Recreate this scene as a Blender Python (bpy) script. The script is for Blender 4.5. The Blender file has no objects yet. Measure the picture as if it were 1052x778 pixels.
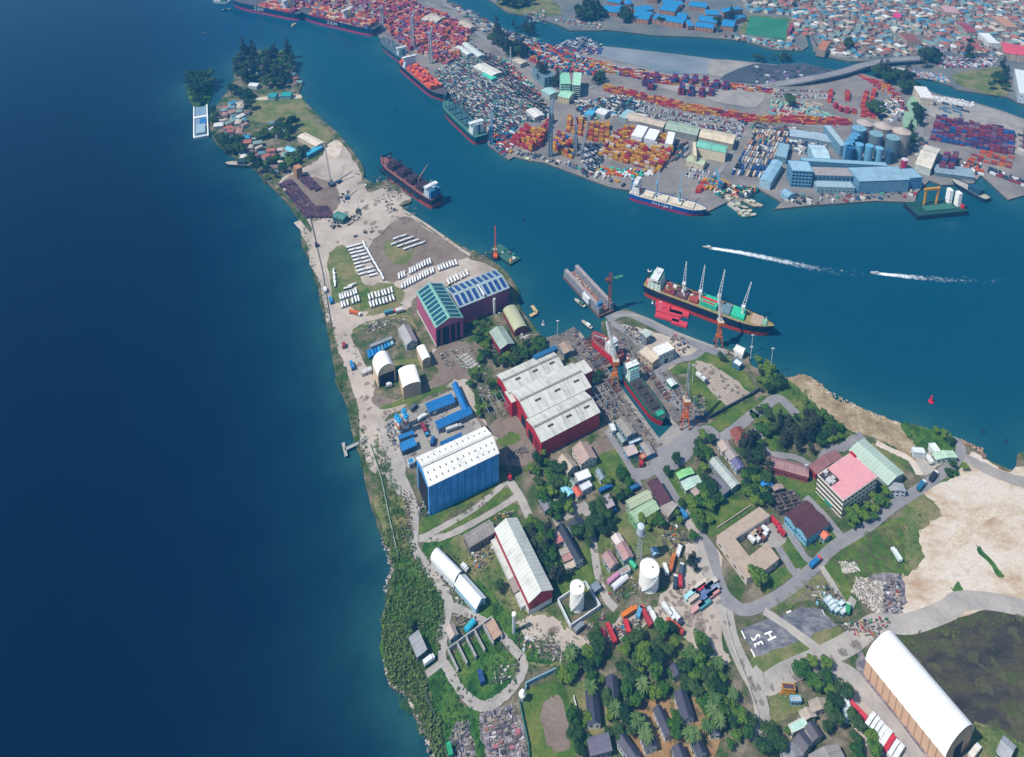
import bpy, bmesh, math, random
from mathutils import Vector, Matrix
R = math.radians
random.seed(7)
rnd = random.random
uni = random.uniform
S = bpy.context.scene
COL = S.collection

# ---------------------------------------------------------------- camera, sky, sun, exposure
CAM_H, F, PITCH, PPY = 520.0, 770.0, R(15.6), -55.0      # aerial shift-lens view
cd = bpy.data.cameras.new('camera')
cam = bpy.data.objects.new('camera', cd); COL.objects.link(cam)
cam.location = (0, 0, CAM_H)
cam.rotation_euler = (R(90) - PITCH, 0, 0)
cd.sensor_width = 36.0
cd.lens = F / 1052 * 36
cd.shift_y = (PPY - 389) / 1052
cd.clip_start = 1; cd.clip_end = 20000
S.camera = cam

SUN_EL, SUN_AZ = R(56), R(-113)        # azimuth from +Y, clockwise
w = bpy.data.worlds.new('World'); S.world = w; w.use_nodes = True
nt = w.node_tree; bg = nt.nodes['Background']
sky = nt.nodes.new('ShaderNodeTexSky'); sky.sky_type = 'NISHITA'; sky.sun_disc = False
sky.sun_elevation = SUN_EL; sky.sun_rotation = SUN_AZ; sky.air_density = 1.4; sky.dust_density = 0.6
nt.links.new(sky.outputs[0], bg.inputs[0]); bg.inputs[1].default_value = 0.092
sd = bpy.data.lights.new('sun', 'SUN'); sun = bpy.data.objects.new('sun', sd); COL.objects.link(sun)
sd.energy = 4.9; sd.angle = R(0.5); sd.color = (1.0, 0.93, 0.83)
sv = Vector((math.sin(SUN_AZ) * math.cos(SUN_EL), math.cos(SUN_AZ) * math.cos(SUN_EL), math.sin(SUN_EL)))
sun.rotation_euler = sv.to_track_quat('Z', 'Y').to_euler(); sun.location = (0, 0, 900)
vs = S.view_settings
vs.view_transform = 'Standard'; vs.look = 'None'; vs.exposure = 0.23; vs.gamma = 1.0
S.render.engine = 'CYCLES'
S.cycles.max_bounces = 5; S.cycles.diffuse_bounces = 2; S.cycles.glossy_bounces = 2; S.cycles.volume_bounces = 0
S.cycles.transmission_bounces = 2; S.cycles.use_denoising = True

# ---------------------------------------------------------------- map survey: image pixel -> point on a level plane
CP, SP = math.cos(PITCH), math.sin(PITCH)
def G(x, y, z=0.0):
    u, v = x - 526, PPY - y
    Y = F * CP + v * SP; Z = -F * SP + v * CP
    t = (z - CAM_H) / Z
    return Vector((u * t, Y * t, z))
ZC = dict(A=(310,240), B=(340,330), C=(480,300), D=(560,240), E=(640,230), F=(580,330), G=(740,370), H=(852,380),
          I=(380,430), J=(380,530), K=(380,628), L=(540,430), M=(540,530), N=(540,628), O=(700,480), P=(700,628),
          Q=(852,480), T=(852,628))
ZF = dict(a=(180,0), b=(400,0), c=(600,0), d=(792,0), e=(260,140), f=(440,120), g=(640,100), h=(792,80))
def px(s):
    """'A 12,30 40,50 B 3,4' -> list of full-image pixels"""
    out = []; o = (0, 0); k = 1
    for t in s.split():
        if t in ZC: o = ZC[t]; k = 5.185
        elif t in ZF: o = ZF[t]; k = 3.99
        elif t == '@': o = (0, 0); k = 1
        else:
            a, b = t.split(','); out.append((o[0] + float(a) / k, o[1] + float(b) / k))
    return out
def gp(s, z=0.0):
    return [G(x, y, z) for x, y in px(s)]

# ---------------------------------------------------------------- materials
MATS = {}
def hexc(h, k=1.0):
    h = h.lstrip('#'); c = [int(h[i:i + 2], 16) / 255 for i in (0, 2, 4)]
    return tuple((x / 12.92 if x <= 0.04045 else ((x + .055) / 1.055) ** 2.4) * k for x in c) + (1,)
def newmat(name):
    m = bpy.data.materials.new(name); m.use_nodes = True
    return m, m.node_tree, m.node_tree.nodes['Principled BSDF']
def noise(nt, scale, detail=4, rough=.6, coord=None, vec=None):
    n = nt.nodes.new('ShaderNodeTexNoise'); n.inputs['Scale'].default_value = scale
    n.inputs['Detail'].default_value = detail; n.inputs['Roughness'].default_value = rough
    if vec is not None: nt.links.new(vec, n.inputs['Vector'])
    return n
def ramp(nt, src, stops):
    r = nt.nodes.new('ShaderNodeValToRGB'); el = r.color_ramp.elements
    while len(el) < len(stops): el.new(.5)
    for e, (p, c) in zip(el, stops): e.position = p; e.color = c
    nt.links.new(src, r.inputs[0]); return r
def M(hexcol, rough=.75, dirt=.25, metal=0.0, spec=.3, vary=0.0, k=0.85, dscale=.35):
    """painted / weathered plain surface: colour with blotchy dirt"""
    key = (hexcol, rough, dirt, metal, vary, k, dscale)
    if key in MATS: return MATS[key]
    m, nt, b = newmat('paint_' + hexcol.strip('#'))
    c = hexc(hexcol, k)
    tc = nt.nodes.new('ShaderNodeTexCoord')
    n = noise(nt, dscale, 6, .65, vec=tc.outputs['Object'])
    dk = tuple(x * (1 - dirt * 1.3) for x in c[:3]) + (1,)
    lt = tuple(min(1, x * (1 + dirt * .35)) for x in c[:3]) + (1,)
    r = ramp(nt, n.outputs[0], [(.28, dk), (.5, c), (.75, lt)])
    out = r.outputs[0]
    if vary:
        oi = nt.nodes.new('ShaderNodeObjectInfo'); hs = nt.nodes.new('ShaderNodeHueSaturation')
        mr = nt.nodes.new('ShaderNodeMapRange'); mr.inputs[3].default_value = 1 - vary; mr.inputs[4].default_value = 1 + vary
        nt.links.new(oi.outputs['Random'], mr.inputs[0]); nt.links.new(mr.outputs[0], hs.inputs['Value'])
        nt.links.new(out, hs.inputs['Color']); out = hs.outputs[0]
    nt.links.new(out, b.inputs['Base Color'])
    b.inputs['Roughness'].default_value = rough; b.inputs['Metallic'].default_value = metal
    b.inputs['Specular IOR Level'].default_value = spec
    MATS[key] = m; return m
def ROOF(hexcol, rib=1.0, dirt=.3, k=.85, rough=.55, sheet=2.4):
    """profiled metal sheeting: UV in metres, u along the eaves, v down the slope"""
    key = ('roof', hexcol, rib, dirt, k, sheet)
    if key in MATS: return MATS[key]
    m, nt, b = newmat('sheeting_' + hexcol.strip('#'))
    c = hexc(hexcol, k)
    uv = nt.nodes.new('ShaderNodeUVMap')
    sp = nt.nodes.new('ShaderNodeSeparateXYZ'); nt.links.new(uv.outputs[0], sp.inputs[0])
    mp = nt.nodes.new('ShaderNodeMapping'); mp.inputs['Scale'].default_value = (.55, .07, 1)
    nt.links.new(uv.outputs[0], mp.inputs[0])
    n = noise(nt, 1.0, 5, .7, vec=mp.outputs[0])
    tc = nt.nodes.new('ShaderNodeTexCoord'); n2 = noise(nt, .09, 5, .6, vec=tc.outputs['Object'])
    ad = nt.nodes.new('ShaderNodeMath'); ad.operation = 'ADD'
    nt.links.new(n.outputs[0], ad.inputs[0]); nt.links.new(n2.outputs[0], ad.inputs[1])
    hv = nt.nodes.new('ShaderNodeMath'); hv.operation = 'MULTIPLY'; hv.inputs[1].default_value = .5
    nt.links.new(ad.outputs[0], hv.inputs[0])
    dk = tuple(x * (1 - dirt * 1.2) for x in c[:3]) + (1,); lt = tuple(min(1, x * (1 + dirt * .4)) for x in c[:3]) + (1,)
    r = ramp(nt, hv.outputs[0], [(.36, dk), (.5, c), (.66, lt)])
    wv = nt.nodes.new('ShaderNodeMath'); wv.operation = 'MULTIPLY'; wv.inputs[1].default_value = 1 / sheet
    nt.links.new(sp.outputs[0], wv.inputs[0])
    fr = nt.nodes.new('ShaderNodeMath'); fr.operation = 'FRACT'; nt.links.new(wv.outputs[0], fr.inputs[0])
    gt = nt.nodes.new('ShaderNodeMath'); gt.operation = 'LESS_THAN'; gt.inputs[1].default_value = .16
    nt.links.new(fr.outputs[0], gt.inputs[0])
    mx = nt.nodes.new('ShaderNodeMix'); mx.data_type = 'RGBA'; mx.blend_type = 'MULTIPLY'
    sc = nt.nodes.new('ShaderNodeMath'); sc.operation = 'MULTIPLY'; sc.inputs[1].default_value = .35 * rib
    nt.links.new(gt.outputs[0], sc.inputs[0]); nt.links.new(sc.outputs[0], mx.inputs[0])
    nt.links.new(r.outputs[0], mx.inputs[6]); mx.inputs[7].default_value = (.45, .45, .47, 1)
    nt.links.new(mx.outputs[2], b.inputs['Base Color'])
    b.inputs['Roughness'].default_value = rough; b.inputs['Specular IOR Level'].default_value = .35
    MATS[key] = m; return m
def GROUND(name, stops, scale=.03, detail=9, fine=.35, rough=.95, fscale=.6, streak=None):
    """earth, grass or paving: colours blended by a many-scaled noise"""
    m, nt, b = newmat(name)
    tc = nt.nodes.new('ShaderNodeTexCoord'); vec = tc.outputs['Object']
    if streak:
        mp = nt.nodes.new('ShaderNodeMapping'); mp.inputs['Rotation'].default_value = (0, 0, R(streak[0]))
        mp.inputs['Scale'].default_value = (1, streak[1], 1); nt.links.new(vec, mp.inputs[0]); vec = mp.outputs[0]
    n = noise(nt, scale, detail, .68, vec=vec); n.inputs['Distortion'].default_value = .15
    r = ramp(nt, n.outputs[0], [(p, hexc(c, .85)) for p, c in stops])
    f = noise(nt, fscale, 4, .75, vec=tc.outputs['Object'])
    fr = ramp(nt, f.outputs[0], [(.3, (1 - fine,) * 3 + (1,)), (.7, (1 + fine * .3,) * 3 + (1,))])
    mx = nt.nodes.new('ShaderNodeMix'); mx.data_type = 'RGBA'; mx.blend_type = 'MULTIPLY'; mx.inputs[0].default_value = 1
    nt.links.new(r.outputs[0], mx.inputs[6]); nt.links.new(fr.outputs[0], mx.inputs[7])
    nt.links.new(mx.outputs[2], b.inputs['Base Color'])
    b.inputs['Roughness'].default_value = rough; b.inputs['Specular IOR Level'].default_value = .1
    return m

# ---------------------------------------------------------------- mesh builder
class MB:
    def __init__(s): s.v = []; s.f = []; s.m = []; s.uv = []; s.mats = []
    def mi(s, mat):
        if mat not in s.mats: s.mats.append(mat)
        return s.mats.index(mat)
    def face(s, pts, mat, uv=None):
        i = len(s.v); s.v += [tuple(p) for p in pts]; s.f.append(tuple(range(i, i + len(pts)))); s.m.append(s.mi(mat))
        s.uv.append(uv or [(p[0], p[1]) for p in pts])
    def box(s, x0, y0, z0, x1, y1, z1, mat, rot=0.0, c=None, top=None, skip=''):
        P = [(x, y, z) for z in (z0, z1) for x, y in ((x0, y0), (x1, y0), (x1, y1), (x0, y1))]
        if rot:
            ca, sa = math.cos(rot), math.sin(rot); cx, cy = c or ((x0 + x1) / 2, (y0 + y1) / 2)
            P = [(cx + (x - cx) * ca - (y - cy) * sa, cy + (x - cx) * sa + (y - cy) * ca, z) for x, y, z in P]
        L, H = x1 - x0, z1 - z0
        for q, n in (((4, 5, 6, 7), 't'), ((0, 1, 5, 4), 's'), ((1, 2, 6, 5), 's'), ((2, 3, 7, 6), 's'), ((3, 0, 4, 7), 's')):
            a = P[q[0]]; b_ = P[q[1]]; l = math.dist(a, b_)
            s.face([P[i] for i in q], top if (n == 't' and top) else mat, [(0, 0), (l, 0), (l, H), (0, H)] if n == 's' else None)
        if 'b' not in skip: s.face([P[i] for i in (3, 2, 1, 0)], mat)
    def prism(s, poly, z0, z1, mat, top=None, bottom=False):
        poly = [(p[0], p[1]) for p in poly]
        a = sum(poly[i - 1][0] * poly[i][1] - poly[i][0] * poly[i - 1][1] for i in range(len(poly)))
        if a < 0: poly = poly[::-1]
        n = len(poly)
        for i in range(n):
            p, q = poly[i], poly[(i + 1) % n]; l = math.dist(p, q)
            s.face([(*p, z0), (*q, z0), (*q, z1), (*p, z1)], mat, [(0, 0), (l, 0), (l, z1 - z0), (0, z1 - z0)])
        s.face([(*p, z1) for p in poly], top or mat)
        if bottom: s.face([(*p, z0) for p in poly[::-1]], mat)
    def cyl(s, a, b, r0, mat, r1=None, n=10, cap=True, capmat=None):
        a, b = Vector(a), Vector(b); r1 = r0 if r1 is None else r1
        d = (b - a).normalized(); q = d.to_track_quat('Z', 'Y')
        ra = [a + q @ Vector((r0 * math.cos(t), r0 * math.sin(t), 0)) for t in [2 * math.pi * i / n for i in range(n)]]
        rb = [b + q @ Vector((r1 * math.cos(t), r1 * math.sin(t), 0)) for t in [2 * math.pi * i / n for i in range(n)]]
        l = (b - a).length
        for i in range(n):
            j = (i + 1) % n
            s.face([ra[i], ra[j], rb[j], rb[i]], mat, [(i, 0), (i + 1, 0), (i + 1, l), (i, l)])
        if cap:
            s.face(rb, capmat or mat); s.face(ra[::-1], capmat or mat)
    def dome(s, c, r, h, mat, n=12, k=3):
        for j in range(k):
            t0, t1 = math.pi / 2 * j / k, math.pi / 2 * (j + 1) / k
            for i in range(n):
                a0, a1 = 2 * math.pi * i / n, 2 * math.pi * (i + 1) / n
                P = lambda a, t: (c[0] + r * math.cos(t) * math.cos(a), c[1] + r * math.cos(t) * math.sin(a), c[2] + h * math.sin(t))
                q = [P(a0, t0), P(a1, t0), P(a1, t1)] + ([P(a0, t1)] if j < k - 1 else [])
                s.face(q, mat)
    def bar(s, a, b, w, mat): s.cyl(a, b, w, mat, n=4, cap=False)
    def lattice(s, a, b, w, mat, t=.18, step=None, taper=1.0):
        """four-chord lattice girder from a to b"""
        a, b = Vector(a), Vector(b); d = b - a; L = d.length; q = d.to_track_quat('Z', 'Y'); n = max(2, int(L / (step or w * 1.6)))
        ring = []
        for i in range(n + 1):
            f = i / n; ww = w * (1 + (taper - 1) * f)
            ring.append([a + d * f + q @ Vector((sx * ww / 2, sy * ww / 2, 0)) for sx, sy in ((-1, -1), (1, -1), (1, 1), (-1, 1))])
        for k in range(4): s.bar(ring[0][k], ring[-1][k], t, mat)
        for i in range(n):
            for k in range(4):
                j = (k + 1) % 4
                s.bar(ring[i][k], ring[i + 1][j], t * .6, mat); s.bar(ring[i + 1][k], ring[i + 1][j], t * .6, mat)
    def build(s, name, parent=None, loc=None, merge=False, smooth=False):
        me = bpy.data.meshes.new(name); me.from_pydata(s.v, [], s.f)
        for m in s.mats: me.materials.append(m)
        me.polygons.foreach_set('material_index', s.m)
        uvl = me.uv_layers.new(name='UVMap')
        uvl.data.foreach_set('uv', [x for f in s.uv for p in f for x in p])
        if merge:
            bm = bmesh.new(); bm.from_mesh(me); bmesh.ops.remove_doubles(bm, verts=bm.verts, dist=.001); bm.to_mesh(me); bm.free()
        if smooth: me.polygons.foreach_set('use_smooth', [True] * len(me.polygons))
        me.update()
        o = bpy.data.objects.new(name, me); COL.objects.link(o)
        if parent: o.parent = parent
        if loc is not None: o.location = loc
        return o
def tag(o, label=None, cat=None, group=None, kind=None):
    if label: o['label'] = label
    if cat: o['category'] = cat
    if group: o['group'] = group
    if kind: o['kind'] = kind
    return o
def thing(name, label, cat, loc=(0, 0, 0), rz=0.0, group=None):
    o = bpy.data.objects.new(name, None); COL.objects.link(o); o.location = loc; o.rotation_euler = (0, 0, rz)
    o.empty_display_size = .5
    return tag(o, label, cat, group)
def dup(src, loc, rz=0.0, sc=1.0, label=None, group=None):
    kids = src.get('_kids')
    r = src.copy(); COL.objects.link(r); r.location = loc; r.rotation_euler = (0, 0, rz)
    r.scale = (sc, sc, sc) if not isinstance(sc, tuple) else sc
    if label: r['label'] = label
    if group: r['group'] = group
    for ch in CH[src.name]:
        c = ch.copy(); COL.objects.link(c); c.parent = r
        for g in CH.get(ch.name, ()):
            d = g.copy(); COL.objects.link(d); d.parent = c
    return r
CH = {}
def proto(o):
    """remember a finished thing's children so that copies are quick"""
    def rec(x):
        CH[x.name] = list(x.children)
        for c in x.children: rec(c)
    rec(o); o['_used'] = 0; return o
def place(src, loc, rz=0.0, sc=1.0, label=None, group=None):
    if not src.get('_used'):
        src['_used'] = 1
        src.location = loc; src.rotation_euler = (0, 0, rz); src.scale = (sc, sc, sc) if not isinstance(sc, tuple) else sc
        if label: src['label'] = label
        if group: src['group'] = group
        return src
    return dup(src, loc, rz, sc, label, group)
def inside(x, y, poly):
    c = False; j = len(poly) - 1
    for i in range(len(poly)):
        if (poly[i][1] > y) != (poly[j][1] > y) and x < (poly[j][0] - poly[i][0]) * (y - poly[i][1]) / (poly[j][1] - poly[i][1]) + poly[i][0]: c = not c
        j = i
    return c
def scatter(poly, n, mind, tries=40):
    """n points with a least spacing inside a world polygon"""
    xs = [p[0] for p in poly]; ys = [p[1] for p in poly]; out = []; cell = {}
    for _ in range(n * tries):
        if len(out) >= n: break
        x, y = uni(min(xs), max(xs)), uni(min(ys), max(ys))
        if not inside(x, y, poly): continue
        ci, cj = int(x // mind), int(y // mind)
        if any(math.dist((x, y), q) < mind for i in (-1, 0, 1) for j in (-1, 0, 1) for q in cell.get((ci + i, cj + j), ())): continue
        out.append((x, y)); cell.setdefault((ci, cj), []).append((x, y))
    return out
def smooth_line(pts, n=5, closed=False, jit=0.0):
    out = []; N = len(pts)
    rng = range(N if closed else N - 1)
    for i in rng:
        g = (lambda k: pts[k % N]) if closed else (lambda k: pts[max(0, min(N - 1, k))])
        p0, p1, p2, p3 = g(i - 1), g(i), g(i + 1), g(i + 2)
        for s in range(n):
            t = s / n
            q = .5 * ((2 * p1) + (-p0 + p2) * t + (2 * p0 - 5 * p1 + 4 * p2 - p3) * t * t + (-p0 + 3 * p1 - 3 * p2 + p3) * t ** 3)
            if jit: q = q + Vector((uni(-jit, jit), uni(-jit, jit), 0))
            out.append(q)
    if not closed: out.append(pts[-1].copy())
    return out
def poly_mesh(name, pts, z, mat, depth=0.0, side=None):
    bm = bmesh.new()
    vs_ = [bm.verts.new((p[0], p[1], z)) for p in pts]
    f = bm.faces.new(vs_); f.normal_update()
    if f.normal.z < 0: f.normal_flip()
    f.material_index = 0
    if depth:
        n = len(vs_); lo = [bm.verts.new((p[0], p[1], z - depth)) for p in pts]
        for i in range(n):
            q = bm.faces.new((vs_[i], vs_[(i + 1) % n], lo[(i + 1) % n], lo[i])); q.material_index = 1 if side else 0
    bmesh.ops.triangulate(bm, faces=[f])
    bmesh.ops.recalc_face_normals(bm, faces=bm.faces)
    if not depth:
        for q in bm.faces:
            if q.normal.z < 0: q.normal_flip()
    me = bpy.data.meshes.new(name); bm.to_mesh(me); bm.free(); me.materials.append(mat)
    if side: me.materials.append(side)
    o = bpy.data.objects.new(name, me); COL.objects.link(o); o['kind'] = 'structure'
    return o
ZL = [0.03]
def patch(name, s, mat, rough_edge=True, n=6, jit=1.3, lvl=None):
    pts = gp(s)
    if rough_edge: pts = smooth_line(pts, n, True, jit)
    ZL[0] += .0025
    return poly_mesh(name, pts, (lvl if lvl is not None else ZL[0]), mat)
def ribbon(name, s, width, mat, n=6, z=None, w2=None, smooth=True, pts=None):
    pts = pts or gp(s)
    if smooth and len(pts) > 2: pts = smooth_line(pts, n)
    ZL[0] += .0025; zz = z if z is not None else ZL[0]
    bm = bmesh.new(); prev = None
    for i, p in enumerate(pts):
        a = pts[max(0, i - 1)]; b = pts[min(len(pts) - 1, i + 1)]; d = (b - a); d.z = 0; d.normalize(); nn = Vector((-d.y, d.x, 0))
        ww = width if w2 is None else width + (w2 - width) * i / (len(pts) - 1)
        if smooth and name != 'road': ww *= uni(.86, 1.14)
        l = bm.verts.new((p.x + nn.x * ww / 2, p.y + nn.y * ww / 2, zz)); r = bm.verts.new((p.x - nn.x * ww / 2, p.y - nn.y * ww / 2, zz))
        if prev: bm.faces.new((prev[1], r, l, prev[0]))
        prev = (l, r)
    me = bpy.data.meshes.new(name); bm.to_mesh(me); bm.free(); me.materials.append(mat)
    o = bpy.data.objects.new(name, me); COL.objects.link(o); o['kind'] = 'structure'; return o
# ================================================================ setting: air, water, land, roads
def make_haze():
    mb = MB(); m = bpy.data.materials.new('hazy_air'); m.use_nodes = True; nt = m.node_tree
    nt.nodes.remove(nt.nodes['Principled BSDF'])
    pv = nt.nodes.new('ShaderNodeVolumePrincipled'); pv.inputs['Color'].default_value = (.06, .43, 1, 1)
    pv.inputs['Density'].default_value = .00018; pv.inputs['Anisotropy'].default_value = .1
    nt.links.new(pv.outputs[0], nt.nodes['Material Output'].inputs['Volume'])
    mb.box(-3200, -900, -5, 3200, 3300, 545, m)
    o = mb.build('haze', merge=True); o['kind'] = 'stuff'; return o
make_haze()

def water_mat():
    m, nt, b = newmat('harbour_water')
    tc = nt.nodes.new('ShaderNodeTexCoord')
    n = noise(nt, .0022, 5, .55, vec=tc.outputs['Object'])
    # silt makes the narrow harbour channels greener, the wide lagoon is deep blue
    sx = nt.nodes.new('ShaderNodeSeparateXYZ'); nt.links.new(tc.outputs['Object'], sx.inputs[0])
    g = nt.nodes.new('ShaderNodeMapRange'); g.inputs[1].default_value = -330; g.inputs[2].default_value = 60; g.interpolation_type = 'SMOOTHSTEP'
    a1 = nt.nodes.new('ShaderNodeMath'); a1.operation = 'MULTIPLY_ADD'; a1.inputs[1].default_value = .55
    nt.links.new(sx.outputs[1], a1.inputs[0]); nt.links.new(sx.outputs[0], a1.inputs[2])
    a2 = nt.nodes.new('ShaderNodeMath'); a2.operation = 'SUBTRACT'; a2.inputs[1].default_value = 420
    nt.links.new(a1.outputs[0], a2.inputs[0])
    g.inputs[1].default_value = -560; g.inputs[2].default_value = 20
    nt.links.new(a2.outputs[0], g.inputs[0])
    ad = nt.nodes.new('ShaderNodeMath'); ad.operation = 'MULTIPLY_ADD'; ad.inputs[1].default_value = .22
    nt.links.new(n.outputs[0], ad.inputs[0]); nt.links.new(g.outputs[0], ad.inputs[2])
    r = ramp(nt, ad.outputs[0], [(.0, (.0000, .0015, .012, 1)), (.3, (.0000, .005, .027, 1)), (.75, (.0003, .031, .072, 1)), (1.0, (.0008, .05, .094, 1))])
    at = nt.nodes.new('ShaderNodeAttribute'); at.attribute_name = 'shallows'
    n3 = noise(nt, .02, 5, .65, vec=tc.outputs['Object']); m3 = nt.nodes.new('ShaderNodeMath'); m3.operation = 'MULTIPLY'
    nt.links.new(at.outputs['Fac'], m3.inputs[0]); nt.links.new(n3.outputs[0], m3.inputs[1])
    mx = nt.nodes.new('ShaderNodeMix'); mx.data_type = 'RGBA'; nt.links.new(m3.outputs[0], mx.inputs[0])
    nt.links.new(r.outputs[0], mx.inputs[6]); mx.inputs[7].default_value = (.03, .12, .115, 1)
    nt.links.new(mx.outputs[2], b.inputs['Base Color'])
    b.inputs['Roughness'].default_value = .12; b.inputs['IOR'].default_value = 1.33; b.inputs['Specular IOR Level'].default_value = .16
    b1 = noise(nt, .12, 7, .75, vec=tc.outputs['Object']); b2 = noise(nt, .018, 4, .6, vec=tc.outputs['Object'])
    mp = nt.nodes.new('ShaderNodeMapping'); mp.inputs['Scale'].default_value = (1, 2.4, 1); mp.inputs['Rotation'].default_value = (0, 0, .5)
    nt.links.new(tc.outputs['Object'], mp.inputs[0]); nt.links.new(mp.outputs[0], b1.inputs['Vector'])
    s = nt.nodes.new('ShaderNodeMath'); s.operation = 'MULTIPLY_ADD'; s.inputs[1].default_value = 4.0
    nt.links.new(b2.outputs[0], s.inputs[0]); nt.links.new(b1.outputs[0], s.inputs[2])
    bp = nt.nodes.new('ShaderNodeBump'); bp.inputs['Strength'].default_value = .35; bp.inputs['Distance'].default_value = .5
    nt.links.new(s.outputs[0], bp.inputs['Height']); nt.links.new(bp.outputs[0], b.inputs['Normal'])
    return m
WATER_Z = -2.0

g_scrub = GROUND('scrub_earth', [(.3, '#2f4a22'), (.43, '#48602f'), (.53, '#746e58'), (.62, '#948a78'), (.75, '#4c6430')], .06)
g_grass = GROUND('mown_grass', [(.3, '#35541f'), (.47, '#527030'), (.6, '#74803f'), (.74, '#8b8660')], .05, fine=.4)
g_grass2 = GROUND('dry_grass', [(.28, '#46632f'), (.45, '#6c7b45'), (.58, '#8f8860'), (.75, '#9c8a6c')], .05, fine=.4)
g_lush = GROUND('rank_grass', [(.3, '#24481e'), (.45, '#3d6a2a'), (.58, '#5c7f36'), (.75, '#847c54')], .08, fine=.55)
g_dirt = GROUND('packed_earth', [(.25, '#8a8078'), (.42, '#b3a79b'), (.6, '#c9beb2'), (.78, '#a4988c')], .03, fine=.18)
g_dirt2 = GROUND('brown_earth', [(.25, '#6c5f56'), (.45, '#86776c'), (.62, '#93857a'), (.8, '#6f7350')], .04, fine=.3)
g_road = GROUND('worn_asphalt', [(.3, '#7c7e84'), (.5, '#908f92'), (.7, '#a09d9b')], .06, fine=.12)
g_gravel = GROUND('gravel_track', [(.3, '#989490'), (.5, '#b0aaa4'), (.7, '#c2bbb2')], .06, fine=.15)
g_conc = GROUND('stained_concrete', [(.3, '#8a8785'), (.5, '#a39e99'), (.7, '#b4aea6')], .05, fine=.2)
g_dock = GROUND('dockyard_ground', [(.3, '#5b5e66'), (.45, '#7c7672'), (.6, '#948a80'), (.75, '#6e7078')], .09, fine=.5)
g_port = GROUND('port_paving', [(.3, '#706e70'), (.5, '#8c8884'), (.7, '#a59c92')], .02, fine=.25)
g_sand = GROUND('pale_sand', [(.26, '#9c7c60'), (.38, '#bda287'), (.5, '#d6c8b6'), (.6, '#ded4c9'), (.7, '#bfa88f'), (.8, '#8f8a68')], .028, fine=.22, streak=(35, 1.8))
g_beach = GROUND('shore_sand', [(.3, '#7d6c50'), (.5, '#a89676'), (.65, '#c8b89c'), (.8, '#6f7a4a')], .07, fine=.4)
g_black = GROUND('dark_marsh', [(.3, '#2c2b28'), (.45, '#45423c'), (.54, '#57523f'), (.6, '#4f5a2c'), (.72, '#66782e')], .025, fine=.35, streak=(-40, 2.5))
g_tar = GROUND('cracked_tarmac', [(.34, '#565a6a'), (.48, '#74767f'), (.62, '#98969a')], .09, fine=.3, streak=(30, 2.5))
g_town = GROUND('town_ground', [(.3, '#5b6a70'), (.5, '#7b7f7e'), (.7, '#8f8a80'), (.85, '#4d6a4a')], .02, fine=.4)
g_rubble = GROUND('rubble_ground', [(.3, '#50505a'), (.45, '#7d7784'), (.58, '#b0a7a6'), (.7, '#8d6f66'), (.82, '#c9c4c4')], .16, fine=.5)
m_bank = GROUND('bank_earth', [(.3, '#4c4436'), (.6, '#7a6c56')], .3)
m_quay = GROUND('quay_wall', [(.3, '#4a4a4c'), (.6, '#77726c')], .3)

# --- the dockyard peninsula
PEN = ("a 240,330 238,270 262,225 330,205 400,215 465,200 488,255 500,310 518,350 508,382 540,425 590,478 640,522 680,560 722,612 762,670 775,715 "
       "e 452,168 500,195 560,180 650,262 612,285 660,330 740,378 820,428 880,462 905,482 "
       "f 178,545 262,590 330,650 376,722 360,740 C 300,110 345,170 400,245 425,262 500,230 580,208 "
       "F 245,300 512,668 612,562 450,395 330,248 D 300,500 330,450 360,435 430,400 500,430 700,520 900,600 "
       "E 500,652 562,668 662,690 G 160,22 205,45 330,85 372,92 430,76 480,88 530,125 570,165 620,212 700,238 780,272 880,308 960,338 1000,348 "
       "H 380,282 460,292 520,312 570,322 640,352 700,372 760,402 812,424 832,465 872,492 930,517 992,528 1000,452 1037,436 @ 1070,455 1200,470 1250,800 900,900 500,900 470,850 "
       "K 345,772 308,692 280,622 242,562 216,502 190,432 130,412 98,370 74,282 60,182 60,60 J 62,540 78,490 90,430 98,352 122,300 112,240 92,170 60,100 30,20 "
       "I 42,532 2,462 B 168,772 148,700 130,650 110,580 95,500 80,440 50,370 20,310 A 185,772 175,730 160,640 145,560 125,450 98,380 88,290 68,230 48,150 2,62 "
       "e 190,360 165,305 120,252 70,200 30,152 a 370,752 338,705 290,668 240,642 185,602 145,545 140,475 165,440 205,385")
poly_mesh('ground', smooth_line(gp(PEN), 3, True, .35), 0, g_scrub, 4, m_bank)
# --- islet with the big tree
poly_mesh('islet_ground', smooth_line(gp('a 50,350 80,330 140,335 155,370 140,410 130,440 90,440 55,400'), 4, True, .5), 0, g_lush, 4, m_bank)
# --- container port and town
PORT = ("@ 150,-60 250,-8 305,12 345,24 388,36 397,52 420,72 440,86 462,100 478,114 497,128 b 405,596 490,655 512,642 560,655 640,668 700,690 830,740 905,768 f 822,300 "
        "g 60,385 200,400 340,472 430,428 470,440 500,415 560,378 600,400 650,430 622,458 780,442 1037,424 h 590,510 600,470 650,420 700,440 830,432 862,398 972,500 1037,482 @ 1200,200 1200,150 "
        "d 1037,488 950,455 830,418 690,388 640,370 600,352 560,345 500,330 430,318 370,300 270,290 130,262 60,265 c 790,266 700,256 540,242 100,190 b 1037,212 870,190 800,222 700,192 620,172 530,140 430,108 350,58 230,0 @ 440,-25 400,-80")
poly_mesh('port_ground', gp(PORT), 0, g_port, 4, m_quay)
TOWN = ("b 300,-60 430,12 480,50 580,70 690,100 740,125 870,125 c 90,122 300,146 470,152 650,166 780,205 895,208 920,190 905,130 918,120 940,210 985,230 d 210,228 320,252 450,250 "
        "500,290 560,325 640,320 740,352 762,368 970,398 1010,420 1037,428 @ 1250,125 1250,-110 600,-130 430,-100")
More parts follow.
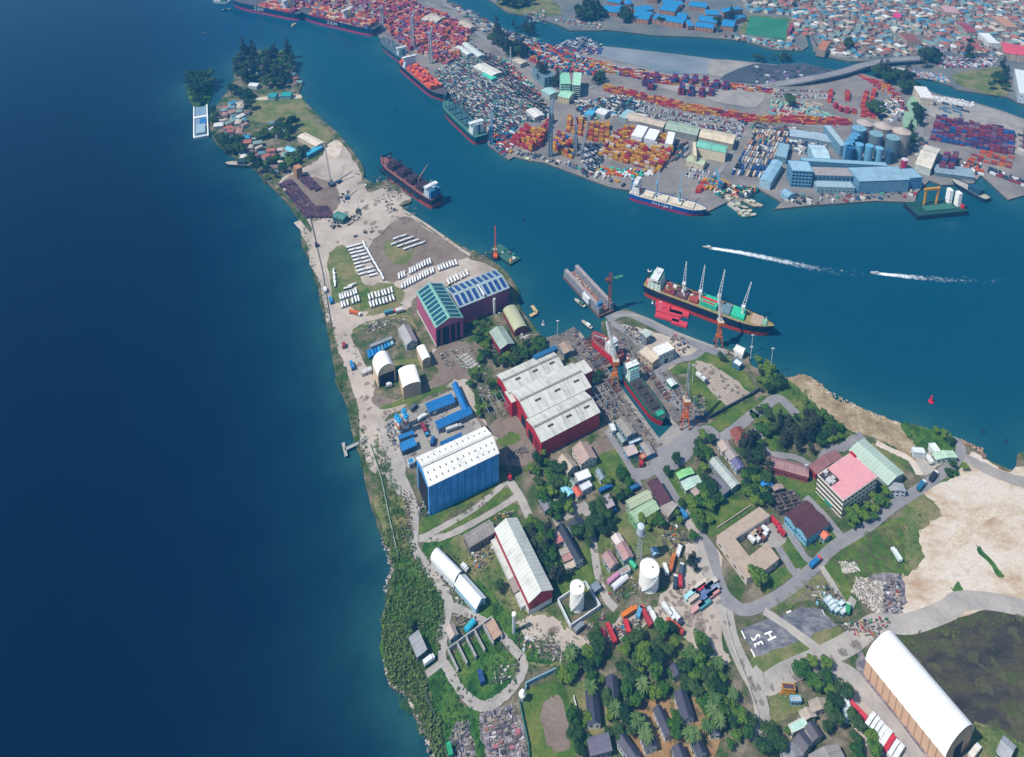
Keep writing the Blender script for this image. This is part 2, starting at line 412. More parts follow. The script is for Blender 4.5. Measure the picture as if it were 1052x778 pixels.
poly_mesh('town_ground', gp(TOWN), 0, g_town, 4, m_bank)

def make_water():
    import numpy as np
    xs = np.concatenate([[-3000, -1800], np.arange(-1300, 1301, 13.0), [1800, 3000]]); ys = np.concatenate([[-700, 0], np.arange(180, 1750, 13.0), [2300, 3100]])
    X, Y = np.meshgrid(xs, ys); P = np.stack([X.ravel(), Y.ravel()], 1); D = np.full(len(P), 1e9)
    for s in (PEN, PORT, TOWN, 'a 50,350 80,330 140,335 155,370 140,410 130,440 90,440 55,400'):
        q = np.array([(p.x, p.y) for p in gp(s)])
        for a, b in zip(q, np.roll(q, -1, 0)):
            d = b - a; t = np.clip(((P - a) @ d) / max(1e-6, d @ d), 0, 1); D = np.minimum(D, np.hypot(*(P - (a + t[:, None] * d)).T))
    nx, ny = len(xs), len(ys); me = bpy.data.meshes.new('water')
    me.from_pydata([(x, y, WATER_Z) for x, y in P], [], [(j * nx + i, j * nx + i + 1, (j + 1) * nx + i + 1, (j + 1) * nx + i) for j in range(ny - 1) for i in range(nx - 1)])
    at = me.attributes.new('shallows', 'FLOAT', 'POINT'); at.data.foreach_set('value', (.75 * np.exp(-D / 13) + .35 * np.exp(-D / 60)).astype('f'))
    me.materials.append(water_mat()); o = bpy.data.objects.new('water', me); COL.objects.link(o); o['kind'] = 'structure'
make_water()
# --- near ground covers (north to south)
patch('lawn', 'a 320,400 500,395 560,480 640,550 600,590 520,540 480,520 350,500 290,480', g_grass2)
patch('beach', 'a 345,398 500,388 505,405 350,410', g_sand)
patch('yard_ground', 'e 110,190 180,140 250,110 300,60 340,15 380,50 420,110 440,150 470,230 540,215 650,250 600,285 690,360 800,430 870,485 880,500 1000,560 700,640 640,700 560,760 330,770 300,640 240,540 225,470 240,380 180,290', g_dirt)
patch('sand_heap_ground', 'a 610,620 640,585 685,590 670,640 630,650', g_sand)
patch('brown_yard_ground', 'e 118,195 175,155 240,165 330,200 360,260 330,310 245,350 190,270', g_dirt2)
patch('brown_yard_ground', 'e 620,330 700,370 860,480 870,500 640,560 560,600 470,480 520,400', g_dirt2)
patch('lawn', 'e 535,440 560,430 660,460 640,510 590,530 545,490', g_grass2)
patch('brown_yard_ground', 'e 308,490 380,450 450,600 540,600 600,620 620,660 560,700 360,720 320,600', g_grass2)
patch('lawn', 'e 435,650 475,620 480,700 440,710', g_grass)
patch('yard_ground', 'A 420,380 550,385 640,560 700,700 560,700 330,700 260,540', g_grass2)
patch('lawn', 'B 130,60 330,0 420,20 560,150 330,210 150,230 110,120', g_scrub)
patch('path', 'A 0,0 90,60 150,300 180,360 250,390 350,440 440,420 560,375 570,400 470,440 320,480 260,540 270,640 340,720 300,770 230,700 180,560 150,420 100,200', g_dirt)
patch('yard_ground', 'B 30,60 100,70 180,230 230,300 230,400 260,460 400,440 640,320 620,260 560,240 550,150 650,170 720,300 790,480 860,600 700,480 640,350 420,440 270,540 280,640 400,778 200,778 130,420 60,180', g_dirt)
patch('brown_yard_ground', 'B 230,390 380,410 630,260 640,320 420,410 255,455', g_dirt2)
patch('brown_yard_ground', 'B 560,150 700,110 770,160 750,300 640,300 560,250', g_dirt2)
patch('lawn', 'B 260,465 360,420 600,345 600,365 420,440', g_grass)
patch('concrete_yard', 'B 280,540 520,420 660,360 790,580 480,740 430,778 400,778', g_conc, rough_edge=False)
patch('brown_yard_ground', 'B 700,400 790,560 1000,500 1037,640 1000,770 880,700 860,600 760,480', g_dirt2)
patch('yard_ground', 'I 690,20 880,120 900,210 800,260 700,210 650,60', g_dirt2)
patch('lawn', 'I 690,110 770,75 800,100 780,135 700,150', g_grass)
patch('beach', 'I 60,130 150,60 190,330 180,420 90,330', g_gravel)
# shed lawns
patch('lawn', 'I 250,580 330,500 690,315 720,345 480,480 290,610', g_grass)
patch('lawn', 'I 370,600 480,520 740,362 756,400 700,455 470,580', g_grass)
patch('lawn', 'I 620,520 770,450 795,475 780,510 660,545', g_grass)
patch('rank_lawn', 'I 80,420 180,420 220,500 220,640 250,778 130,778 60,560 20,420', g_grass2)
patch('rank_lawn', 'J 290,130 480,80 660,160 560,260 380,160 300,230', g_lush)
patch('rank_lawn', 'J 130,180 250,270 380,420 400,520 370,720 240,778 80,778 70,560 130,380', g_lush)
patch('brown_yard_ground', 'J 430,130 640,150 860,480 1037,560 1037,778 840,778 700,560 520,330', g_grass2)
patch('yard_ground', 'J 780,560 900,530 1000,560 1037,620 1037,700 870,640', g_dirt)
patch('rank_lawn', 'J 560,350 700,460 830,640 1000,770 820,778 700,620 520,500', g_lush)
patch('brown_yard_ground', 'K 310,320 400,300 500,500 580,530 600,778 440,778 330,480', g_lush)
patch('rubble_ground', 'K 590,560 770,510 830,740 840,790 640,790', g_rubble)
patch('rubble_ground', 'K 440,620 520,590 560,790 440,790', g_rubble)
patch('rank_lawn', 'K 480,200 650,110 700,200 800,290 750,400 560,480 440,330 420,260', g_lush)
patch('sports_field', 'K 800,430 985,370 1037,400 1100,560 1100,800 850,800', g_grass, rough_edge=False)
patch('bare_pitch', 'N 85,500 190,465 240,700 130,730', g_dirt2)
patch('lawn', 'N 230,400 300,380 480,430 460,640 300,720 250,600', g_grass2)
patch('bare_ground', 'N 560,520 1000,470 1010,778 620,778', GROUND('tan_earth', [(.3, '#8c6c4a'), (.5, '#a98660'), (.7, '#8d8458')], .05))
patch('lawn', 'N 780,140 900,200 1037,330 1000,470 860,420 780,300', g_grass2)
patch('yard_ground', 'M 0,590 250,650 420,600 560,500 700,480 860,330 880,600 1037,700 1100,778 1000,778 900,690 700,540 600,620 400,690 300,700 100,720 0,650', g_dirt)
patch('yard_ground', 'M 690,490 840,300 850,200 770,90 900,160 1037,200 1037,500 1037,900 860,640', g_dirt)
patch('lawn', 'L 340,270 500,180 560,290 470,380 400,400', g_grass)
patch('brown_yard_ground', 'L 340,140 440,110 470,160 380,200', g_dirt2)
patch('lawn', 'L 380,205 480,160 480,195 390,230', g_grass)
patch('lawn', 'M 0,300 330,160 360,290 410,430 170,430 130,350', g_grass)
patch('lawn', 'M 360,160 540,-20 760,60 850,190 700,300 480,380 430,420 370,280', g_grass2)
patch('lawn', 'L 700,300 760,260 960,520 1037,640 1100,700 920,560 820,450', g_grass)
patch('lawn', 'F 720,570 850,520 870,550 800,600 740,600', g_grass)
patch('lawn', 'F 830,510 1000,430 1037,470 860,560', g_grass)
patch('lawn', 'F 550,260 650,220 670,250 590,290', g_grass)
patch('lawn', 'F 660,240 740,170 830,160 1020,380 770,500 690,420', g_grass)
patch('brown_yard_ground', 'F 690,225 760,225 860,280 980,380 930,440 860,450 770,360', GROUND('bare_tan', [(.3, '#9a8c82'), (.5, '#b9aca0'), (.7, '#a59884')], .05))
patch('yard_ground', 'F 250,10 420,40 540,80 720,150 640,190 540,270 470,270 400,150 280,20', g_dirt)
patch('dockyard_ground', 'F 70,50 250,300 500,640 460,680 200,520 100,240 -80,160 -200,120 0,60', g_dock)
patch('dockyard_ground', 'F 180,420 420,560 500,680 400,640 240,560', g_dock)
patch('dockyard_ground', 'F 300,60 420,180 700,540 620,560 330,250 230,100 250,20', g_dock)
patch('dockyard_ground', 'F 520,290 560,260 740,520 700,550 660,510 500,310', g_dock)
patch('beach', 'G 370,92 430,76 480,88 530,125 570,165 620,212 700,238 780,272 880,308 960,338 1037,400 1037,560 990,520 880,440 700,380 560,290 440,220 370,130', g_beach)
patch('lawn', 'G 330,90 440,170 560,300 700,400 640,440 400,340 300,200', g_grass)
patch('lawn', 'G 240,270 310,240 380,290 330,350 300,480 260,470 200,340', g_grass)
patch('lawn', 'G 195,210 240,190 290,205 230,240', g_grass)
patch('lawn', 'G 20,300 180,225 200,270 40,345', g_grass)
patch('lawn', 'H 390,280 640,360 660,420 520,430 430,370', g_lush)
patch('lawn', 'H 240,390 400,460 380,560 260,440', g_grass2)
patch('yard_ground', 'H 465,470 560,430 640,470 500,570 470,540', g_gravel)
patch('lawn', 'H 510,640 650,560 720,520 700,600 540,660', g_lush)
patch('sand_ground', 'H 500,650 680,560 760,440 830,480 950,540 1037,520 1300,600 1400,1300 380,1300 390,800', g_sand)
patch('lawn', 'Q 390,240 500,150 600,260 480,340 500,500 390,560', g_grass2)
patch('lawn', 'Q 800,425 920,560 900,580 790,440', g_lush)
patch('lawn', 'Q 650,640 700,620 720,680 680,700', g_lush)
patch('lawn', 'Q 0,490 330,280 395,320 385,580 200,600 120,650 60,650', g_grass)
patch('lawn', 'O 750,530 900,420 960,480 900,700 840,650', g_grass)
patch('lawn', 'O 450,740 740,560 860,690 700,700 560,760', g_grass2)
patch('lawn', 'O 525,400 580,385 665,500 655,535 610,540', g_grass)
patch('lawn', 'O 440,600 550,520 585,570 560,610 440,680', g_grass)
patch('lawn', 'O 640,400 790,300 850,370 800,430 700,450', g_grass)
patch('lawn', 'O 480,60 700,60 760,220 640,160 560,110', g_grass)
patch('lawn', 'O 40,200 360,180 400,210 200,350 120,340', g_grass)
patch('tarmac_pad', 'P 320,95 470,40 545,20 640,-20 740,-10 830,80 640,160 395,252', g_tar, rough_edge=False)
patch('brown_yard_ground', 'P 360,260 640,160 830,90 860,170 740,220 560,290 420,330', g_grass2)
patch('dark_marsh', 'T 370,130 560,80 800,0 1300,-10 1500,900 1000,760 760,630 460,250', g_black)
patch('rank_lawn', 'T 760,600 1000,680 1300,900 1200,1100 800,1000 740,700', g_grass2)
patch('rubble_ground', 'Q 200,590 390,580 385,778 260,778 130,650', g_rubble)
patch('rubble_ground', 'T 150,260 190,240 540,778 480,778 160,330', g_rubble)
patch('yard_ground', 'T 0,330 200,480 470,778 280,778 100,600', g_dirt)
patch('lawn', 'P 480,430 580,400 660,500 500,610 470,560', g_grass2)

# --- roads and tracks
ribbon('road', 'F 500,700 640,650 760,580 840,620 1000,500 G 180,290 230,255 310,205 405,290', 8, g_road, n=8)
patch('road_apron', 'F 515,665 615,562 735,570 770,620 700,690 620,778 520,800 470,760', g_road, jit=.2)
ribbon('road', 'L 560,300 640,290 710,230 760,180', 9, g_road)
ribbon('road', 'L 430,60 520,200 580,300 610,380', 5, g_road)
ribbon('road', 'L 700,270 760,370 840,500 900,560 M 920,90 990,190 O 180,540 230,680 330,770', 7.5, g_road)
ribbon('road', 'P 230,-60 260,120 330,290 400,420 430,560 400,660 P 390,700', 8.5, g_gravel)
ribbon('road', 'P 190,-20 O 60,330 -20,250', 7, g_gravel)
ribbon('road', 'O 210,700 320,760 420,740 560,660 700,540 Q 20,430 200,320 330,215 H 520,610 660,500 700,440 690,390 660,375', 7, g_road, n=8)
ribbon('road', 'O 660,160 740,240 850,370 870,400', 6, g_road)
ribbon('path', 'O 500,400 560,500 600,560 640,560', 5, g_road)
ribbon('path', 'O 540,310 600,390 660,480 700,510', 5, g_road)
ribbon('path', 'O 745,530 800,620 880,740 Q 130,700', 4, g_gravel)
ribbon('path', 'P 440,0 560,80 740,215', 5, g_gravel)
patch('concrete_yard', 'O 380,390 480,290 560,380 500,430', g_conc, jit=.2)
ribbon('road', 'P 370,330 450,390 560,330 740,250 900,170 1037,70 T 420,70 620,0 Q 700,715 850,715 1037,755 @ 1100,640', 11, g_gravel, n=8)
ribbon('road', 'T -40,300 100,330 200,440 330,600 480,800', 9, g_gravel)
ribbon('path', 'G 190,350 215,420 250,490 330,510 400,520 480,560', 5, g_road)
ribbon('path', 'G 640,480 700,430 760,400', 6, g_road)
ribbon('path', 'G 520,570 580,480 640,470', 6, g_road)
ribbon('path', 'H 250,390 330,430 430,480 480,560', 5, g_sand)
ribbon('path', 'H 720,470 820,520 930,570 1037,600 @ 1080,500', 9, g_conc)
0 and ribbon('path', 'H 770,460 775,560 760,640', 6, GROUND('red_earth', [(.3, '#a2714c'), (.7, '#c49a72')], .05))
0 and ribbon('path', 'Q 880,240 700,380 560,560 430,778', 12, GROUND('tracked_sand', [(.3, '#b99a7c'), (.6, '#d8c2a6')], .05))
ribbon('path', 'Q 1037,230 880,235 780,290 640,450', 7, GROUND('packed_sand', [(.3, '#c9b8a0'), (.6, '#dfd2bf')], .05))
ribbon('road', 'D 330,460 440,430 620,510 800,590 960,650', 8, g_road)
ribbon('road', 'F 760,130 690,190 600,210 510,270 530,380 600,440', 6, g_road)
ribbon('quay_path', 'D 360,440 500,440 700,530 900,605 1037,655', 3, g_conc)
ribbon('quay_path', 'F 75,62 250,300 512,655', 3.5, g_conc, smooth=False)
ribbon('quay_path', 'F 322,250 445,392 604,570', 3, g_conc, smooth=False)
ribbon('road', 'F 250,10 330,60 420,150 500,270 560,380 640,490 680,560', 6.5, g_road)
ribbon('quay_path', 'F 600,575 520,655', 9, g_conc, smooth=False)
ribbon('road', 'B 660,370 740,500 800,590 880,640', 6, g_gravel)
ribbon('road', 'I 740,330 800,420 850,530', 6, g_gravel)
ribbon('path', 'I 270,640 370,590 560,480 720,345', 4, g_gravel)
ribbon('path', 'I 260,640 400,630 620,520 780,420', 4.5, g_gravel)
ribbon('road', 'I 60,20 120,200 200,380 235,480 235,620 J 235,170 300,270 380,380 420,470 410,530 380,640 390,720', 6, g_gravel, n=8)
ribbon('path', 'J 420,480 520,520 640,590 720,660 790,740 K 810,250 815,320 740,430 640,500 570,500 490,430 410,300 385,240 400,60', 5, g_gravel, n=8)
ribbon('path', 'K 390,270 300,340', 4, g_gravel)
ribbon('road', 'L 150,430 M 320,-20 350,80 370,220 390,330 430,440 480,500', 5, g_gravel)
ribbon('path', 'L 150,555 260,500 330,460', 6, g_conc)
ribbon('path', 'J 1037,620 1150,700', 6, g_dirt)
ribbon('path', 'e 590,290 690,350 790,420 890,490', 3, g_dirt)
ribbon('path', 'e 180,350 260,460 290,600 320,760', 7, g_dirt)

# helipad letters (painted, mirrored as the picture shows them)
m_white = M('#f4f2ee', .6, .08, k=.95)
def stroke(s, wd=.9, name='road_marking', mat=None): return ribbon(name, s, wd, mat or m_white, smooth=False)
ZC['V'] = (750, 610)
def v(s): return '@ ' + ' '.join('%.2f,%.2f' % (750 + float(a) / 10.37, 610 + float(b) / 10.37) for a, b in (t.split(',') for t in s.split()))
for q in ('368,436 446,406', '402,500 490,462', '408,418 446,484', '228,470 240,500', '238,502 268,490', '262,492 288,448', '284,448 310,438', '306,440 318,472',
          '256,550 340,512', '258,545 274,576', '298,528 308,552', '334,512 350,546', '122,400 162,488', '222,595 265,682', '600,208 650,186'):
    stroke(v(q), .95 if q[0] in '34' else .8)

# --- far side ground covers
patch('field', 'c 680,65 835,80 825,165 660,140', GROUND('pitch_turf', [(.3, '#2c7456'), (.6, '#40866a')], .02, fine=.1), rough_edge=False)
patch('bare_ground', 'c 630,140 672,65 660,60 850,75 855,170 825,168 838,82 680,66 660,142', g_grass2, rough_edge=False)
patch('lawn', 'b 440,10 640,0 690,20 700,60 600,68 500,50', g_grass2)
patch('lawn', 'd 742,310 830,290 960,285 968,390 800,362', g_grass2)
patch('mudflat', 'c 75,190 530,245 515,305 330,300 60,230', GROUND('settling_pond', [(.3, '#5c7684'), (.55, '#8c949c'), (.7, '#a3a5a8')], .006, fine=.05), rough_edge=False)
patch('bare_ground', 'c 530,248 690,262 640,310 520,308', g_conc)
patch('dark_yard_ground', 'c 690,265 800,268 d 130,262 260,295 200,330 20,340 c 640,350 560,320', GROUND('wet_asphalt', [(.3, '#3a4450'), (.6, '#59626c')], .02))
patch('yard_ground', 'c 400,350 620,340 740,370 700,440 560,420 420,390 300,350', g_conc)
patch('yard_ground', 'd 670,390 1037,500 1037,640 930,590 660,480 640,440', g_conc)
patch('lawn', 'd 570,400 620,400 640,430 570,560 540,520', GROUND('pale_lawn', [(.3, '#7fae8e'), (.6, '#9cc0a4')], .05))
for q, wd in (('b 220,20 330,60 420,100 520,150 700,215 860,250 1037,290 c 240,290 500,330 700,355 d 20,335', 9), ('b 150,10 300,95 450,200 640,330', 8),
              ('b 640,330 740,400 800,370 900,330', 7), ('b 800,370 1037,430 c 200,410 420,450 650,500 d 20,500 200,520 320,510', 8),
              ('d 300,300 430,345 500,400 530,450 500,490 440,510', 10), ('c 640,500 600,640 540,720', 6), ('d 640,430 610,560 620,640', 8)):
    ribbon('road', q, wd, g_road, n=8)

# worn spots, puddle stains and tufts that break up the yards and lawns
def blotches(code, n, r0, r1, mat):
    P = gp(code); mb = MB(); z = ZL[0] + .02
    for x, y in scatter(P, int(n * .7), r0, 10):
        z += .0005; r = uni(r0, r1); a0 = rnd() * 6.28; e = uni(.35, .9); pts = []
        for k in range(9):
            a = k * .698; q = r * uni(.6, 1.15); u_, v_ = math.cos(a) * q, math.sin(a) * q * e
            pts.append((x + u_ * math.cos(a0) - v_ * math.sin(a0), y + u_ * math.sin(a0) + v_ * math.cos(a0), z))
        mb.face(pts, mat)
    o = mb.build('ground_patches'); o['kind'] = 'structure'
def SOFT(m):
    m.node_tree.nodes['Principled BSDF'].inputs['Alpha'].default_value = .42; return m
gm1 = GROUND('worn_earth', [(.3, '#8c8072'), (.6, '#a89c8e')], .1); gm2 = GROUND('weedy_earth', [(.3, '#5c6440'), (.6, '#7c7a58')], .1); gm3 = GROUND('damp_earth', [(.3, '#7a7068'), (.6, '#94897e')], .1); gm4 = GROUND('dark_turf', [(.3, '#35562a'), (.6, '#4c6c34')], .1)
for m_ in (gm1, gm2, gm3, gm4): SOFT(m_)
for c_, n_, r0_, r1_, m_ in (('e 240,360 330,240 420,120 470,230 650,250 690,360 560,440 300,460', 60, 1.2, 5, gm3), ('B 30,60 100,70 230,300 260,440 640,340 600,480 420,760 300,778 200,778', 90, .8, 3, gm3), ('M 0,600 420,610 700,490 850,320 1037,700 760,560 600,600 400,690', 110, .8, 3.2, gm3),
    ('M 760,90 900,170 1037,220 1037,700 860,620 800,400', 80, .8, 3, gm1), ('M 0,300 340,180 400,430 700,330 860,190 700,90 420,150', 110, .8, 3, gm2), ('Q 0,490 330,280 395,320 385,580 120,650', 120, .8, 3.4, gm2), ('O 450,740 740,560 860,690', 60, .8, 3, gm1),
    ('I 250,580 690,315 756,400 470,580', 60, .7, 2.4, gm2), ('F 660,240 830,160 1020,380 770,500', 70, .7, 3, gm2), ('I 20,80 140,330 230,640 100,600', 120, 1, 3.5, gm4), ('J 130,180 400,520 370,720 90,778 70,560', 120, 1, 4, gm4), ('K 60,60 210,60 400,700 350,778 110,390', 120, 1, 4, gm4),
    ('e 620,340 860,480 640,555 470,480', 60, 1.5, 5, gm1), ('T 400,140 1037,10 1400,700 800,640', 60, 1.5, 5, gm2), ('N 560,520 1000,470 1010,778 620,778', 60, .8, 2.5, gm2), ('P 240,60 330,290 420,400 900,180 1037,70 1037,160 460,470 430,640 390,640', 60, .7, 3, gm3), ('B 280,540 660,380 780,580 430,778', 50, .8, 3, gm3)):
    blotches(c_, n_, r0_, r1_, m_)
# ================================================================ buildings
m_glass = M('#26323c', .15, .1, spec=.6, k=.6)
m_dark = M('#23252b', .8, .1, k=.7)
m_white = M('#e9e9e6', .6, .18)
m_trim = M('#dcdcd8', .6, .15)
def frame(code, h, ortho=True):
    """footprint from three roof corners p0->p1 along the ridge, p1->p2 across; returns centre, angle, length, width"""
    A, B, C = gp(code, h)
    u = B - A; L = u.length; u = u / L
    v = C - B; 
    n = Vector((-u.y, u.x, 0)); wdt = v.dot(n); skew = v.dot(u)
    c = A + u * (L / 2) + n * (wdt / 2)
    if ortho: c = c + u * (skew * .5)
    c.z = 0
    return c, math.atan2(u.y, u.x), L, abs(wdt)
def body(L, W, h, rise, kind, mat, base=0.0):
    mb = MB(); x = L / 2; y = W / 2
    if kind == 'barrel':
        prof = [(-y, h)] + [(-y * math.cos(math.pi * i / 12), h + rise * math.sin(math.pi * i / 12)) for i in range(1, 12)] + [(y, h)]
    elif kind in ('gable', 'ridge'): prof = [(-y, h), (0, h + rise), (y, h)]
    elif kind == 'mono': prof = [(-y, h), (y, h + rise)]
    else: prof = [(-y, h), (y, h)]
    for sx in (-1, 1):
        pts = [(sx * x, -y, base)] + [(sx * x, a, b) for a, b in prof] + [(sx * x, y, base)]
        uv = [(p[1], p[2]) for p in pts]
        mb.face(pts[::-1] if sx < 0 else pts, mat, uv)
    for sy in (-1, 1):
        hh = prof[0][1] if sy < 0 else prof[-1][1]
        mb.face([(-x, sy * y, base), (x, sy * y, base), (x, sy * y, hh), (-x, sy * y, hh)], mat, [(0, 0), (L, 0), (L, hh), (0, hh)])
    return mb, prof
def roof_mesh(L, W, prof, mat, over=.5, th=.25, edge=None):
    mb = MB(); x = L / 2 + over
    P = list(prof)
    (y0, z0), (y1, z1) = P[0], P[1]; d = math.dist(P[0], P[1]); P[0] = (y0 - (y1 - y0) / d * over, z0 - (z1 - z0) / d * over)
    (y0, z0), (y1, z1) = P[-1], P[-2]; d = math.dist(P[-1], P[-2]); P[-1] = (y0 - (y1 - y0) / d * over, z0 - (z1 - z0) / d * over)
    s = 0
    for (ya, za), (yb, zb) in zip(P, P[1:]):
        l = math.dist((ya, za), (yb, zb)); t = th + .03
        mb.face([(-x, ya, za + t), (x, ya, za + t), (x, yb, zb + t), (-x, yb, zb + t)], mat, [(0, s), (L, s), (L, s + l), (0, s + l)])
        for sx in (-1, 1): mb.face([(sx * x, ya, za + .03), (sx * x, ya, za + t), (sx * x, yb, zb + t), (sx * x, yb, zb + .03)], edge or mat)
        s += l
    for (y, z) in (P[0], P[-1]): mb.face([(-x, y, z + .03), (x, y, z + .03), (x, y, z + th + .03), (-x, y, z + th + .03)], edge or mat)
    return mb
def add_windows(t, L, W, h, nl, ns, rows=1, ww=1.6, wh=1.3, mat=None, z0=None, sides='nsew', sill=None):
    """windows let into every wall, each its own pane"""
    mat = mat or m_glass; st = h / rows
    cache = {}
    for r in range(rows):
        z = (z0 or st * .35) + r * st
        for side in sides:
            n = nl if side in 'ns' else ns; D = L if side in 'ns' else W
            for i in range(n):
                p = -D / 2 + D * (i + .5) / n
                key = side in 'ns'
                if key not in cache:
                    mb = MB(); 
                    if key: mb.box(-ww / 2, -.06, 0, ww / 2, .06, wh, mat)
                    else: mb.box(-.06, -ww / 2, 0, .06, ww / 2, wh, mat)
                    o = mb.build('window', t); cache[key] = o.data
                else:
                    o = bpy.data.objects.new('window', cache[key]); COL.objects.link(o); o.parent = t
                y = -W / 2 if side == 's' else W / 2
                o.location = (p, y, z) if key else ((L / 2 if side == 'e' else -L / 2), p, z)
def add_door(t, side, L, W, pos, dw, dh, mat, name='door', D=.08):
    mb = MB()
    if side in 'ns': y = (-W / 2 if side == 's' else W / 2); mb.box(pos - dw / 2, y - D, .1, pos + dw / 2, y + D, dh, mat)
    else: x = (-L / 2 if side == 'w' else L / 2); mb.box(x - D, pos - dw / 2, .1, x + D, pos + dw / 2, dh, mat)
    return mb.build(name, t)
DOOR = M('#4a4f55', .6, .2)
NB = []
def bld(code, h, rise, kind, roofc, wallc, label, name='house', cat='house', win=(3, 2, 1), group=None, doors=(('s', 0, 1.1, 2.1),), over=.5,
        rib=1.0, dirt=.3, walldirt=.25, extra=None, corr=False, ww=1.6, wh=1.2, edge=None, rsheet=2.4, rk=.85, wmat=None, rmat=None, ortho=True):
    c, a, L, W = frame(code, h, ortho)
    t = thing(name, label, cat, c, a, group); t['_L'] = L; t['_W'] = W
    wm = wmat or (ROOF(wallc, .7, walldirt, sheet=3.0) if corr else M(wallc, .8, walldirt))
    mb, prof = body(L, W, h, rise, kind, wm); mb.build('wall', t)
    if kind == 'flat':
        rb = MB(); rb.box(-L / 2 - .15, -W / 2 - .15, h + .02, L / 2 + .15, W / 2 + .15, h + .3, rmat or M(roofc, .8, dirt))
        e = M(wallc, .8, .2)
        for q in ((-L/2-.15, -W/2-.15, L/2+.15, -W/2+.15), (-L/2-.15, W/2-.15, L/2+.15, W/2+.15), (-L/2-.15, -W/2+.15, -L/2+.15, W/2-.15), (L/2-.15, -W/2+.15, L/2+.15, W/2-.15)):
            rb.box(q[0], q[1], h + .3, q[2], q[3], h + .8, e)
        rb.build('roof', t)
    else: roof_mesh(L, W, prof, rmat or ROOF(roofc, rib, dirt, rk, sheet=rsheet), over, edge=M(edge, .6, .1) if edge else None).build('roof', t)
    if kind == 'gable' and rise > .8:
        rc = MB(); rc.box(-L / 2 - .5, -.35, h + rise + .2, L / 2 + .5, .35, h + rise + .42, M(roofc, .5, .2, k=1.0)); rc.build('ridge_cap', t)
    if win: add_windows(t, L, W, h, win[0], win[1], win[2], ww, wh)
    for d in doors: add_door(t, d[0], L, W, d[1], d[2], d[3], d[4] if len(d) > 4 else DOOR)
    if extra: extra(t, L, W, h)
    NB.append(t); return t, L, W

# ---- great sheds of the dockyard
def skylights(t, L, W, prof_rise, h, n, mat, frac=(.15, .85), wd=None, both=True):
    for sy in ((-1, 1) if both else (-1,)):
        for i in range(n):
            x = -L / 2 + L * (i + .5) / n; w_ = wd or L / n * .62
            f0, f1 = frac
            def P(xx, f): return (xx, sy * W / 2 * (1 - f), h + prof_rise * f + .34)
            mb = MB(); mb.face([P(x - w_ / 2, f0), P(x + w_ / 2, f0), P(x + w_ / 2, f1), P(x - w_ / 2, f1)], mat)
            mb.build('skylight', t)
def ventilators(t, L, W, rise, h, rows, nx, mat):
    for f in rows:
        for i in range(nx):
            x = -L / 2 + L * (i + .5) / nx; sy = -1 if f < 0 else 1; ff = abs(f)
            y = sy * W / 2 * (1 - ff); z = h + rise * ff + .25
            mb = MB(); mb.box(x - .35, y - .7, z, x + .35, y + .7, z + .5, mat, top=M('#85878a', .7, .1)); mb.build('roof_ventilator', t)

teal = '#3f7f84'
def purple_front(t, L, W, h):
    skylights(t, L, W, 5.6, h, 9, M('#1f4f66', .25, .3, spec=.6), (.1, .88), wd=L / 9 * .72)
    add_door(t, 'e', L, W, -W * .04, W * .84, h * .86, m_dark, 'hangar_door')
    mb = MB(); [mb.box(L / 2 + .1, y - .8, .1, L / 2 + .8, y + .8, h * .86, M('#8b4c68')) for y in (-W * .3, 0, W * .22)]; mb.build('door_pier', t)
    mb = MB(); mb.box(-L / 2, -W / 2 - .12, 0, L / 2, -W / 2 - .02, 2.5, m_trim); mb.build('plinth', t)
bld('A 612,318 715,505 858,445', 21, 5.5, 'gable', '#7fb5a8', '#b45a80', 'great purple hall with teal glazed gable roof and a tall open doorway', 'assembly_hall', 'industrial hall',
    None, doors=(), corr=True, extra=purple_front, edge='#d9dccb')
def purple2(t, L, W, h):
    skylights(t, L, W, 3.6, h, 9, M('#2a4784', .25, .4, spec=.6), (.08, .88))
    mb = MB(); mb.box(-.5, -W / 2, h + .4, .5, 0, h + 4.1, m_white); mb.build('roof_walkway', t)
    mb = MB(); mb.cyl((L * .18, -W / 2 - 1.2, 0), (L * .18, -W / 2 - 1.2, h * .8), 1.3, m_white, n=12); mb.build('vertical_duct', t)
bld('@ 472,316.2 523.3,295.6 508,277.6', 21, 3.5, 'gable', '#9fb4b8', '#8f4870', 'long purple hall with blue striped roof glazing beside the channel', 'assembly_hall', 'industrial hall',
    None, doors=(), corr=True, extra=purple2, edge='#e2e2e0')
def bigblue(t, L, W, h):
    ventilators(t, L, W, 4.5, h, (-.25, -.6, .45), 12, M('#b7b7b4', .6, .2))
    mb = MB(); mb.box(-L / 2 - .3, -.9, h + 4.6, L / 2 + .3, .9, h + 5.4, M('#cfd0cc')); mb.build('ridge_vent', t)
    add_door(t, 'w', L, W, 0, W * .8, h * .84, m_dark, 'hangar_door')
    for x in [-L / 2 + L * i / 10 for i in range(1, 10)]:
        mb = MB(); mb.box(x - .25, -W / 2 - .35, 0, x + .25, -W / 2 - .02, h - .5, M('#3a8cd4')); mb.build('pilaster', t)
bld('I 312,362 685,185 612,45', 27, 4.5, 'gable', '#e9e8e2', '#48a2ee', 'huge blue shed with white roof dotted with small ventilators', 'ship_shed', 'industrial shed',
    None, doors=(), corr=True, extra=bigblue, dirt=.2, walldirt=.4, rk=.95)

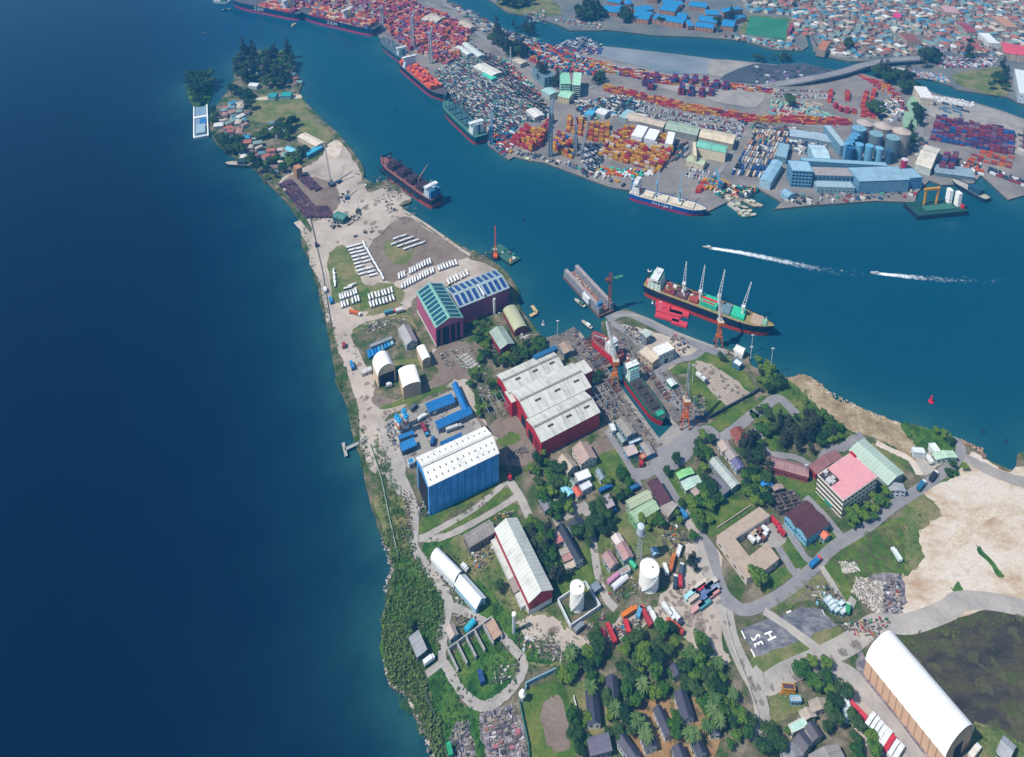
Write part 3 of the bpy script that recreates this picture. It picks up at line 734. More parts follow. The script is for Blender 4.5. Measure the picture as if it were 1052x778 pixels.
def redhall():
    h = 15
    A, B, C = gp('C 318,680 622,530 702,637', h)
    u = (B - A).normalized(); a = math.atan2(u.y, u.x)
    c0 = A.copy(); c0.z = 0
    t = thing('workshop_hall', 'largest red hall under three broad pale grey roofs', 'industrial hall', c0, a)
    inv = Matrix.Rotation(-a, 3, 'Z'); n = Vector((-u.y, u.x, 0))
    wm = ROOF('#b8242f', .8, .45, sheet=3); rm = ROOF('#cfcfc8', .8, .32, rk := .88, sheet=6)
    for i, (code, hh, rise) in enumerate((('C 318,682 622,532 704,640', 15, 3.2), ('C 236,533 560,382 625,522', 15.6, 3.6), ('C 158,442 450,318 552,385', 15, 3.0))):
        A, B, Cc = [inv @ (p - c0) for p in gp(code, hh)]
        L = B.x - A.x; W = (Cc.y - B.y); 
        mb, prof = body(L, abs(W), hh, rise, 'gable', wm)
        off = Vector(((A.x + B.x) / 2, (A.y + Cc.y) / 2, 0))
        if i < 2: nxt = inv @ (gp('C 236,533' if i == 0 else 'C 158,442', hh)[0] - c0)
        w1 = mb.build('wall', t, off); r1 = roof_mesh(L, abs(W), prof, rm, .6, edge=m_trim).build('roof', t, off)
        for k in range(3):
            x = -L / 2 + L * (k + .6) / 3.2; mb = MB(); mb.box(x, -abs(W) * .22, hh + rise * .55, x + L * .09, -abs(W) * .22 + 1.6, hh + rise * .55 + .9, M('#4c4c4a', .7, .3)); mb.build('roof_ventilator', t, off)
        mb = MB(); mb.box(-L / 2, -.8, hh + rise + .1, L / 2, .8, hh + rise + .7, M('#8f8f88', .7, .35)); mb.build('ridge_vent', t, off)
        for k, yy in enumerate((-abs(W) * .22, abs(W) * .22)):
            mb = MB(); mb.box(-L / 2 - .15, yy - 3.4, .1, -L / 2 - .02, yy + 3.4, 9.5, m_dark if k != i % 2 else M('#7c1c26')); mb.build('hangar_door', t, off)
    mb = MB(); A = inv @ (gp('C 545,385', 15)[0] - c0); mb.box(A.x - 2, A.y - 14, 0, A.x + 14, A.y - 1, 14, wm, top=rm); mb.build('annex', t)
    A = inv @ (gp('C 210,535', 15)[0] - c0); mb = MB(); mb.box(A.x - 1, A.y - 10, 0, A.x + 9, A.y + 2, 14.2, wm, top=rm); mb.build('annex', t)
    mb = MB(); A = inv @ (gp('C 365,360', 17)[0] - c0); mb.box(A.x, A.y, 14, A.x + 22, A.y + 4, 18.2, M('#2f6a98', .3, .2)); mb.build('skylight', t)
redhall()
def whitehangar(t, L, W, h):
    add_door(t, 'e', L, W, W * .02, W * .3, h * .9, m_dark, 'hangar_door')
    for i in range(1, 12):
        mb = MB(); x = -L / 2 + L * i / 12; mb.box(x - .2, -W / 2 - .3, 0, x + .2, -W / 2 - .02, h, M('#b79a80')); mb.build('wall_rib', t)
bld('T 200,262 618,778 760,628', 12, 11, 'barrel', '#f6f6f4', '#d8b294', 'very large white barrel-roofed tent hangar with tan walls beside the marsh', 'tent_hangar', 'hangar', None, doors=(), extra=whitehangar,
    rib=0, dirt=.04, rk=1.0, walldirt=.1)
def redlong(t, L, W, h):
    for sy in (-1,):
        mb = MB(); mb.box(-L / 2, sy * W / 2 - .15, 0, L / 2, sy * W / 2 - .02, h * .45, m_trim); mb.build('plinth', t)
    mb = MB(); mb.box(L / 2 + .02, -W / 2 + .5, 0, L / 2 + .15, W / 2 - .5, h * .35, M('#d5dade')); mb.build('plinth', t)
    add_door(t, 'e', L, W, -W * .2, W * .18, h * .7, M('#7c1c26'), 'hangar_door')
    mb = MB(); mb.box(-L / 2, -W / 2 - 3.2, .2, L / 2 - 4, -W / 2 - .2, 3.2, M('#c9ccc8')); mb.build('lean_to', t)
bld('J 668,75 850,465 970,387', 11, 4, 'gable', '#cfd3cd', '#a82432', 'long narrow shed with pale roof and red gable end beside the water tanks', 'warehouse', 'warehouse', None, doors=(), corr=True, extra=redlong, dirt=.2, edge='#e3e3e0')
bld('J 328,238 450,362 492,302', 5.5, 4.5, 'barrel', '#e6ecee', '#cfd6d8', 'northern of the two white round-roofed sheds by the winding track', 'store_shed', 'shed', None, rib=.3, dirt=.12, rk=.95)
bld('J 458,372 568,497 612,430', 5.5, 3.5, 'gable', '#e9f0f2', '#9cc6dc', 'southern of the two white round-roofed sheds, with pale blue end', 'store_shed', 'shed', None, rib=.3, dirt=.12, rk=.95, doors=(('e', 0, 4, 4),))
bld('J 213,655 255,755 298,712', 5, .8, 'mono', '#9a9fa3', '#6c7479', 'lone grey-roofed store in the green scrub near the lagoon', 'store_shed', 'shed', (4, 2, 1))
bld('J 402,600 428,655 468,630', 4.5, 1.6, 'gable', '#b8a8a0', '#a9c9d6', 'small beige-roofed hut inside the track loop', 'hut', 'hut')
bld('J 742,350 770,412 800,390', 4, 1, 'mono', '#9c918a', '#84796f', 'small brown-roofed hut against the long red shed', 'hut', 'hut')
bld('I 525,688 662,605 640,540', 6.5, 2, 'gable', '#9f9894', '#857f7c', 'low grey-brown shed across the track from the grass strips', 'warehouse', 'warehouse', (7, 3, 1), dirt=.35)
# tent shelters
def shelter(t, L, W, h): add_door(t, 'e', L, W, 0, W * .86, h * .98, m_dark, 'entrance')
bld('B 222,228 250,295 342,257', 12, 9, 'barrel', '#f3f1ea', '#d9c3a6', 'arched white fabric shelter with dark open front', 'fabric_shelter', 'shelter', None, doors=(), extra=shelter, rib=.2, dirt=.06, rk=1.0)
bld('B 360,268 385,357 478,325', 12, 2.5, 'barrel', '#f5f3ed', '#c9b193', 'square white-topped fabric shelter with tan sides in the middle of three', 'fabric_shelter', 'shelter', None, doors=(), rib=.2, dirt=.05, rk=1.0)
bld('B 458,148 488,212 531,193', 9, 1.8, 'barrel', '#f3f1ea', '#ccb598', 'smallest white-topped fabric shelter, below the great purple hall', 'fabric_shelter', 'shelter', None, doors=(), rib=.2, dirt=.05, rk=1.0)
bld('B 362,48 405,132 456,100', 6.5, 3, 'gable', '#aaa8a8', '#c4ccd0', 'grey-roofed two-storey office beside the row of blue tarpaulins', 'office_block', 'office', (6, 2, 2))
bld('B 206,126 320,80 325,96', 4, .4, 'flat', '#9aa0a3', '#8b9296', 'long grey shed behind the blue tarpaulin bays', 'store_shed', 'shed', (10, 1, 1))
# blue-roofed works
for code, lab in (('B 522,484 658,430 640,388', 'upper wing of the blue-roofed workshop court'), ('B 570,574 748,492 735,455', 'lower wing of the blue-roofed workshop court'),
                  ('B 706,478 645,336 672,330', 'cross wing joining the two blue-roofed workshop wings')):
    bld(code, 5.5, 1.4, 'gable', '#1e74b8', '#8d9aa5', lab, 'workshop', 'workshop', (6, 1, 1), dirt=.15)
bld('B 365,628 440,600 436,588', 4, .5, 'mono', '#2277b8', '#6f7f8c', 'narrow blue canopy beneath the mixing silos', 'canopy', 'canopy', None)
bld('B 380,692 452,660 440,628', 5, 1, 'mono', '#2a80c0', '#50606c', 'blue-roofed batching house by the mixing silos', 'batching_house', 'shed', None)
bld('B 590,662 698,612 692,600', 4, .4, 'mono', '#2068a6', '#315a80', 'thin blue-roofed rack store by the huge blue shed', 'canopy', 'canopy', None)
bld('B 418,766 448,752 436,730', 4, .4, 'flat', '#3a8fc8', '#dfe6ea', 'small pale blue cabin left of the huge blue shed', 'cabin', 'cabin', (2, 1, 1))
bld('B 163,285 215,262 210,240', 3, .8, 'barrel', '#d2d2cd', '#b5b5b0', 'low whitish tunnel next to the arched fabric shelter', 'fabric_shelter', 'shelter', None)
# channel side
bld('C 195,107 255,218 318,182', 6, 3.5, 'barrel', '#b9bd9a', '#8c2f36', 'olive round-roofed shed beside the channel', 'warehouse', 'warehouse', (4, 2, 1), corr=True, dirt=.15)
bld('C 122,217 180,308 248,270', 8, 2.6, 'gable', '#9fb0a4', '#97283a', 'grey-green roofed red shed among the trees above the red hall', 'warehouse', 'warehouse', (4, 2, 1), corr=True)
bld('C 490,285 520,333 566,308', 6, 1.2, 'gable', '#a89684', '#7e95a5', 'beige-roofed dock office right above the red hall', 'office_block', 'office', (4, 3, 2))
# mole
bld('F 505,186 585,150 545,111', 11, .6, 'flat', '#ecebe8', '#dfdedb', 'bright white flat-roofed block on the mole', 'office_block', 'office', (4, 3, 2), doors=(('s', 0, 3, 5),))
bld('F 460,232 500,200 440,128', 8, .5, 'flat', '#d5c8b4', '#bfae98', 'tan flat-roofed block joined to the white one on the mole', 'office_block', 'office', (2, 4, 2))
bld('F 432,90 458,72 430,40', 9, 1.5, 'gable', '#c7d2cb', '#8a9096', 'narrow pale green roofed tower shed on the mole', 'workshop', 'workshop', (2, 2, 2))
bld('F 545,318 570,348 597,333', 4, .8, 'gable', '#d8e6e0', '#2f9a8a', 'small white-roofed green hut beside the dock road', 'hut', 'hut')
bld('F 903,160 945,180 965,150', 5, 2.5, 'barrel', '#ecece8', '#dfe0de', 'larger white canopy on the quay beside the big black ship', 'canopy', 'canopy', None)
bld('F 900,222 935,245 945,222', 5, .5, 'flat', '#e8eaea', '#4f92ba', 'blue cabin with white roof on the quay', 'cabin', 'cabin', (3, 2, 2))
# dock head sheds
bld('L 482,15 543,98 585,72', 5, 1.0, 'gable', '#9a938a', '#9bbccf', 'grey-tan roofed shed by the lower end of the dock', 'workshop', 'workshop', (5, 3, 1))
bld('L 487,85 517,128 534,117', 4.5, .8, 'gable', '#93a29c', '#8fa3a8', 'small grey-green roofed shed beside the tan shed', 'workshop', 'workshop', (3, 1, 1))
bld('L 445,35 462,72 482,62', 5, .5, 'flat', '#dfe3e6', '#d5d9dc', 'white boxy shed with rough roof between the red hall and dock', 'store_shed', 'shed', (2, 2, 1))
bld('L 612,140 650,200 686,180', 5, .8, 'gable', '#a09a94', '#4d8fc0', 'grey-roofed blue shed by the dock road junction', 'workshop', 'workshop', (4, 2, 1))
bld('L 545,200 598,180 572,140', 4, .6, 'gable', '#c9b9b4', '#7db2d2', 'white and red roofed blue cabin row by the dock road junction', 'cabin', 'cabin', (4, 2, 1))
bld('L 605,200 622,220 645,205', 3.5, .5, 'flat', '#cf9a7c', '#b5473a', 'small orange-roofed cabin by the dock road junction', 'cabin', 'cabin', (2, 1, 1))
bld('L 555,140 615,116 610,105', 3.5, .3, 'flat', '#d5dde4', '#7fb4d6', 'narrow pale blue cabin behind the white and red one', 'cabin', 'cabin', (4, 1, 1))
# housing, left block
bld('L 252,162 298,246 375,205', 7, 3, 'gable', '#b39a90', '#e3ddd8', 'biggest pinkish-beige roofed villa right below the red hall', 'villa', 'house', (4, 4, 2), walldirt=.1)
bld('L 168,225 222,288 275,250', 6, 2.5, 'gable', '#b4a592', '#d8d6d0', 'beige and green roofed villa left of the biggest one', 'villa', 'house', (4, 3, 2), walldirt=.1)
bld('L 205,342 238,366 280,348', 4.5, 1.2, 'gable', '#93a59c', '#c9d0d0', 'green-grey roofed bungalow in the white cluster', 'bungalow', 'house')
bld('L 262,300 282,340 348,308', 6, 1, 'flat', '#eef0f2', '#dfe3e8', 'white flat-roofed house with water tanks on top', 'house', 'house', (3, 3, 2))
bld('L 285,360 303,388 355,362', 4.5, .5, 'flat', '#dcdfe4', '#c9cfd6', 'lower white flat-roofed house in front of the other', 'house', 'house', (3, 2, 1))
bld('L 188,372 220,417 254,396', 5, 1, 'gable', '#8fd0e8', '#7cbbd8', 'light blue roofed cottage', 'cottage', 'house')
bld('L 252,377 278,417 302,402', 4.5, 1, 'gable', '#d0604a', '#e2dcd8', 'orange-red roofed white cottage', 'cottage', 'house')
bld('L 72,435 105,497 141,468', 4.5, 1.2, 'gable', '#7d7c88', '#8a8f98', 'grey-mauve roofed bungalow alone among trees', 'bungalow', 'house')
bld('L 376,282 403,332 423,314', 4.5, 1.2, 'gable', '#8396a0', '#d8dcdc', 'narrow grey-blue roofed cottage on the lawn', 'cottage', 'house')
bld('L 410,425 440,482 470,462', 6.5, .8, 'mono', '#a59aa4', '#9c1f38', 'crimson-walled shed with mauve roof beside the dark tree', 'store_shed', 'shed', (2, 2, 1))
bld('L 535,440 648,382 672,422', 8, 1.5, 'gable', '#b9c3a4', '#9cb39a', 'upper bay of the pale green roofed warehouse', 'warehouse', 'warehouse', (6, 2, 1), dirt=.2)
bld('L 556,500 674,428 708,482', 7, 1.5, 'gable', '#a9c4a2', '#7fb488', 'lower bay of the pale green roofed warehouse', 'warehouse', 'warehouse', (6, 2, 1), dirt=.2)
bld('L 652,350 722,470 768,440', 7, 1.5, 'mono', '#55323f', '#a9a09a', 'long maroon-roofed hall on the road bend', 'warehouse', 'warehouse', (8, 3, 1), dirt=.3)
bld('L 722,482 765,520 800,465', 7, .8, 'mono', '#a8a098', '#b5aaa0', 'grey-beige end block below the maroon roof', 'workshop', 'workshop', (4, 3, 1))
bld('L 805,296 823,325 895,288', 4.5, .8, 'gable', '#8ed08a', '#b0b8a8', 'bright green roofed row house', 'row_house', 'house', (3, 4, 1))
bld('L 832,346 858,388 938,340', 4.5, .8, 'gable', '#b9d6c8', '#c6cfc9', 'whitish green roofed row house', 'row_house', 'house', (3, 4, 1))
bld('L 880,385 905,412 952,378', 4, .6, 'mono', '#b8a49e', '#98a09a', 'pinkish roofed annex below the whitish green house', 'row_house', 'house', (2, 2, 1))
bld('G -12,445 15,490 57,467', 5, 1.5, 'gable', '#b9a89e', '#dcd8d2', 'beige-roofed cottage up the row by the lawn', 'cottage', 'house')
bld('G 25,492 58,532 96,510', 5, 1.5, 'gable', '#a49c98', '#d5d6d6', 'grey-beige roofed cottage in the middle of the row', 'cottage', 'house')
bld('G 60,542 90,590 125,566', 5, 1.5, 'gable', '#6e6d92', '#c9d4e4', 'violet-roofed cottage at the lower end of the row', 'cottage', 'house')
bld('G 60,387 103,448 148,410', 5, 1.8, 'gable', '#8f4a3e', '#b98c80', 'red-brown ribbed roof cottage by the road fork', 'cottage', 'house', rib=1.6)
bld('O 150,-30 270,112 308,86', 5, 1.2, 'gable', '#b3bdb8', '#a3b4bd', 'long pale roofed barrack partly under tree branches', 'barrack', 'house', (9, 2, 1))
bld('O 138,66 212,152 256,126', 5, 1.2, 'mono', '#77747c', '#3f78b8', 'blue-walled barrack with dull grey-mauve roof', 'barrack', 'house', (6, 2, 1))
bld('G 245,560 465,622 467,566', 6, 2, 'gable', '#a07c7c', '#9a4a50', 'long dusty pink roofed barrack below the dark pines', 'barrack', 'house', (12, 2, 1), edge='#a83a40')
bld('G 474,566 512,606 652,520', 6, 1.8, 'gable', '#94696a', '#b02c34', 'mauve roofed barrack with red end beside the pink block', 'barrack', 'house', (3, 8, 1))
bld('G 685,478 890,662 976,603', 8, 2, 'gable', '#b6cbbd', '#9aa89f', 'long mint-green roofed hall behind the pink-roofed block', 'hall', 'hall', (10, 3, 1), dirt=.15)
bld('H 318,625 335,663 397,627', 6, .8, 'gable', '#a7aab0', '#cdd5de', 'grey-white annex at the end of the mint-green hall', 'annex_house', 'house', (2, 3, 2))
bld('O 420,72 435,110 482,86', 4.5, 2, 'gable', '#2a86d8', '#b7dcea', 'bright blue roofed hut', 'hut', 'hut')
bld('O 488,108 500,128 542,106', 4, .6, 'gable', '#ab958c', '#a9aab0', 'small brownish hut right of the bright blue one', 'hut', 'hut')
bld('O 745,365 765,387 786,357', 4.5, 1.5, 'gable', '#e2785a', '#8fb4bc', 'little orange-roofed kiosk beside the maroon blue-walled hall', 'kiosk', 'kiosk', (1, 1, 1))
bld('O 550,256 664,182 725,240', 8, 1.8, 'gable', '#5f3a3e', '#7fb8d4', 'left half of the maroon-roofed blue-walled hall', 'hall', 'hall', (5, 4, 1), rib=1.4)
bld('O 610,315 725,242 786,302', 8, 1.8, 'gable', '#5b383c', '#7fb8d4', 'right half of the maroon-roofed blue-walled hall', 'hall', 'hall', (5, 4, 1), rib=1.4)
def ubuild():
    h = 6.5; P = gp('O 190,370 415,217 472,263 288,380 362,473 452,406 518,487 432,556 350,592', h)
    c = sum(P, Vector()) / len(P); c.z = 0
    t = thing('courtyard_building', 'beige building bent round a courtyard full of vehicles', 'office', c)
    Q = [p - c for p in P]; mb = MB(); mb.prism(Q, 0, h, M('#cdc0b4', .8, .2)); mb.build('wall', t)
    cc = sum(Q, Vector()) / len(Q); Q2 = [p + (p - cc).normalized() * .5 for p in Q]
    mb = MB(); mb.prism(Q2, h + .02, h + .5, M('#b5a392', .8, .2)); mb.build('roof', t)
    for i in range(len(Q)):
        p, q = Q[i], Q[(i + 1) % len(Q)]; d = q - p; n = int(d.length / 6); a = math.atan2(d.y, d.x)
        for k in range(n):
            m = p + d * ((k + .5) / n); mb = MB(); mb.box(-1.1, -.1, 0, 1.1, .1, 1.3, m_glass); o = mb.build('window', t, (m.x, m.y, 2)); o.rotation_euler.z = a
ubuild()
def pink(t, L, W, h):
    # roof terrace with plant at one corner
    mb = MB(); mb.box(-L / 2 + .4, W * .02, h + .32, -L / 2 + L * .28, W / 2 - .6, h + .5, M('#3c3a44', .8, .3)); mb.build('roof_terrace', t)
    for i in range(9):
        x = -L / 2 + uni(2, L * .24); y = uni(W * .06, W * .44); s = uni(.8, 2)
        mb = MB(); mb.box(x - s, y - s, h + .5, x + s, y + s, h + .5 + uni(1, 2.2), M(random.choice(['#c9c9c9', '#8f9398', '#6b5a52']))); mb.build('roof_plant', t)
    mb = MB(); mb.box(L / 2 - 1.5, W * .3, 3, L / 2 + .6, W * .5 + .6, h + 1.5, M('#b8242f')); mb.build('stair_fin', t)
    m = M('#e2a0a6', .8, .12)
    mb = MB(); mb.box(-L / 2 + L * .28, -W / 2 + .3, h + .32, L / 2 - .3, W / 2 - .3, h + .9, m); mb.box(-L / 2 + .3, -W / 2 + .3, h + .32, -L / 2 + L * .28, -W * .05, h + .9, m); mb.build('roof_deck', t)
bld('G 655,752 835,627 698,496', 15.5, .5, 'flat', '#e2a0a6', '#efe7d8', 'four-storey cream office block with pink roof and rows of windows', 'office_block', 'office', (9, 8, 4), walldirt=.1, extra=pink, ww=2.6, wh=1.7, doors=(('w', 0, 6, 3, M('#2f9a8a')),), ortho=True)
# M, N, P districts
bld('M 168,62 270,250 306,230', 5.5, 2.2, 'gable', '#343c4c', '#d8dde2', 'long slate-roofed terrace beside the row of little pink huts', 'terrace', 'house', (12, 2, 1), edge='#dfe3e6')
bld('M 222,46 246,86 322,50', 5.5, 2, 'gable', '#39404f', '#cdd3da', 'slate-roofed cottage at the head of the long slate terrace', 'cottage', 'house', (3, 3, 1))
for i, (a, b, rc) in enumerate(((132, 95, '#b9a79a'), (148, 128, '#c07a7c'), (182, 188, '#b0a298'), (198, 222, '#b58a84'), (210, 265, '#c9b9a8'))):
    bld(f'M {a},{b} {a+10},{b+25} {a+52},{b+3}', 3.8, .6, 'mono', rc, '#c9c4c0', f"{['topmost', 'second', 'middle', 'fourth', 'lowest'][i]} of five little huts beside the long slate terrace", 'hut', 'hut', (2, 2, 1))
bld('M 458,116 484,156 522,132', 4, 1, 'gable', '#d8cfca', '#cfc6c2', 'small off-white roofed house above the two pink-roofed ones', 'bungalow', 'house')
bld('M 485,165 524,238 571,212', 5, 1.4, 'gable', '#b08c8a', '#9fc3d4', 'larger pink-roofed bungalow left of the lattice tower', 'bungalow', 'house', (4, 2, 1))
bld('M 408,214 450,276 493,250', 5, 1.4, 'gable', '#a98886', '#b8c8cf', 'pink-roofed bungalow at the bend of the lane', 'bungalow', 'house', (4, 2, 1))
bld('M 502,296 516,320 556,288', 4, .5, 'flat', '#b39c92', '#b7cfd8', 'little boxy cabin below the pink-roofed bungalows', 'cabin', 'cabin', (2, 2, 1))
bld('M 350,372 368,402 396,384', 3.5, .6, 'mono', '#7e8c98', '#6f7f8c', 'grey shack between the small tank and the lane', 'shack', 'shack', None)
bld('M 668,182 682,212 708,195', 4, .8, 'gable', '#8fb3c8', '#7f98a8', 'little blue-grey hut above the big white tank', 'hut', 'hut', None)
TR = [('N 320,428 334,594 399,600', 'slate terrace house nearest the sports field'), ('N 430,350 441,470 497,476', 'shorter slate house behind the first terrace'),
      ('N 583,578 640,744 697,712', 'slate terrace house with pale gable in the middle of the estate'), ('N 485,690 560,800 612,770', 'slate terrace house cut by the lower picture edge'),
      ('N 684,532 746,672 782,640', 'slate terrace house half under a round tree'), ('N 797,452 838,590 892,555', 'slate terrace house with white gable and bare yard'),
      ('N 872,682 915,776 962,750', 'slate terrace house at the estate corner behind palms'), ('N 782,735 808,800 862,775', 'slate terrace house low on the estate edge'),
      ('N 768,300 790,348 832,330', 'small slate house deep in the grove'), ('N 972,600 990,665 1030,640', 'slate house screened by the hedge trees')]
for c_, l_ in TR: bld(c_, 4.8, 2.0, 'gable', random.choice(['#3f4152', '#484859', '#3a3d50']), '#d5dbe0', l_, 'terrace', 'house', (5, 2, 1), edge='#c3c9cf', dirt=.35)
bld('N 335,702 352,790 452,724', 4.5, 1, 'mono', '#6d6a7a', '#8a8d98', 'broad grey-purple roof next to the slate terraces', 'hall', 'hall', (4, 4, 1))
bld('P 575,620 598,662 668,600', 4.5, .6, 'flat', '#b9dcd0', '#e6e2d8', 'pale green flat-roofed house by the road end', 'house', 'house', (2, 4, 1))
bld('P 690,508 712,560 778,492', 5, 1.4, 'gable', '#a89c8c', '#cfc8bc', 'beige gabled house under the big tree cluster', 'house', 'house', (3, 4, 1))
bld('P 632,545 655,590 712,548', 4.5, 1, 'gable', '#b5a99a', '#d3cdc3', 'pale tan gabled house next to the pale green one', 'house', 'house', (2, 3, 1))
bld('P 596,690 644,752 700,706', 5, 1.8, 'gable', '#57535e', '#e0ddd8', 'charcoal-roofed row house with white parapet, left of a pair', 'row_house', 'house', (3, 3, 1), edge='#e6e3de')
bld('P 660,625 702,692 748,655', 5, 1.8, 'gable', '#524f5b', '#e0ddd8', 'charcoal-roofed row house with white parapet, right of a pair', 'row_house', 'house', (3, 3, 1), edge='#e6e3de')
bld('P 530,735 562,802 642,762', 4.5, 1.2, 'gable', '#8b8d92', '#d8d4cc', 'grey-roofed house at the lower edge below the pair', 'house', 'house', (3, 3, 1))
bld('P 690,790 730,870 862,770', 6, 2, 'gable', '#989490', '#c0b8ae', 'wide grey-beige roofed hall at the lower picture edge', 'hall', 'hall', (4, 6, 1))
bld('P 850,455 880,580 912,560', 4.5, .6, 'flat', '#dde6ea', '#a9cbd8', 'slim white-roofed house between trees and red trailer', 'house', 'house', (5, 1, 1))
bld('P 540,408 547,440 602,402', 3.2, .3, 'flat', '#5a4654', '#d99a28', 'dark-topped cabin with yellow end beside the gravel road', 'cabin', 'cabin', None)
bld('P 582,474 590,502 634,462', 3.5, .5, 'flat', '#b9c4cc', '#8fc3e0', 'pale blue cabin beside the big tree cluster', 'cabin', 'cabin', (1, 3, 1))
bld('T 872,725 930,778 1012,740', 5, 1.5, 'gable', '#a7abb0', '#c9d0d4', 'rough grey building at the lower right corner', 'house', 'house', (4, 3, 1))
# fuel stop
bld('H 447,437 460,465 502,425', 5, .4, 'flat', '#dde8ec', '#d0d8dc', 'small white canopy hut left of the fuel stop', 'canopy', 'canopy', None)
bld('H 533,402 572,456 596,440', 5, .4, 'flat', '#e3ecef', '#e0e4e6', 'long white canopy at the fuel stop', 'canopy', 'canopy', None)
bld('H 567,470 590,503 662,440', 5, 1, 'gable', '#b9d8bc', '#c9d8cc', 'pale green roofed shop at the fuel stop', 'shop', 'shop', (2, 4, 1))
# ruin
def ruin():
    c, a, L, W = frame('O 487,165 535,250 640,180', 5)
    t = thing('ruined_building', 'burnt out roofless building with charred rubble', 'ruin', c, a)
    wm = M('#6f6865', .9, .5); mb = MB()
    for i in range(5):
        x = -L / 2 + L * i / 4; mb.box(x - .2, -W / 2, 0, x + .2, W / 2, uni(3, 5), wm)
    for i in range(4):
        y = -W / 2 + W * i / 3; mb.box(-L / 2, y - .2, 0, L / 2, y + .2, uni(3, 5.3), wm)
    mb.build('wall', t); mb = MB()
    for i in range(130):
        x, y = uni(-L / 2, L / 2), uni(-W / 2, W / 2); s = uni(.4, 1.6); mb.box(x - s, y - s * .4, .2, x + s, y + s * .4, uni(1, 3.5), M(random.choice(['#4a4348', '#75696a', '#37333a', '#8c7f78'])), rot=rnd() * 3)
    mb.build('debris', t)
ruin()
# walls and fences
def wallrun(code, h, th, col, label, name='boundary_wall', cat='wall', close=False):
    P = gp(code); c = P[0].copy(); t = thing(name, label, cat, c); mb = MB(); m = M(col, .85, .3)
    n = len(P); 
    for i in range(n if close else n - 1):
        a, b = P[i] - c, P[(i + 1) % n] - c; d = b - a; L = d.length; ang = math.atan2(d.y, d.x); mid = (a + b) / 2
        mb = MB(); mb.box(-L / 2, -th / 2, 0, L / 2, th / 2, h, m); o = mb.build('wall_panel', t, mid); o.rotation_euler.z = ang
    return t
wallrun('M 172,462 240,600 398,492 318,366 234,420', 3.2, .6, '#d5dde2', 'white wall round the smaller white tank', close=True)
wallrun('N 165,320 60,370 0,400 K 832,425', 3, .7, '#7fa3b8', 'pale blue-grey wall above the sports field')
#, 3, .7, '#7fa3b8', 'blue-grey wall between the sports field and scrap yard')
wallrun('K 795,480 820,600 845,720 850,790', 2.2, .4, '#3f7a72', 'dark green fence on the sports field edge', 'fence', 'fence')
wallrun('F 770,520 860,470 1000,395 1037,370 G 230,175', 2.8, 1.2, '#2f3a40', 'dark hedge-like fence along the bare tan ground', 'fence', 'fence')
wallrun('I 0,140 60,320 110,560 150,740', 1.5, .4, '#9fb0a8', 'thin pale fence following the lagoon shore', 'fence', 'fence')
wallrun('e 130,180 235,340 285,560 320,778', 1.6, .4, '#6b706a', 'long fence between the truck yard and lagoon shore', 'fence', 'fence')
wallrun('K 110,60 200,250 290,430 370,620', 1.5, .4, '#4c6a5c', 'thin dark fence through the shoreline scrub', 'fence', 'fence')
wallrun('N 255,460 280,555', 2, .4, '#d8d8d0', 'short white wall left of the nearest slate terrace')
wallrun('O 370,210 280,270 190,330', 1.5, .5, '#b5a79c', 'low brown garden wall above the courtyard building')
wallrun('P 235,0 250,100 290,230 350,380 410,560 400,660', 1.0, .8, '#b8b4ac', 'low concrete kerb wall beside the gravel road')
# ================================================================ trees and scrub
def LEAF(name, c0, c1, c2):
    m, nt, b = newmat(name)
    tc = nt.nodes.new('ShaderNodeTexCoord'); oi = nt.nodes.new('ShaderNodeObjectInfo')
    n = noise(nt, .45, 3, .7, vec=tc.outputs['Object'])
    a = nt.nodes.new('ShaderNodeMath'); a.operation = 'MULTIPLY_ADD'; a.inputs[1].default_value = .5
    nt.links.new(oi.outputs['Random'], a.inputs[0]); nt.links.new(n.outputs[0], a.inputs[2])
    r = ramp(nt, a.outputs[0], [(.4, c0 + (1,)), (.65, c1 + (1,)), (.9, c2 + (1,))])
    nt.links.new(r.outputs[0], b.inputs['Base Color']); b.inputs['Roughness'].default_value = .7; b.inputs['Specular IOR Level'].default_value = .25
    return m
m_leaf = LEAF('leaves', (.014, .062, .012), (.04, .125, .016), (.13, .21, .025))
m_leaf2 = LEAF('dark_leaves', (.008, .035, .014), (.018, .06, .02), (.05, .1, .025))
m_leaf3 = LEAF('pine_needles', (.012, .026, .022), (.022, .04, .03), (.045, .06, .038))
m_palm = LEAF('palm_fronds', (.03, .07, .02), (.06, .12, .03), (.1, .16, .05))
m_bush = LEAF('bush_leaves', (.016, .06, .014), (.04, .105, .02), (.1, .15, .035))
m_bark = M('#6b5a4a', .9, .3)
def rvec():
    while True:
        v = Vector((uni(-1, 1), uni(-1, 1), uni(-1, 1)))
        if .01 < v.length < 1: return v.normalized()
def leaf_quad(mb, p, n, s, mat):
    a = n.cross(Vector((rnd() - .5, rnd() - .5, rnd() - .5))).normalized(); b = n.cross(a)
    a *= s * uni(.6, 1.2); b *= s * uni(.5, 1)
    mb.face([p - a - b * .4, p + a * .3 - b, p + a + b * .4, p - a * .3 + b], mat)
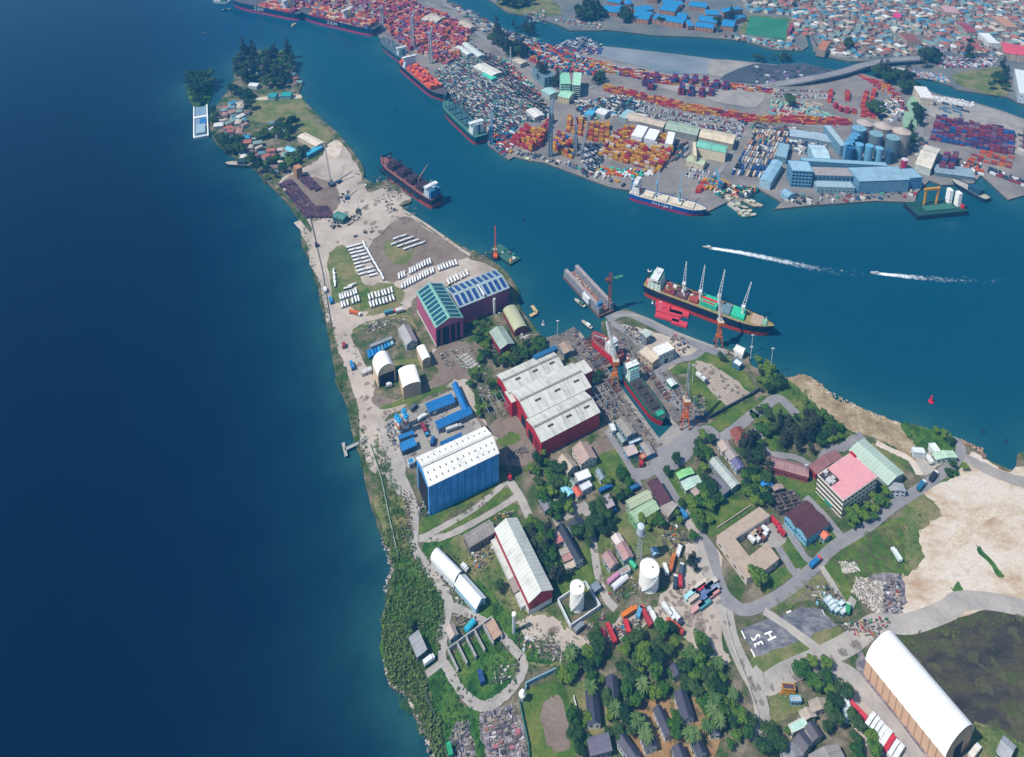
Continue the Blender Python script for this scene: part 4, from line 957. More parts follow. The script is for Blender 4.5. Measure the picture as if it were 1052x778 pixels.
def tree_proto(name, label, kind, rad, hgt, mat, nb=14, nq=70):
    t = thing(name, label, 'tree')
    mb = MB(); th = hgt * (.4 if kind != 'pine' else .75)
    mb.cyl((0, 0, -.5), (uni(-.3, .3), uni(-.3, .3), th), rad * .075, m_bark, rad * .045, n=7)
    for i in range(5):
        a = i * 1.26 + uni(-.3, .3); mb.cyl((0, 0, th * .8), (math.cos(a) * rad * .55, math.sin(a) * rad * .55, hgt * .68), rad * .035, m_bark, rad * .015, n=5)
    mb.build('trunk', t); mb = MB()
    blobs = []
    for i in range(nb):
        a = uni(0, 6.28); q = math.sqrt(rnd()) * .78
        if kind == 'round': z = hgt * (.52 + .3 * math.sqrt(max(0, 1 - q * q)) + uni(-.1, .1)); r = rad * uni(.26, .46)
        else: f = rnd(); z = hgt * (.25 + .7 * f); q *= (1 - f * .75); r = rad * uni(.28, .45) * (1 - .5 * f)
        blobs.append((Vector((math.cos(a) * q * rad, math.sin(a) * q * rad, z)), r))
    if kind == 'round': blobs.append((Vector((0, 0, hgt * .68)), rad * .6))
    for c, r in blobs:
        for _ in range(int(nq * 1.8 * (r / rad / .36) ** 2)):
            v = rvec(); 
            if v.z < -.35: v.z *= -1
            p = c + Vector((v.x * r, v.y * r, v.z * r * (.75 if kind == 'round' else 1.3))) * uni(.75, 1.08)
            leaf_quad(mb, p, (v + rvec() * .6).normalized(), rad * .062 + .08, mat)
    mb.build('crown', t); return proto(t)
def palm_proto():
    t = thing('palm_tree', 'palm tree with spreading fronds', 'palm tree'); mb = MB()
    mb.cyl((0, 0, -.5), (.4, .2, 8), .25, m_bark, .18, n=6); mb.build('trunk', t); mb = MB()
    for i in range(16):
        a = i * 2.4; e = uni(.1, .9); p = Vector((.4, .2, 8)); d = Vector((math.cos(a), math.sin(a), 0)); s = Vector((-d.y, d.x, 0))
        w0 = .15
        for k in range(4):
            q = p + d * 1.05 + Vector((0, 0, (e - k * .45) * .8)); w1 = (.55, .6, .45, .05)[k]
            mb.face([p - s * w0, p + s * w0, q + s * w1, q - s * w1], m_palm); p = q; w0 = w1
    mb.build('crown', t); return proto(t)
TP = [tree_proto('broad_tree', 'broad green tree', 'round', 6, 10, m_leaf), tree_proto('broad_tree', 'broad green tree', 'round', 5, 10, m_leaf, 11, 80),
      tree_proto('dense_tree', 'dense dark tree', 'round', 5.5, 11, m_leaf2), tree_proto('pine_tree', 'tall dark pine', 'pine', 4.2, 17, m_leaf3, 22, 60)]
TP.append(tree_proto('island_tree', 'dark island tree', 'round', 5.5, 11, m_leaf2, 14, 50))  # dense dark tree again, for the island and islet; not a separate species
PALM = palm_proto()
def trees(code, r, label, group, kinds=(0, 1, 2), jitter=0):
    """individually placed trees; r = crown radius in metres (number or list)"""
    for i, p in enumerate(gp(code)):
        k = random.choice(kinds); src = TP[k] if k < 9 else PALM
        base = (6, 5, 5.5, 4.2, 5.5)[k] if k < 9 else 4
        s = (r[i % len(r)] if isinstance(r, (list, tuple)) else r) / base * uni(.85, 1.15)
        place(src, (p.x, p.y - 1, 0), rnd() * 6.28, (s, s * uni(.9, 1.1), s * uni(.85, 1.1)), label, group)
def wood(code, n, r, label, group, kinds=(0, 1, 2), gap=.95):
    far_ = code[0] in 'abcd'; r = r * (.95 if far_ else .78); P = gp(code)
    for x, y in scatter(P, n, r * gap * (.95 if far_ else 1.5)):
        k = random.choice(kinds); src = TP[k] if k < 9 else PALM; base = (6, 5, 5.5, 4.2, 5.5)[k] if k < 9 else 4
        s = r / base * uni(.7, 1.4); place(src, (x, y, 0), rnd() * 6.28, (s, s, s * uni(.85, 1.15)), label, group)
GR = 'green tree in the thick grove behind the slate terraces'
wood('N 330,175 400,165 415,250 400,400 340,410 280,300 300,220', 16, 5, 'broad tree on the left side of the thick grove', 'grove trees, left side')
wood('N 495,200 600,130 650,200 640,380 590,520 520,430 490,300', 22, 5, 'broad tree down the middle of the thick grove', 'grove trees, middle')
wood('N 680,120 790,100 790,200 760,300 790,400 690,520 640,480 660,300', 26, 5, 'broad tree on the right side of the thick grove', 'grove trees, right side')
wood('N 240,600 330,570 340,640 320,778 240,778', 8, 4.5, 'tree at the corner of the sports field and terraces', 'trees by the sports field')
wood('N 400,500 560,520 570,660 450,680', 10, 4.5, 'tree between the two left rows of slate terraces', 'trees between terraces')
wood('N 760,570 830,560 830,700 760,700', 5, 5, 'tree standing between slate terraces and bare yard', 'trees in the bare yard')
wood('P 80,190 120,170 190,330 280,430 370,600 380,700 250,740 130,560 60,440 0,350 20,260', 44, 4.6, 'tree in the belt between the terraces and gravel road', 'tree belt by the gravel road', (0, 0, 1, 2))
wood('N 920,200 980,240 1037,330 1037,450 960,380', 9, 4.6, 'tree at the top of the belt beside the bare lot', 'tree belt top')
wood('N 850,290 920,320 900,460 850,430', 7, 4, 'tree beside the slate house and bare yard', 'trees by the bare yard')
wood('N 940,470 1020,440 1030,640 960,600', 8, 4, 'tree between slate house and hedge', 'hedge trees')
wood('P 640,330 740,265 790,330 780,420 700,480 630,400', 12, 6.2, 'big tree in the round cluster above the charcoal roofs', 'round tree cluster', (0, 1))
wood('P 780,430 860,400 870,560 790,680 740,640', 12, 5, 'darker tree below the round cluster', 'dark trees below the cluster', (2, 2, 0))
wood('P 400,680 470,650 520,740 480,790 410,790', 6, 5.5, 'tree at the lower edge beside the gravel road end', 'trees at road end')
wood('T 80,600 130,590 230,690 260,778 100,778', 10, 4.5, 'tree beside the parked white trailers', 'trees by the trailers')
trees('P 680,575 560,640', 2.4, 'small bright shrub tree beside the pale green roofs', 'small shrub trees', (1,))
trees('O 398,620', 6.5, 'large round tree at the road corner of the courtyard building', None, (0,))
wood('O 885,280 930,240 1000,190 1037,180 1037,250 960,290 910,330', 9, 4.6, 'street tree along the front of the pink-roofed block', 'trees before the pink-roofed block', (0, 1))
wood('Q 110,260 230,200 300,150 310,210 230,280 130,330', 9, 4.6, 'street tree beyond the end of the pink-roofed block', 'trees past the pink-roofed block', (0, 1))
wood('G 310,330 420,300 580,330 600,420 520,500 440,510 330,480 300,400', 34, 4.2, 'dark pine in the tall stand above the dusty pink barrack', 'stand of dark pines', (3, 3, 2), .85)
wood('G 570,350 640,360 660,440 610,470 560,440', 9, 4.8, 'bright tree at the right foot of the dark pines', 'trees beside the pines', (0, 1))
wood('G 180,260 240,280 290,400 260,440 200,400 170,330', 9, 4.4, 'tree on the slope between road and dark pines', 'trees left of the pines')
wood('G 195,10 270,40 340,120 310,190 240,180 190,110', 14, 5, 'tree at the waterside clump past the quay', 'waterside clump', (0, 1, 2))
wood('G 110,420 190,400 240,520 260,620 200,600 120,560', 14, 4.4, 'dark pine beside the row of cottages', 'pines by the cottages', (3, 2))
wood('G 110,590 200,600 260,680 220,760 130,740', 12, 4.4, 'tree round the bright blue hut', 'trees round the blue hut', (0, 2))
wood('O 330,60 400,20 420,100 470,200 400,220 320,110', 10, 4.3, 'tree left of the bright blue hut', 'trees left of the blue hut', (0, 2))
wood('G 430,230 500,270 560,310 510,350 440,300', 7, 4, 'tree above the tall dark pines near the beach', 'trees above the pines')
wood('G 720,470 770,470 775,520 725,520', 3, 4, 'tree rising against the mint-green roof', 'trees by the mint-green hall', (2,))
wood('H 640,505 720,490 720,540 600,600', 6, 3.2, 'shrubby tree along the road below the fuel stop', 'roadside shrubs')
wood('H 560,320 620,330 670,380 640,410 570,360', 6, 3, 'tree on the bank above the fuel stop', 'bank trees')
wood('L 120,260 200,290 240,470 200,560 120,520 60,380 40,260 100,200', 26, 4.6, 'tree in the strip between the huge blue shed and villas', 'trees left of the villas', (0, 1, 2))
wood('L 0,550 100,560 130,640 180,778 40,778', 14, 4.6, 'tree behind the long narrow red shed', 'trees behind the red shed', (0, 1, 2, 2))
wood('M 20,60 120,90 140,250 200,350 150,370 90,280 30,160', 14, 4, 'dark tree between the red shed and the little huts', 'dark trees behind the huts', (2, 3, 0))
wood('L 340,470 440,450 470,560 420,640 340,600', 14, 4.6, 'tree in the dark clump by the crimson shed', 'dark clump by the crimson shed', (2,), .8)
wood('M 270,80 340,60 350,190 280,180', 5, 4.5, 'dark tree right of the long slate terrace', 'trees by the slate terrace', (2,))
wood('L 620,480 700,470 720,580 650,610 610,560', 8, 4.4, 'tree against the green warehouse and lattice tower', 'trees by the green warehouse')
wood('L 790,470 830,470 830,560 790,560', 3, 4, 'tree on the road below the maroon hall', 'trees by the maroon hall')
wood('L 870,430 980,480 990,560 920,600 880,560', 12, 4.5, 'tree on the verge right of the dock road', 'verge trees', (0, 1))
wood('L 900,120 1000,110 990,200 960,300 910,250', 10, 4.5, 'tree between dock road and green-roofed row house', 'trees by the row houses', (0, 1, 2))
wood('L 940,390 1010,380 1037,460 960,480', 6, 4.8, 'tree below the barracks on the lawn', 'lawn trees')
trees('L 795,240 745,300 505,300 548,350 435,345 500,330 490,400 505,440 545,400', [4.2, 3.6, 4.2, 3.8, 4.2, 3, 4, 4, 3.6], 'single tree on the lawns round the dock road', 'single trees on the lawns')
trees('O 160,180 70,250 90,330 60,380 130,100', [6, 4.5, 4.5, 4, 4], 'tree near the lawn above the courtyard building', 'trees above the courtyard', (0, 2))
trees('L 215,270 85,380 70,240 25,280', 3.5, 'small tree against a villa wall', 'villa trees')
wood('C 130,370 200,330 330,290 410,260 420,320 330,350 230,400 160,410', 30, 4.2, 'tree in the row above the top roof of the largest red hall', 'tree row above the red hall', (2, 0), .8)
wood('C 60,260 110,280 110,370 70,390', 9, 3.8, 'tree left of the grey-green roofed shed', 'trees by the purple hall', (2, 0))
wood('C 10,400 60,400 60,480 10,510', 6, 3.6, 'tree on the rough ground by the blue workshop', 'trees by the blue workshop')
wood('C 120,500 200,480 200,560 140,600', 7, 4, 'tree beside the red hall left end', 'trees left of the red hall')
wood('C 40,600 110,600 110,660 50,680', 4, 4, 'tree near the steel frame left of the red hall', 'trees by the steel frame')
wood('C 60,200 150,150 180,200 100,250 40,280 30,240', 12, 3.2, 'scrubby tree under the long purple hall', 'trees under the purple hall', (2, 0))
trees('F 165,330 185,300 N 935,215', 3.4, 'lone tree in the steel yard by the dock', 'lone trees', (2,))
trees('K 215,80 G 0,0 J 685,390', 3.5, 'conical tree in the rough grass by the long red shed', 'rough grass trees', (2,))
trees('M 890,240 900,290 870,260', 2.6, 'slender dark tree beside the container cabins', 'slender dark trees', (3,))
wood('A 880,500 1000,470 1037,560 1010,650 900,560', 9, 3.2, 'tree below the long purple hall', 'trees by purple hall end', (2, 0))
trees('N 205,360 250,330 180,340', 4, 'tree at the end of the blue-grey wall', 'trees by the wall')
trees('N 1000,520 1020,600 960,640 980,560 N 870,700 900,690 P 20,300 40,260 190,300 260,470 200,620', 4, 'palm between the tree belt and terraces', 'palms', (9,))
trees('N 620,640 630,700 590,620 340,440 480,560 620,430 250,240 240,270', 4, 'palm among the slate terraces', 'palms among the terraces', (9,))
# the far island and islet
wood('a 250,240 300,215 340,250 330,320 290,350 245,340', 26, 7, 'dark tree on the left of the island tip', 'island tip trees, left', (4, 3), .75)
wood('a 330,250 420,225 480,215 490,290 480,350 400,375 330,340', 40, 7, 'dark tree on the right of the island tip', 'island tip trees, right', (4, 4, 3, 0), .75)
trees('a 318,235 283,245 465,235 462,260', 9, 'very tall pine on the island tip skyline', 'tall island pines', (3,))
wood('a 150,470 180,480 170,560 220,600 260,640 200,640 150,560', 18, 6, 'tree along the left shore of the settlement', 'settlement shore trees', (4,), .8)
wood('a 225,370 300,385 320,440 300,470 260,400 210,395', 12, 6, 'tree above the settlement roofs', 'trees above the settlement', (4,), .8)
wood('a 380,520 420,510 480,520 490,560 450,590 380,570 330,590 300,560', 18, 5.5, 'tree in the middle of the settlement', 'settlement trees, middle', (4, 0), .8)
wood('a 240,590 270,580 290,640 350,700 390,740 360,750 300,680 240,640', 12, 5.5, 'tree at the lower settlement edge', 'settlement trees, lower', (4,), .8)
wood('a 355,670 420,660 500,640 520,600 560,640 460,700 400,750 360,730', 26, 5, 'tree along the settlement boundary by the yard', 'boundary trees', (4, 0), .8)
wood('a 480,500 500,500 500,530 470,540', 4, 6, 'tree alone at the middle of the island lawn edge', 'lawn edge trees', (4,))
wood('a 55,345 100,325 145,335 155,365 130,395 70,395 50,375', 30, 8, 'dark tree of the dense islet clump', 'islet trees', (4,), .6)
wood('a 70,400 120,400 115,435 80,440', 8, 5, 'lower tree by the moored ferry', 'islet shore trees', (4,))
# far port and town trees (few dozen metres tall clumps)
for c_, n_, r_, l_ in (('b 410,165 445,145 460,185 430,205', 8, 8, 'dark tree in the port left clump'), ('b 460,190 500,185 560,225 560,245 500,250 465,225', 14, 8, 'dark tree in the port middle clump'),
                       ('b 605,315 640,310 650,345 610,340', 5, 8, 'tree beside the green office block'), ('b 660,330 700,320 705,370 665,370', 5, 8, 'tree left of the pale green roof'),
                       ('c 60,320 95,325 90,350 40,350', 8, 5, 'tree in the scrub patch of the port'), ('c 835,420 850,415 850,450 835,455', 2, 8, 'tree alone among the red lorries'),
                       ('d 405,460 440,450 440,495 415,500', 4, 8, 'tree behind the silos'), ('d 520,350 570,340 590,380 540,390', 10, 8, 'tree by the bridge foot'),
                       ('d 610,240 640,235 650,280 620,280', 5, 9, 'tree at the left of the bridge end pair'), ('d 655,235 685,235 690,270 660,270', 5, 9, 'tree at the right of the bridge end pair'),
                       ('d 590,460 610,455 610,520 590,540', 8, 6, 'tree in the row by the pale lawn'), ('d 560,550 580,560 570,610 550,640', 8, 6, 'tree between silos and pale hall'),
                       ('d 440,290 530,310 520,350 480,350 410,310', 14, 7, 'tree on the creek side of the curved road'), ('d 800,240 825,240 825,262 800,262', 3, 8, 'tree beyond the green field by the creek'),
                       ('c 770,40 870,30 870,90 790,90', 2, 6, 'tree beside the football pitch'), ('b 770,60 870,40 880,90 780,95', 24, 8, 'tree among the blue-roofed school blocks'),
                       ('b 430,0 560,0 600,20 500,40 440,30', 22, 8, 'tree on the creek point'), ('c 150,60 200,60 200,95 140,100', 10, 7, 'tree between blue-roofed blocks'),
                       ('c 0,20 60,40 80,90 0,90', 16, 8, 'tree left of the blue-roofed blocks'), ('c 300,85 320,85 320,110 300,110', 3, 7, 'tree at the foot of a blue-roofed block'),
                       ('c 540,85 560,85 560,130 540,130', 3, 7, 'tree before the blue-roofed tower block'), ('c 590,75 610,75 610,110 590,110', 3, 7, 'tree right of the blue-roofed tower block'),
                       ('d 310,180 350,180 350,230 310,230', 6, 7, 'tree on the town waterfront'), ('d 930,280 970,290 970,380 900,370', 12, 6, 'tree round the rough green field'),
                       ('c 690,240 860,245 860,260 690,258', 14, 4, 'tree along the causeway'), ('b 500,110 640,150 630,165 500,125', 12, 5, 'tree along the port road bank')):
    wood(c_, n_, r_, l_, l_.replace('tree', 'trees', 1), (2, 2, 3), .75)

# scrub nobody could count: one mass for each stretch of ground
def scrub(name, code, n, size, mat, zmax=1.6, pts=None):
    mb = MB(); P = gp(code); mat = m_bush; n = int(n * .42)
    for x, y in scatter(P, n, .6, 8):
        s = uni(.3, 1) ** 1.4 * size * .8; c = Vector((x, y, s * .3))
        for _ in range(9):
            v = rvec(); v.z = abs(v.z); leaf_quad(mb, c + Vector((v.x * s, v.y * s, v.z * s * zmax * .6)), (v + rvec() * .5).normalized(), s * .42, mat)
    o = mb.build(name); o['kind'] = 'stuff'; return o
scrub('undergrowth', 'J 60,100 120,60 200,60 250,200 380,420 410,480 390,600 370,720 280,778 90,778 60,560 95,470 130,360 130,290 110,200', 2000, 2.3, m_leaf)
scrub('undergrowth', 'K 70,60 210,60 250,280 310,420 380,620 400,778 350,778 300,640 230,440 110,390 70,200', 1500, 2.4, m_leaf)
scrub('undergrowth', 'B 60,300 120,480 180,600 230,778 160,778 120,620 90,480 20,300', 450, 1.6, m_leaf)
scrub('undergrowth', 'I 20,80 60,100 140,330 210,430 230,640 200,760 120,700 80,560 40,440', 900, 1.5, m_leaf)
scrub('undergrowth', 'e 70,190 110,190 200,340 240,450 280,620 320,778 290,778 240,560 210,440 190,340', 700, 2.0, m_leaf)
scrub('undergrowth', 'A 0,80 40,60 110,300 150,420 200,600 240,778 190,778 140,560 90,330', 500, 1.5, m_leaf)
scrub('undergrowth', 'K 400,60 450,60 700,120 800,290 780,420 620,490 500,430 420,270', 500, 1.5, m_leaf)
scrub('undergrowth', 'K 300,360 400,310 560,520 600,640 600,778 400,778', 500, 1.5, m_leaf)
scrub('undergrowth', 'J 290,130 480,80 540,180 660,190 700,330 640,420 480,260 330,230', 260, 1.4, m_leaf)
scrub('undergrowth', 'J 600,420 760,400 860,560 1037,700 1037,778 760,720', 500, 1.4, m_leaf)
scrub('undergrowth', 'N 0,180 150,110 300,200 260,330 0,380', 300, 1.5, m_leaf)
scrub('undergrowth', 'G 330,90 450,160 620,330 740,400 640,440 500,320 400,260', 300, 1.5, m_leaf)
scrub('undergrowth', 'H 390,285 640,360 640,410 500,420 400,360', 260, 1.5, m_leaf)
scrub('undergrowth', 'T 380,140 620,80 820,0 1037,30 1037,60 760,100 560,200 500,260', 260, 1.3, m_leaf)
scrub('undergrowth', 'T 760,600 900,640 1037,700 1037,778 900,740 780,700', 160, 1.3, m_leaf)
scrub('undergrowth', 'Q 400,250 560,180 600,260 480,360 490,520 400,560', 130, 1.2, m_leaf)
scrub('undergrowth', 'e 610,290 640,290 740,370 860,450 880,480 760,410', 160, 1.5, m_leaf)
scrub('undergrowth', 'A 430,400 640,350 640,560 560,640 300,680 270,540', 260, 1.1, m_leaf)
scrub('undergrowth', 'B 100,130 350,20 350,70 200,130 180,220 110,180', 160, 1.1, m_leaf)
# ================================================================ tanks, masts, silos, cranes
mw = M('#f1f1ee', .5, .12, k=1.0)
def tank(code, r, h, label, taper=1.0, dome=.6, lean=False):
    p = gp(code)[0]; t = thing('water_tank', label, 'tank', p)
    mb = MB(); mb.cyl((0, 0, 0), (0, 0, h), r, mw, r * taper, n=36, cap=False); mb.build('shell', t, smooth=True)
    mb = MB(); mb.dome((0, 0, h), r * taper + .1, dome, M('#f6f6f4', .5, .06, k=1.0), n=36); mb.build('tank_roof', t, smooth=True)
    mb = MB(); [mb.cyl((0, 0, z), (0, 0, z + .25), r * (1 + (taper - 1) * z / h) + .15, M('#d0d4d6'), n=36) for z in (h * .02, h - .3)]; mb.build('stiffening_ring', t)
    mb = MB(); n = 14
    for i in range(n):
        a = -2.4 + i * 1.5 / n; z = h * (i + .5) / n; rr = r + .5
        mb.box(math.cos(a) * rr - .6, math.sin(a) * rr - .5, z, math.cos(a) * rr + .6, math.sin(a) * rr + .5, z + .3, M('#c3c9cc'))
    mb.build('spiral_stair', t)
    mb = MB(); mb.cyl((r * .3, 0, h + dome * .5), (r * .3, 0, h + dome + .7), .6, M('#9aa0a3'), n=10); mb.build('hatch', t)
    mb = MB()
    for i in range(24):
        a = 6.283 * i / 24; b = 6.283 * (i + 1) / 24; R1 = r * taper
        mb.bar((math.cos(a) * R1, math.sin(a) * R1, h + 1), (math.cos(b) * R1, math.sin(b) * R1, h + 1), .06, M('#aeb4b6')); mb.bar((math.cos(a) * R1, math.sin(a) * R1, h), (math.cos(a) * R1, math.sin(a) * R1, h + 1), .05, M('#aeb4b6'))
    mb.build('handrail', t); return t
tank('M 655,362', 6.2, 13.5, 'big white cylindrical water tank beside the dirt road', .98)
tank('M 272,478', 4.4, 15.5, 'slimmer white water tank inside the white walled compound')
def lattice_tower():
    p = gp('M 603,245')[0]; t = thing('lattice_tower', 'slender lattice tower carrying a small white tank', 'tower', p)
    mb = MB(); mb.lattice((0, 0, 0), (0, 0, 25), 3.2, M('#a7adb2'), .14, 2.6, .55); mb.build('lattice', t)
    mb = MB(); mb.cyl((0, 0, 25), (0, 0, 25.5), 3.2, M('#80868c'), n=12); mb.build('platform', t)
    mb = MB(); mb.cyl((0, 0, 25.5), (0, 0, 31), 2.4, M('#b9c7d2', .5), n=14); mb.dome((0, 0, 31), 2.4, .7, M('#c9d5de'), n=14); mb.build('tank', t)
lattice_tower()
def column(code, h, r, label, head=False):
    p = gp(code)[0]; t = thing('column_tank' if not head else 'watch_tower', label, 'tank' if not head else 'tower', p)
    mb = MB(); mb.cyl((0, 0, 0), (0, 0, h), r, M('#c3cbd2', .5), n=10); mb.build('shaft', t)
    mb = MB(); mb.cyl((0, 0, h), (0, 0, h + (2.6 if head else .6)), r + (1.3 if head else .3), mw, r + .1, n=10); mb.build('cabin' if head else 'cap', t)
column('K 767,112', 15, 1.1, 'tall thin white column standing in the rough grass')
column('K 812,480', 6, .8, 'little white watch tower at the end of the blue-grey wall', True)
def lying(code, L, r, ang, col, label, z=1.6):
    p = gp(code)[0]; t = thing('storage_tank', label, 'tank', p, R(ang)); mb = MB(); m = M(col, .45, .15)
    mb.cyl((-L / 2, 0, z), (L / 2, 0, z), r, m, n=14); mb.build('shell', t, smooth=False)
    mb = MB(); [mb.box(x - .3, -r * .8, 0, x + .3, r * .8, z - r * .5, M('#8b8d90')) for x in (-L / 3, L / 3)]; mb.build('saddle', t)
    return t
lying('J 533,597', 7, 1.9, 48, '#38b4cf', 'turquoise cylindrical tank lying by the track loop')
lying('M 466,340', 9.5, 1.5, 35, '#c88fae', 'pinkish horizontal tank near the big white tank')
lying('M 502,362', 12, 1.9, 35, '#e0e4e8', 'white horizontal tank right beside the pinkish one')
lying('M 572,268', 5, 1.6, -50, '#35b588', 'short green tank between the cabin and big white tank')
# concrete mixing silos with banded colours
for i, (c, l) in enumerate((('B 355,592', 'orange banded mixing silo, leftmost of four'), ('B 392,560', 'orange banded mixing silo, rear of four'), ('B 368,610', 'green and orange banded mixing silo, front of four'), ('B 403,588', 'orange banded mixing silo, rightmost of four'))):
    p = gp(c)[0]; t = thing('mixing_silo', l, 'silo', p, 0, 'blue-topped mixing silos'); cols = ['#eef0f2', '#5c9a6a' if i == 2 else '#e9edf0', '#e08a4a', '#eef0f0']
    mb = MB(); 
    for k in range(3): a = k * 2.09; mb.bar((math.cos(a) * 1.8, math.sin(a) * 1.8, 0), (math.cos(a) * 1.8, math.sin(a) * 1.8, 4), .2, M('#7a8086'))
    mb.build('leg', t)
    mb = MB(); mb.cyl((0, 0, 2.2), (0, 0, 4.4), .4, mw, 2.1, n=14, cap=False); z = 4.4
    for k, hh in enumerate((2.5, 1.5, 3, 3.2)): mb.cyl((0, 0, z), (0, 0, z + hh), 2.1, M(cols[k]), n=14, cap=False); z += hh
    mb.build('shell', t)
    mb = MB(); mb.cyl((0, 0, z), (0, 0, z + 1.3), 2.3, M('#2e9fd6'), 1.9, n=14); mb.cyl((0, 0, z + 1.3), (0, 0, z + 2), .7, M('#2c7fb8'), n=8); mb.build('cap', t)
# ---- silo cluster of the far terminal
def silo(code, r, h, col, label, cone=0, top=None, group='silos of the far terminal'):
    p = gp(code)[0]; t = thing('grain_silo', label, 'silo', p, 0, group)
    m = ROOF(col, .8, .15, sheet=2.6)
    mb = MB(); mb.cyl((0, 0, 0), (0, 0, h), r, m, n=24, cap=False); mb.build('shell', t, smooth=True)
    mt = M(top or col, .6, .12); mb = MB()
    if cone: mb.cyl((0, 0, h), (0, 0, h + cone), r + .5, mt, r * .12, n=24)
    else: mb.cyl((0, 0, h), (0, 0, h + .8), r + .2, mt, n=24); mb.cyl((r * .1, 0, h + .8), (r * .1, 0, h + 2), r * .15, mt, n=10)
    mb.build('silo_roof', t)
k = 3.99
def hz(x, y): return 'd %g,%g' % (x, y)
silo(hz(376, 575), 10.2, 26, '#a09a98', 'left silo of the three with tan cone roofs', 4, '#b5a8a0')
silo(hz(447, 600), 10.8, 30, '#9a9694', 'middle silo of the three with tan cone roofs', 5, '#b9aca2')
silo(hz(523, 622), 10.8, 30, '#a39e98', 'right silo of the three with tan cone roofs', 5, '#b9aca2')
silo(hz(352, 600), 8.6, 26, '#5f8aa8', 'flat-topped blue-grey silo at the rear left', 0, '#7aa8c2')
silo(hz(420, 632), 8.2, 29, '#6e8088', 'flat-topped slate silo in the centre of the cluster', 0, '#7fa6b4')
silo(hz(488, 645), 8.2, 28, '#64808c', 'flat-topped slate silo right of the centre one', 0, '#7fa6b4')
for i, (x, y, r_, h_, c_) in enumerate(((338, 620, 5, 24, '#5b9cc4'), (328, 632, 5, 24, '#5fa0c8'), (316, 645, 5, 23, '#5b9cc4'), (310, 655, 5, 22, '#69a8cc'), (318, 668, 5.3, 22, '#2f6690'), (354, 662, 4.8, 24, '#6fb0d4'), (394, 668, 4.8, 24, '#6fb0d4'), (436, 666, 4.8, 20, '#78b6d8'), (480, 668, 4.6, 17, '#35607e'))):
    silo(hz(x, y), r_, h_, c_, ('slim pale blue silo', 'slim blue silo', 'slim blue silo', 'slim pale blue silo', 'dark blue front silo', 'small bright silo left of three', 'small bright silo in the middle of three', 'small bright silo right of three', 'short dark silo at the right end')[i] + (' in the left file' if i < 4 else ' of the front file'))
silo(hz(543, 690), 3.6, 12, '#b02858', 'small crimson tank beside the silo cluster', 0, '#d6d0d4', None)

# ---- cranes
def portal_crane(code, label, col, H=30, jib=24, jang=100, lift=70, bw=7, rz=0, jcol='#c9ced2'):
    p = gp(code)[0]; t = thing('dock_crane', label, 'crane', p, R(rz)); m = M(col, .6, .3); mj = M(jcol, .6, .2); dk = M('#4a4540')
    for sx in (-1, 1):
        for sy in (-1, 1):
            mb = MB(); mb.cyl((sx * bw / 2, sy * bw / 2, .2), (sx * bw * .3, sy * bw * .3, H * .3), .45, m, n=6); mb.box(sx * bw / 2 - 1.1, sy * bw / 2 - .6, 0, sx * bw / 2 + 1.1, sy * bw / 2 + .6, 1, dk); mb.build('leg', t)
    mb = MB(); mb.box(-bw * .36, -bw * .36, H * .3, bw * .36, bw * .36, H * .33, m); mb.build('portal_frame', t)
    mb = MB(); mb.lattice((0, 0, H * .33), (0, 0, H * .72), bw * .52, m, .32, 3.2, .8); mb.build('tower', t)
    mb = MB(); mb.box(-2.6, -3.4, H * .72, 2.6, 2.6, H * .72 + 3.4, m, top=M('#c7bfae')); mb.build('machinery_house', t)
    mb = MB(); mb.box(2.6, -1, H * .72 + .3, 4.2, 1.2, H * .72 + 2.6, m_glass); mb.build('cabin', t)
    ja, jl = R(jang), R(lift); d = Vector((math.cos(ja) * math.cos(jl), math.sin(ja) * math.cos(jl), math.sin(jl)))
    base = Vector((0, 0, H * .72 + 3.2)); tip = base + d * jib
    mb = MB(); mb.lattice(base, tip, 2.2, mj, .3, 2.2, .4); mb.build('jib', t)
    mb = MB(); ap = Vector((-d.x * 1.5, -d.y * 1.5, H + 2)); mb.bar(base + Vector((-1, 0, 0)), ap, .25, m); mb.bar(base + Vector((1, 0, 0)), ap, .25, m); mb.bar(ap, tip, .09, dk); mb.bar(tip, tip - Vector((0, 0, jib * .35)), .07, dk); mb.build('stay', t)
    return t
portal_crane('C 785,490', 'orange dock crane beside the red ship with pale jib swung up left', '#d07830', 31, 30, 120, 62, 6.5)
portal_crane('F 640,560', 'orange dock crane at the dock head with grey jib raised', '#cf6a2e', 33, 26, 75, 68, 6.5, jcol='#8b9a9e')
portal_crane('E 508,645', 'orange dock crane on the mole against the black ship', '#d0682c', 32, 24, 100, 75, 6)
def tower_crane(code, label, col, H, jib, jang, lift, jc, w=2.0):
    p = gp(code)[0]; t = thing('tower_crane', label, 'crane', p); m = M(col, .6, .25)
    mb = MB(); mb.lattice((0, 0, 0), (0, 0, H), w, m, .18 * w if w > 2.5 else .25, w * 1.2); mb.build('mast', t)
    ja, jl = R(jang), R(lift); d = Vector((math.cos(ja) * math.cos(jl), math.sin(ja) * math.cos(jl), math.sin(jl)))
    mb = MB(); mb.lattice((0, 0, H * .85), Vector((0, 0, H * .85)) + d * jib, w * .7, M(jc), .14 * w if w > 2.5 else .2, w, .6); mb.build('jib', t)
    mb = MB(); mb.box(-1.6 - d.x * 3, -1.6 - d.y * 3, H * .82, 1.6 - d.x * 3, 1.6 - d.y * 3, H * .82 + 2, m); mb.build('counterweight', t)
tower_crane('D 342,405', 'rusty red mast crane at the floating dock with short green jib', '#8a4334', 40, 12, 10, 10, '#5fae7c', 2.4)
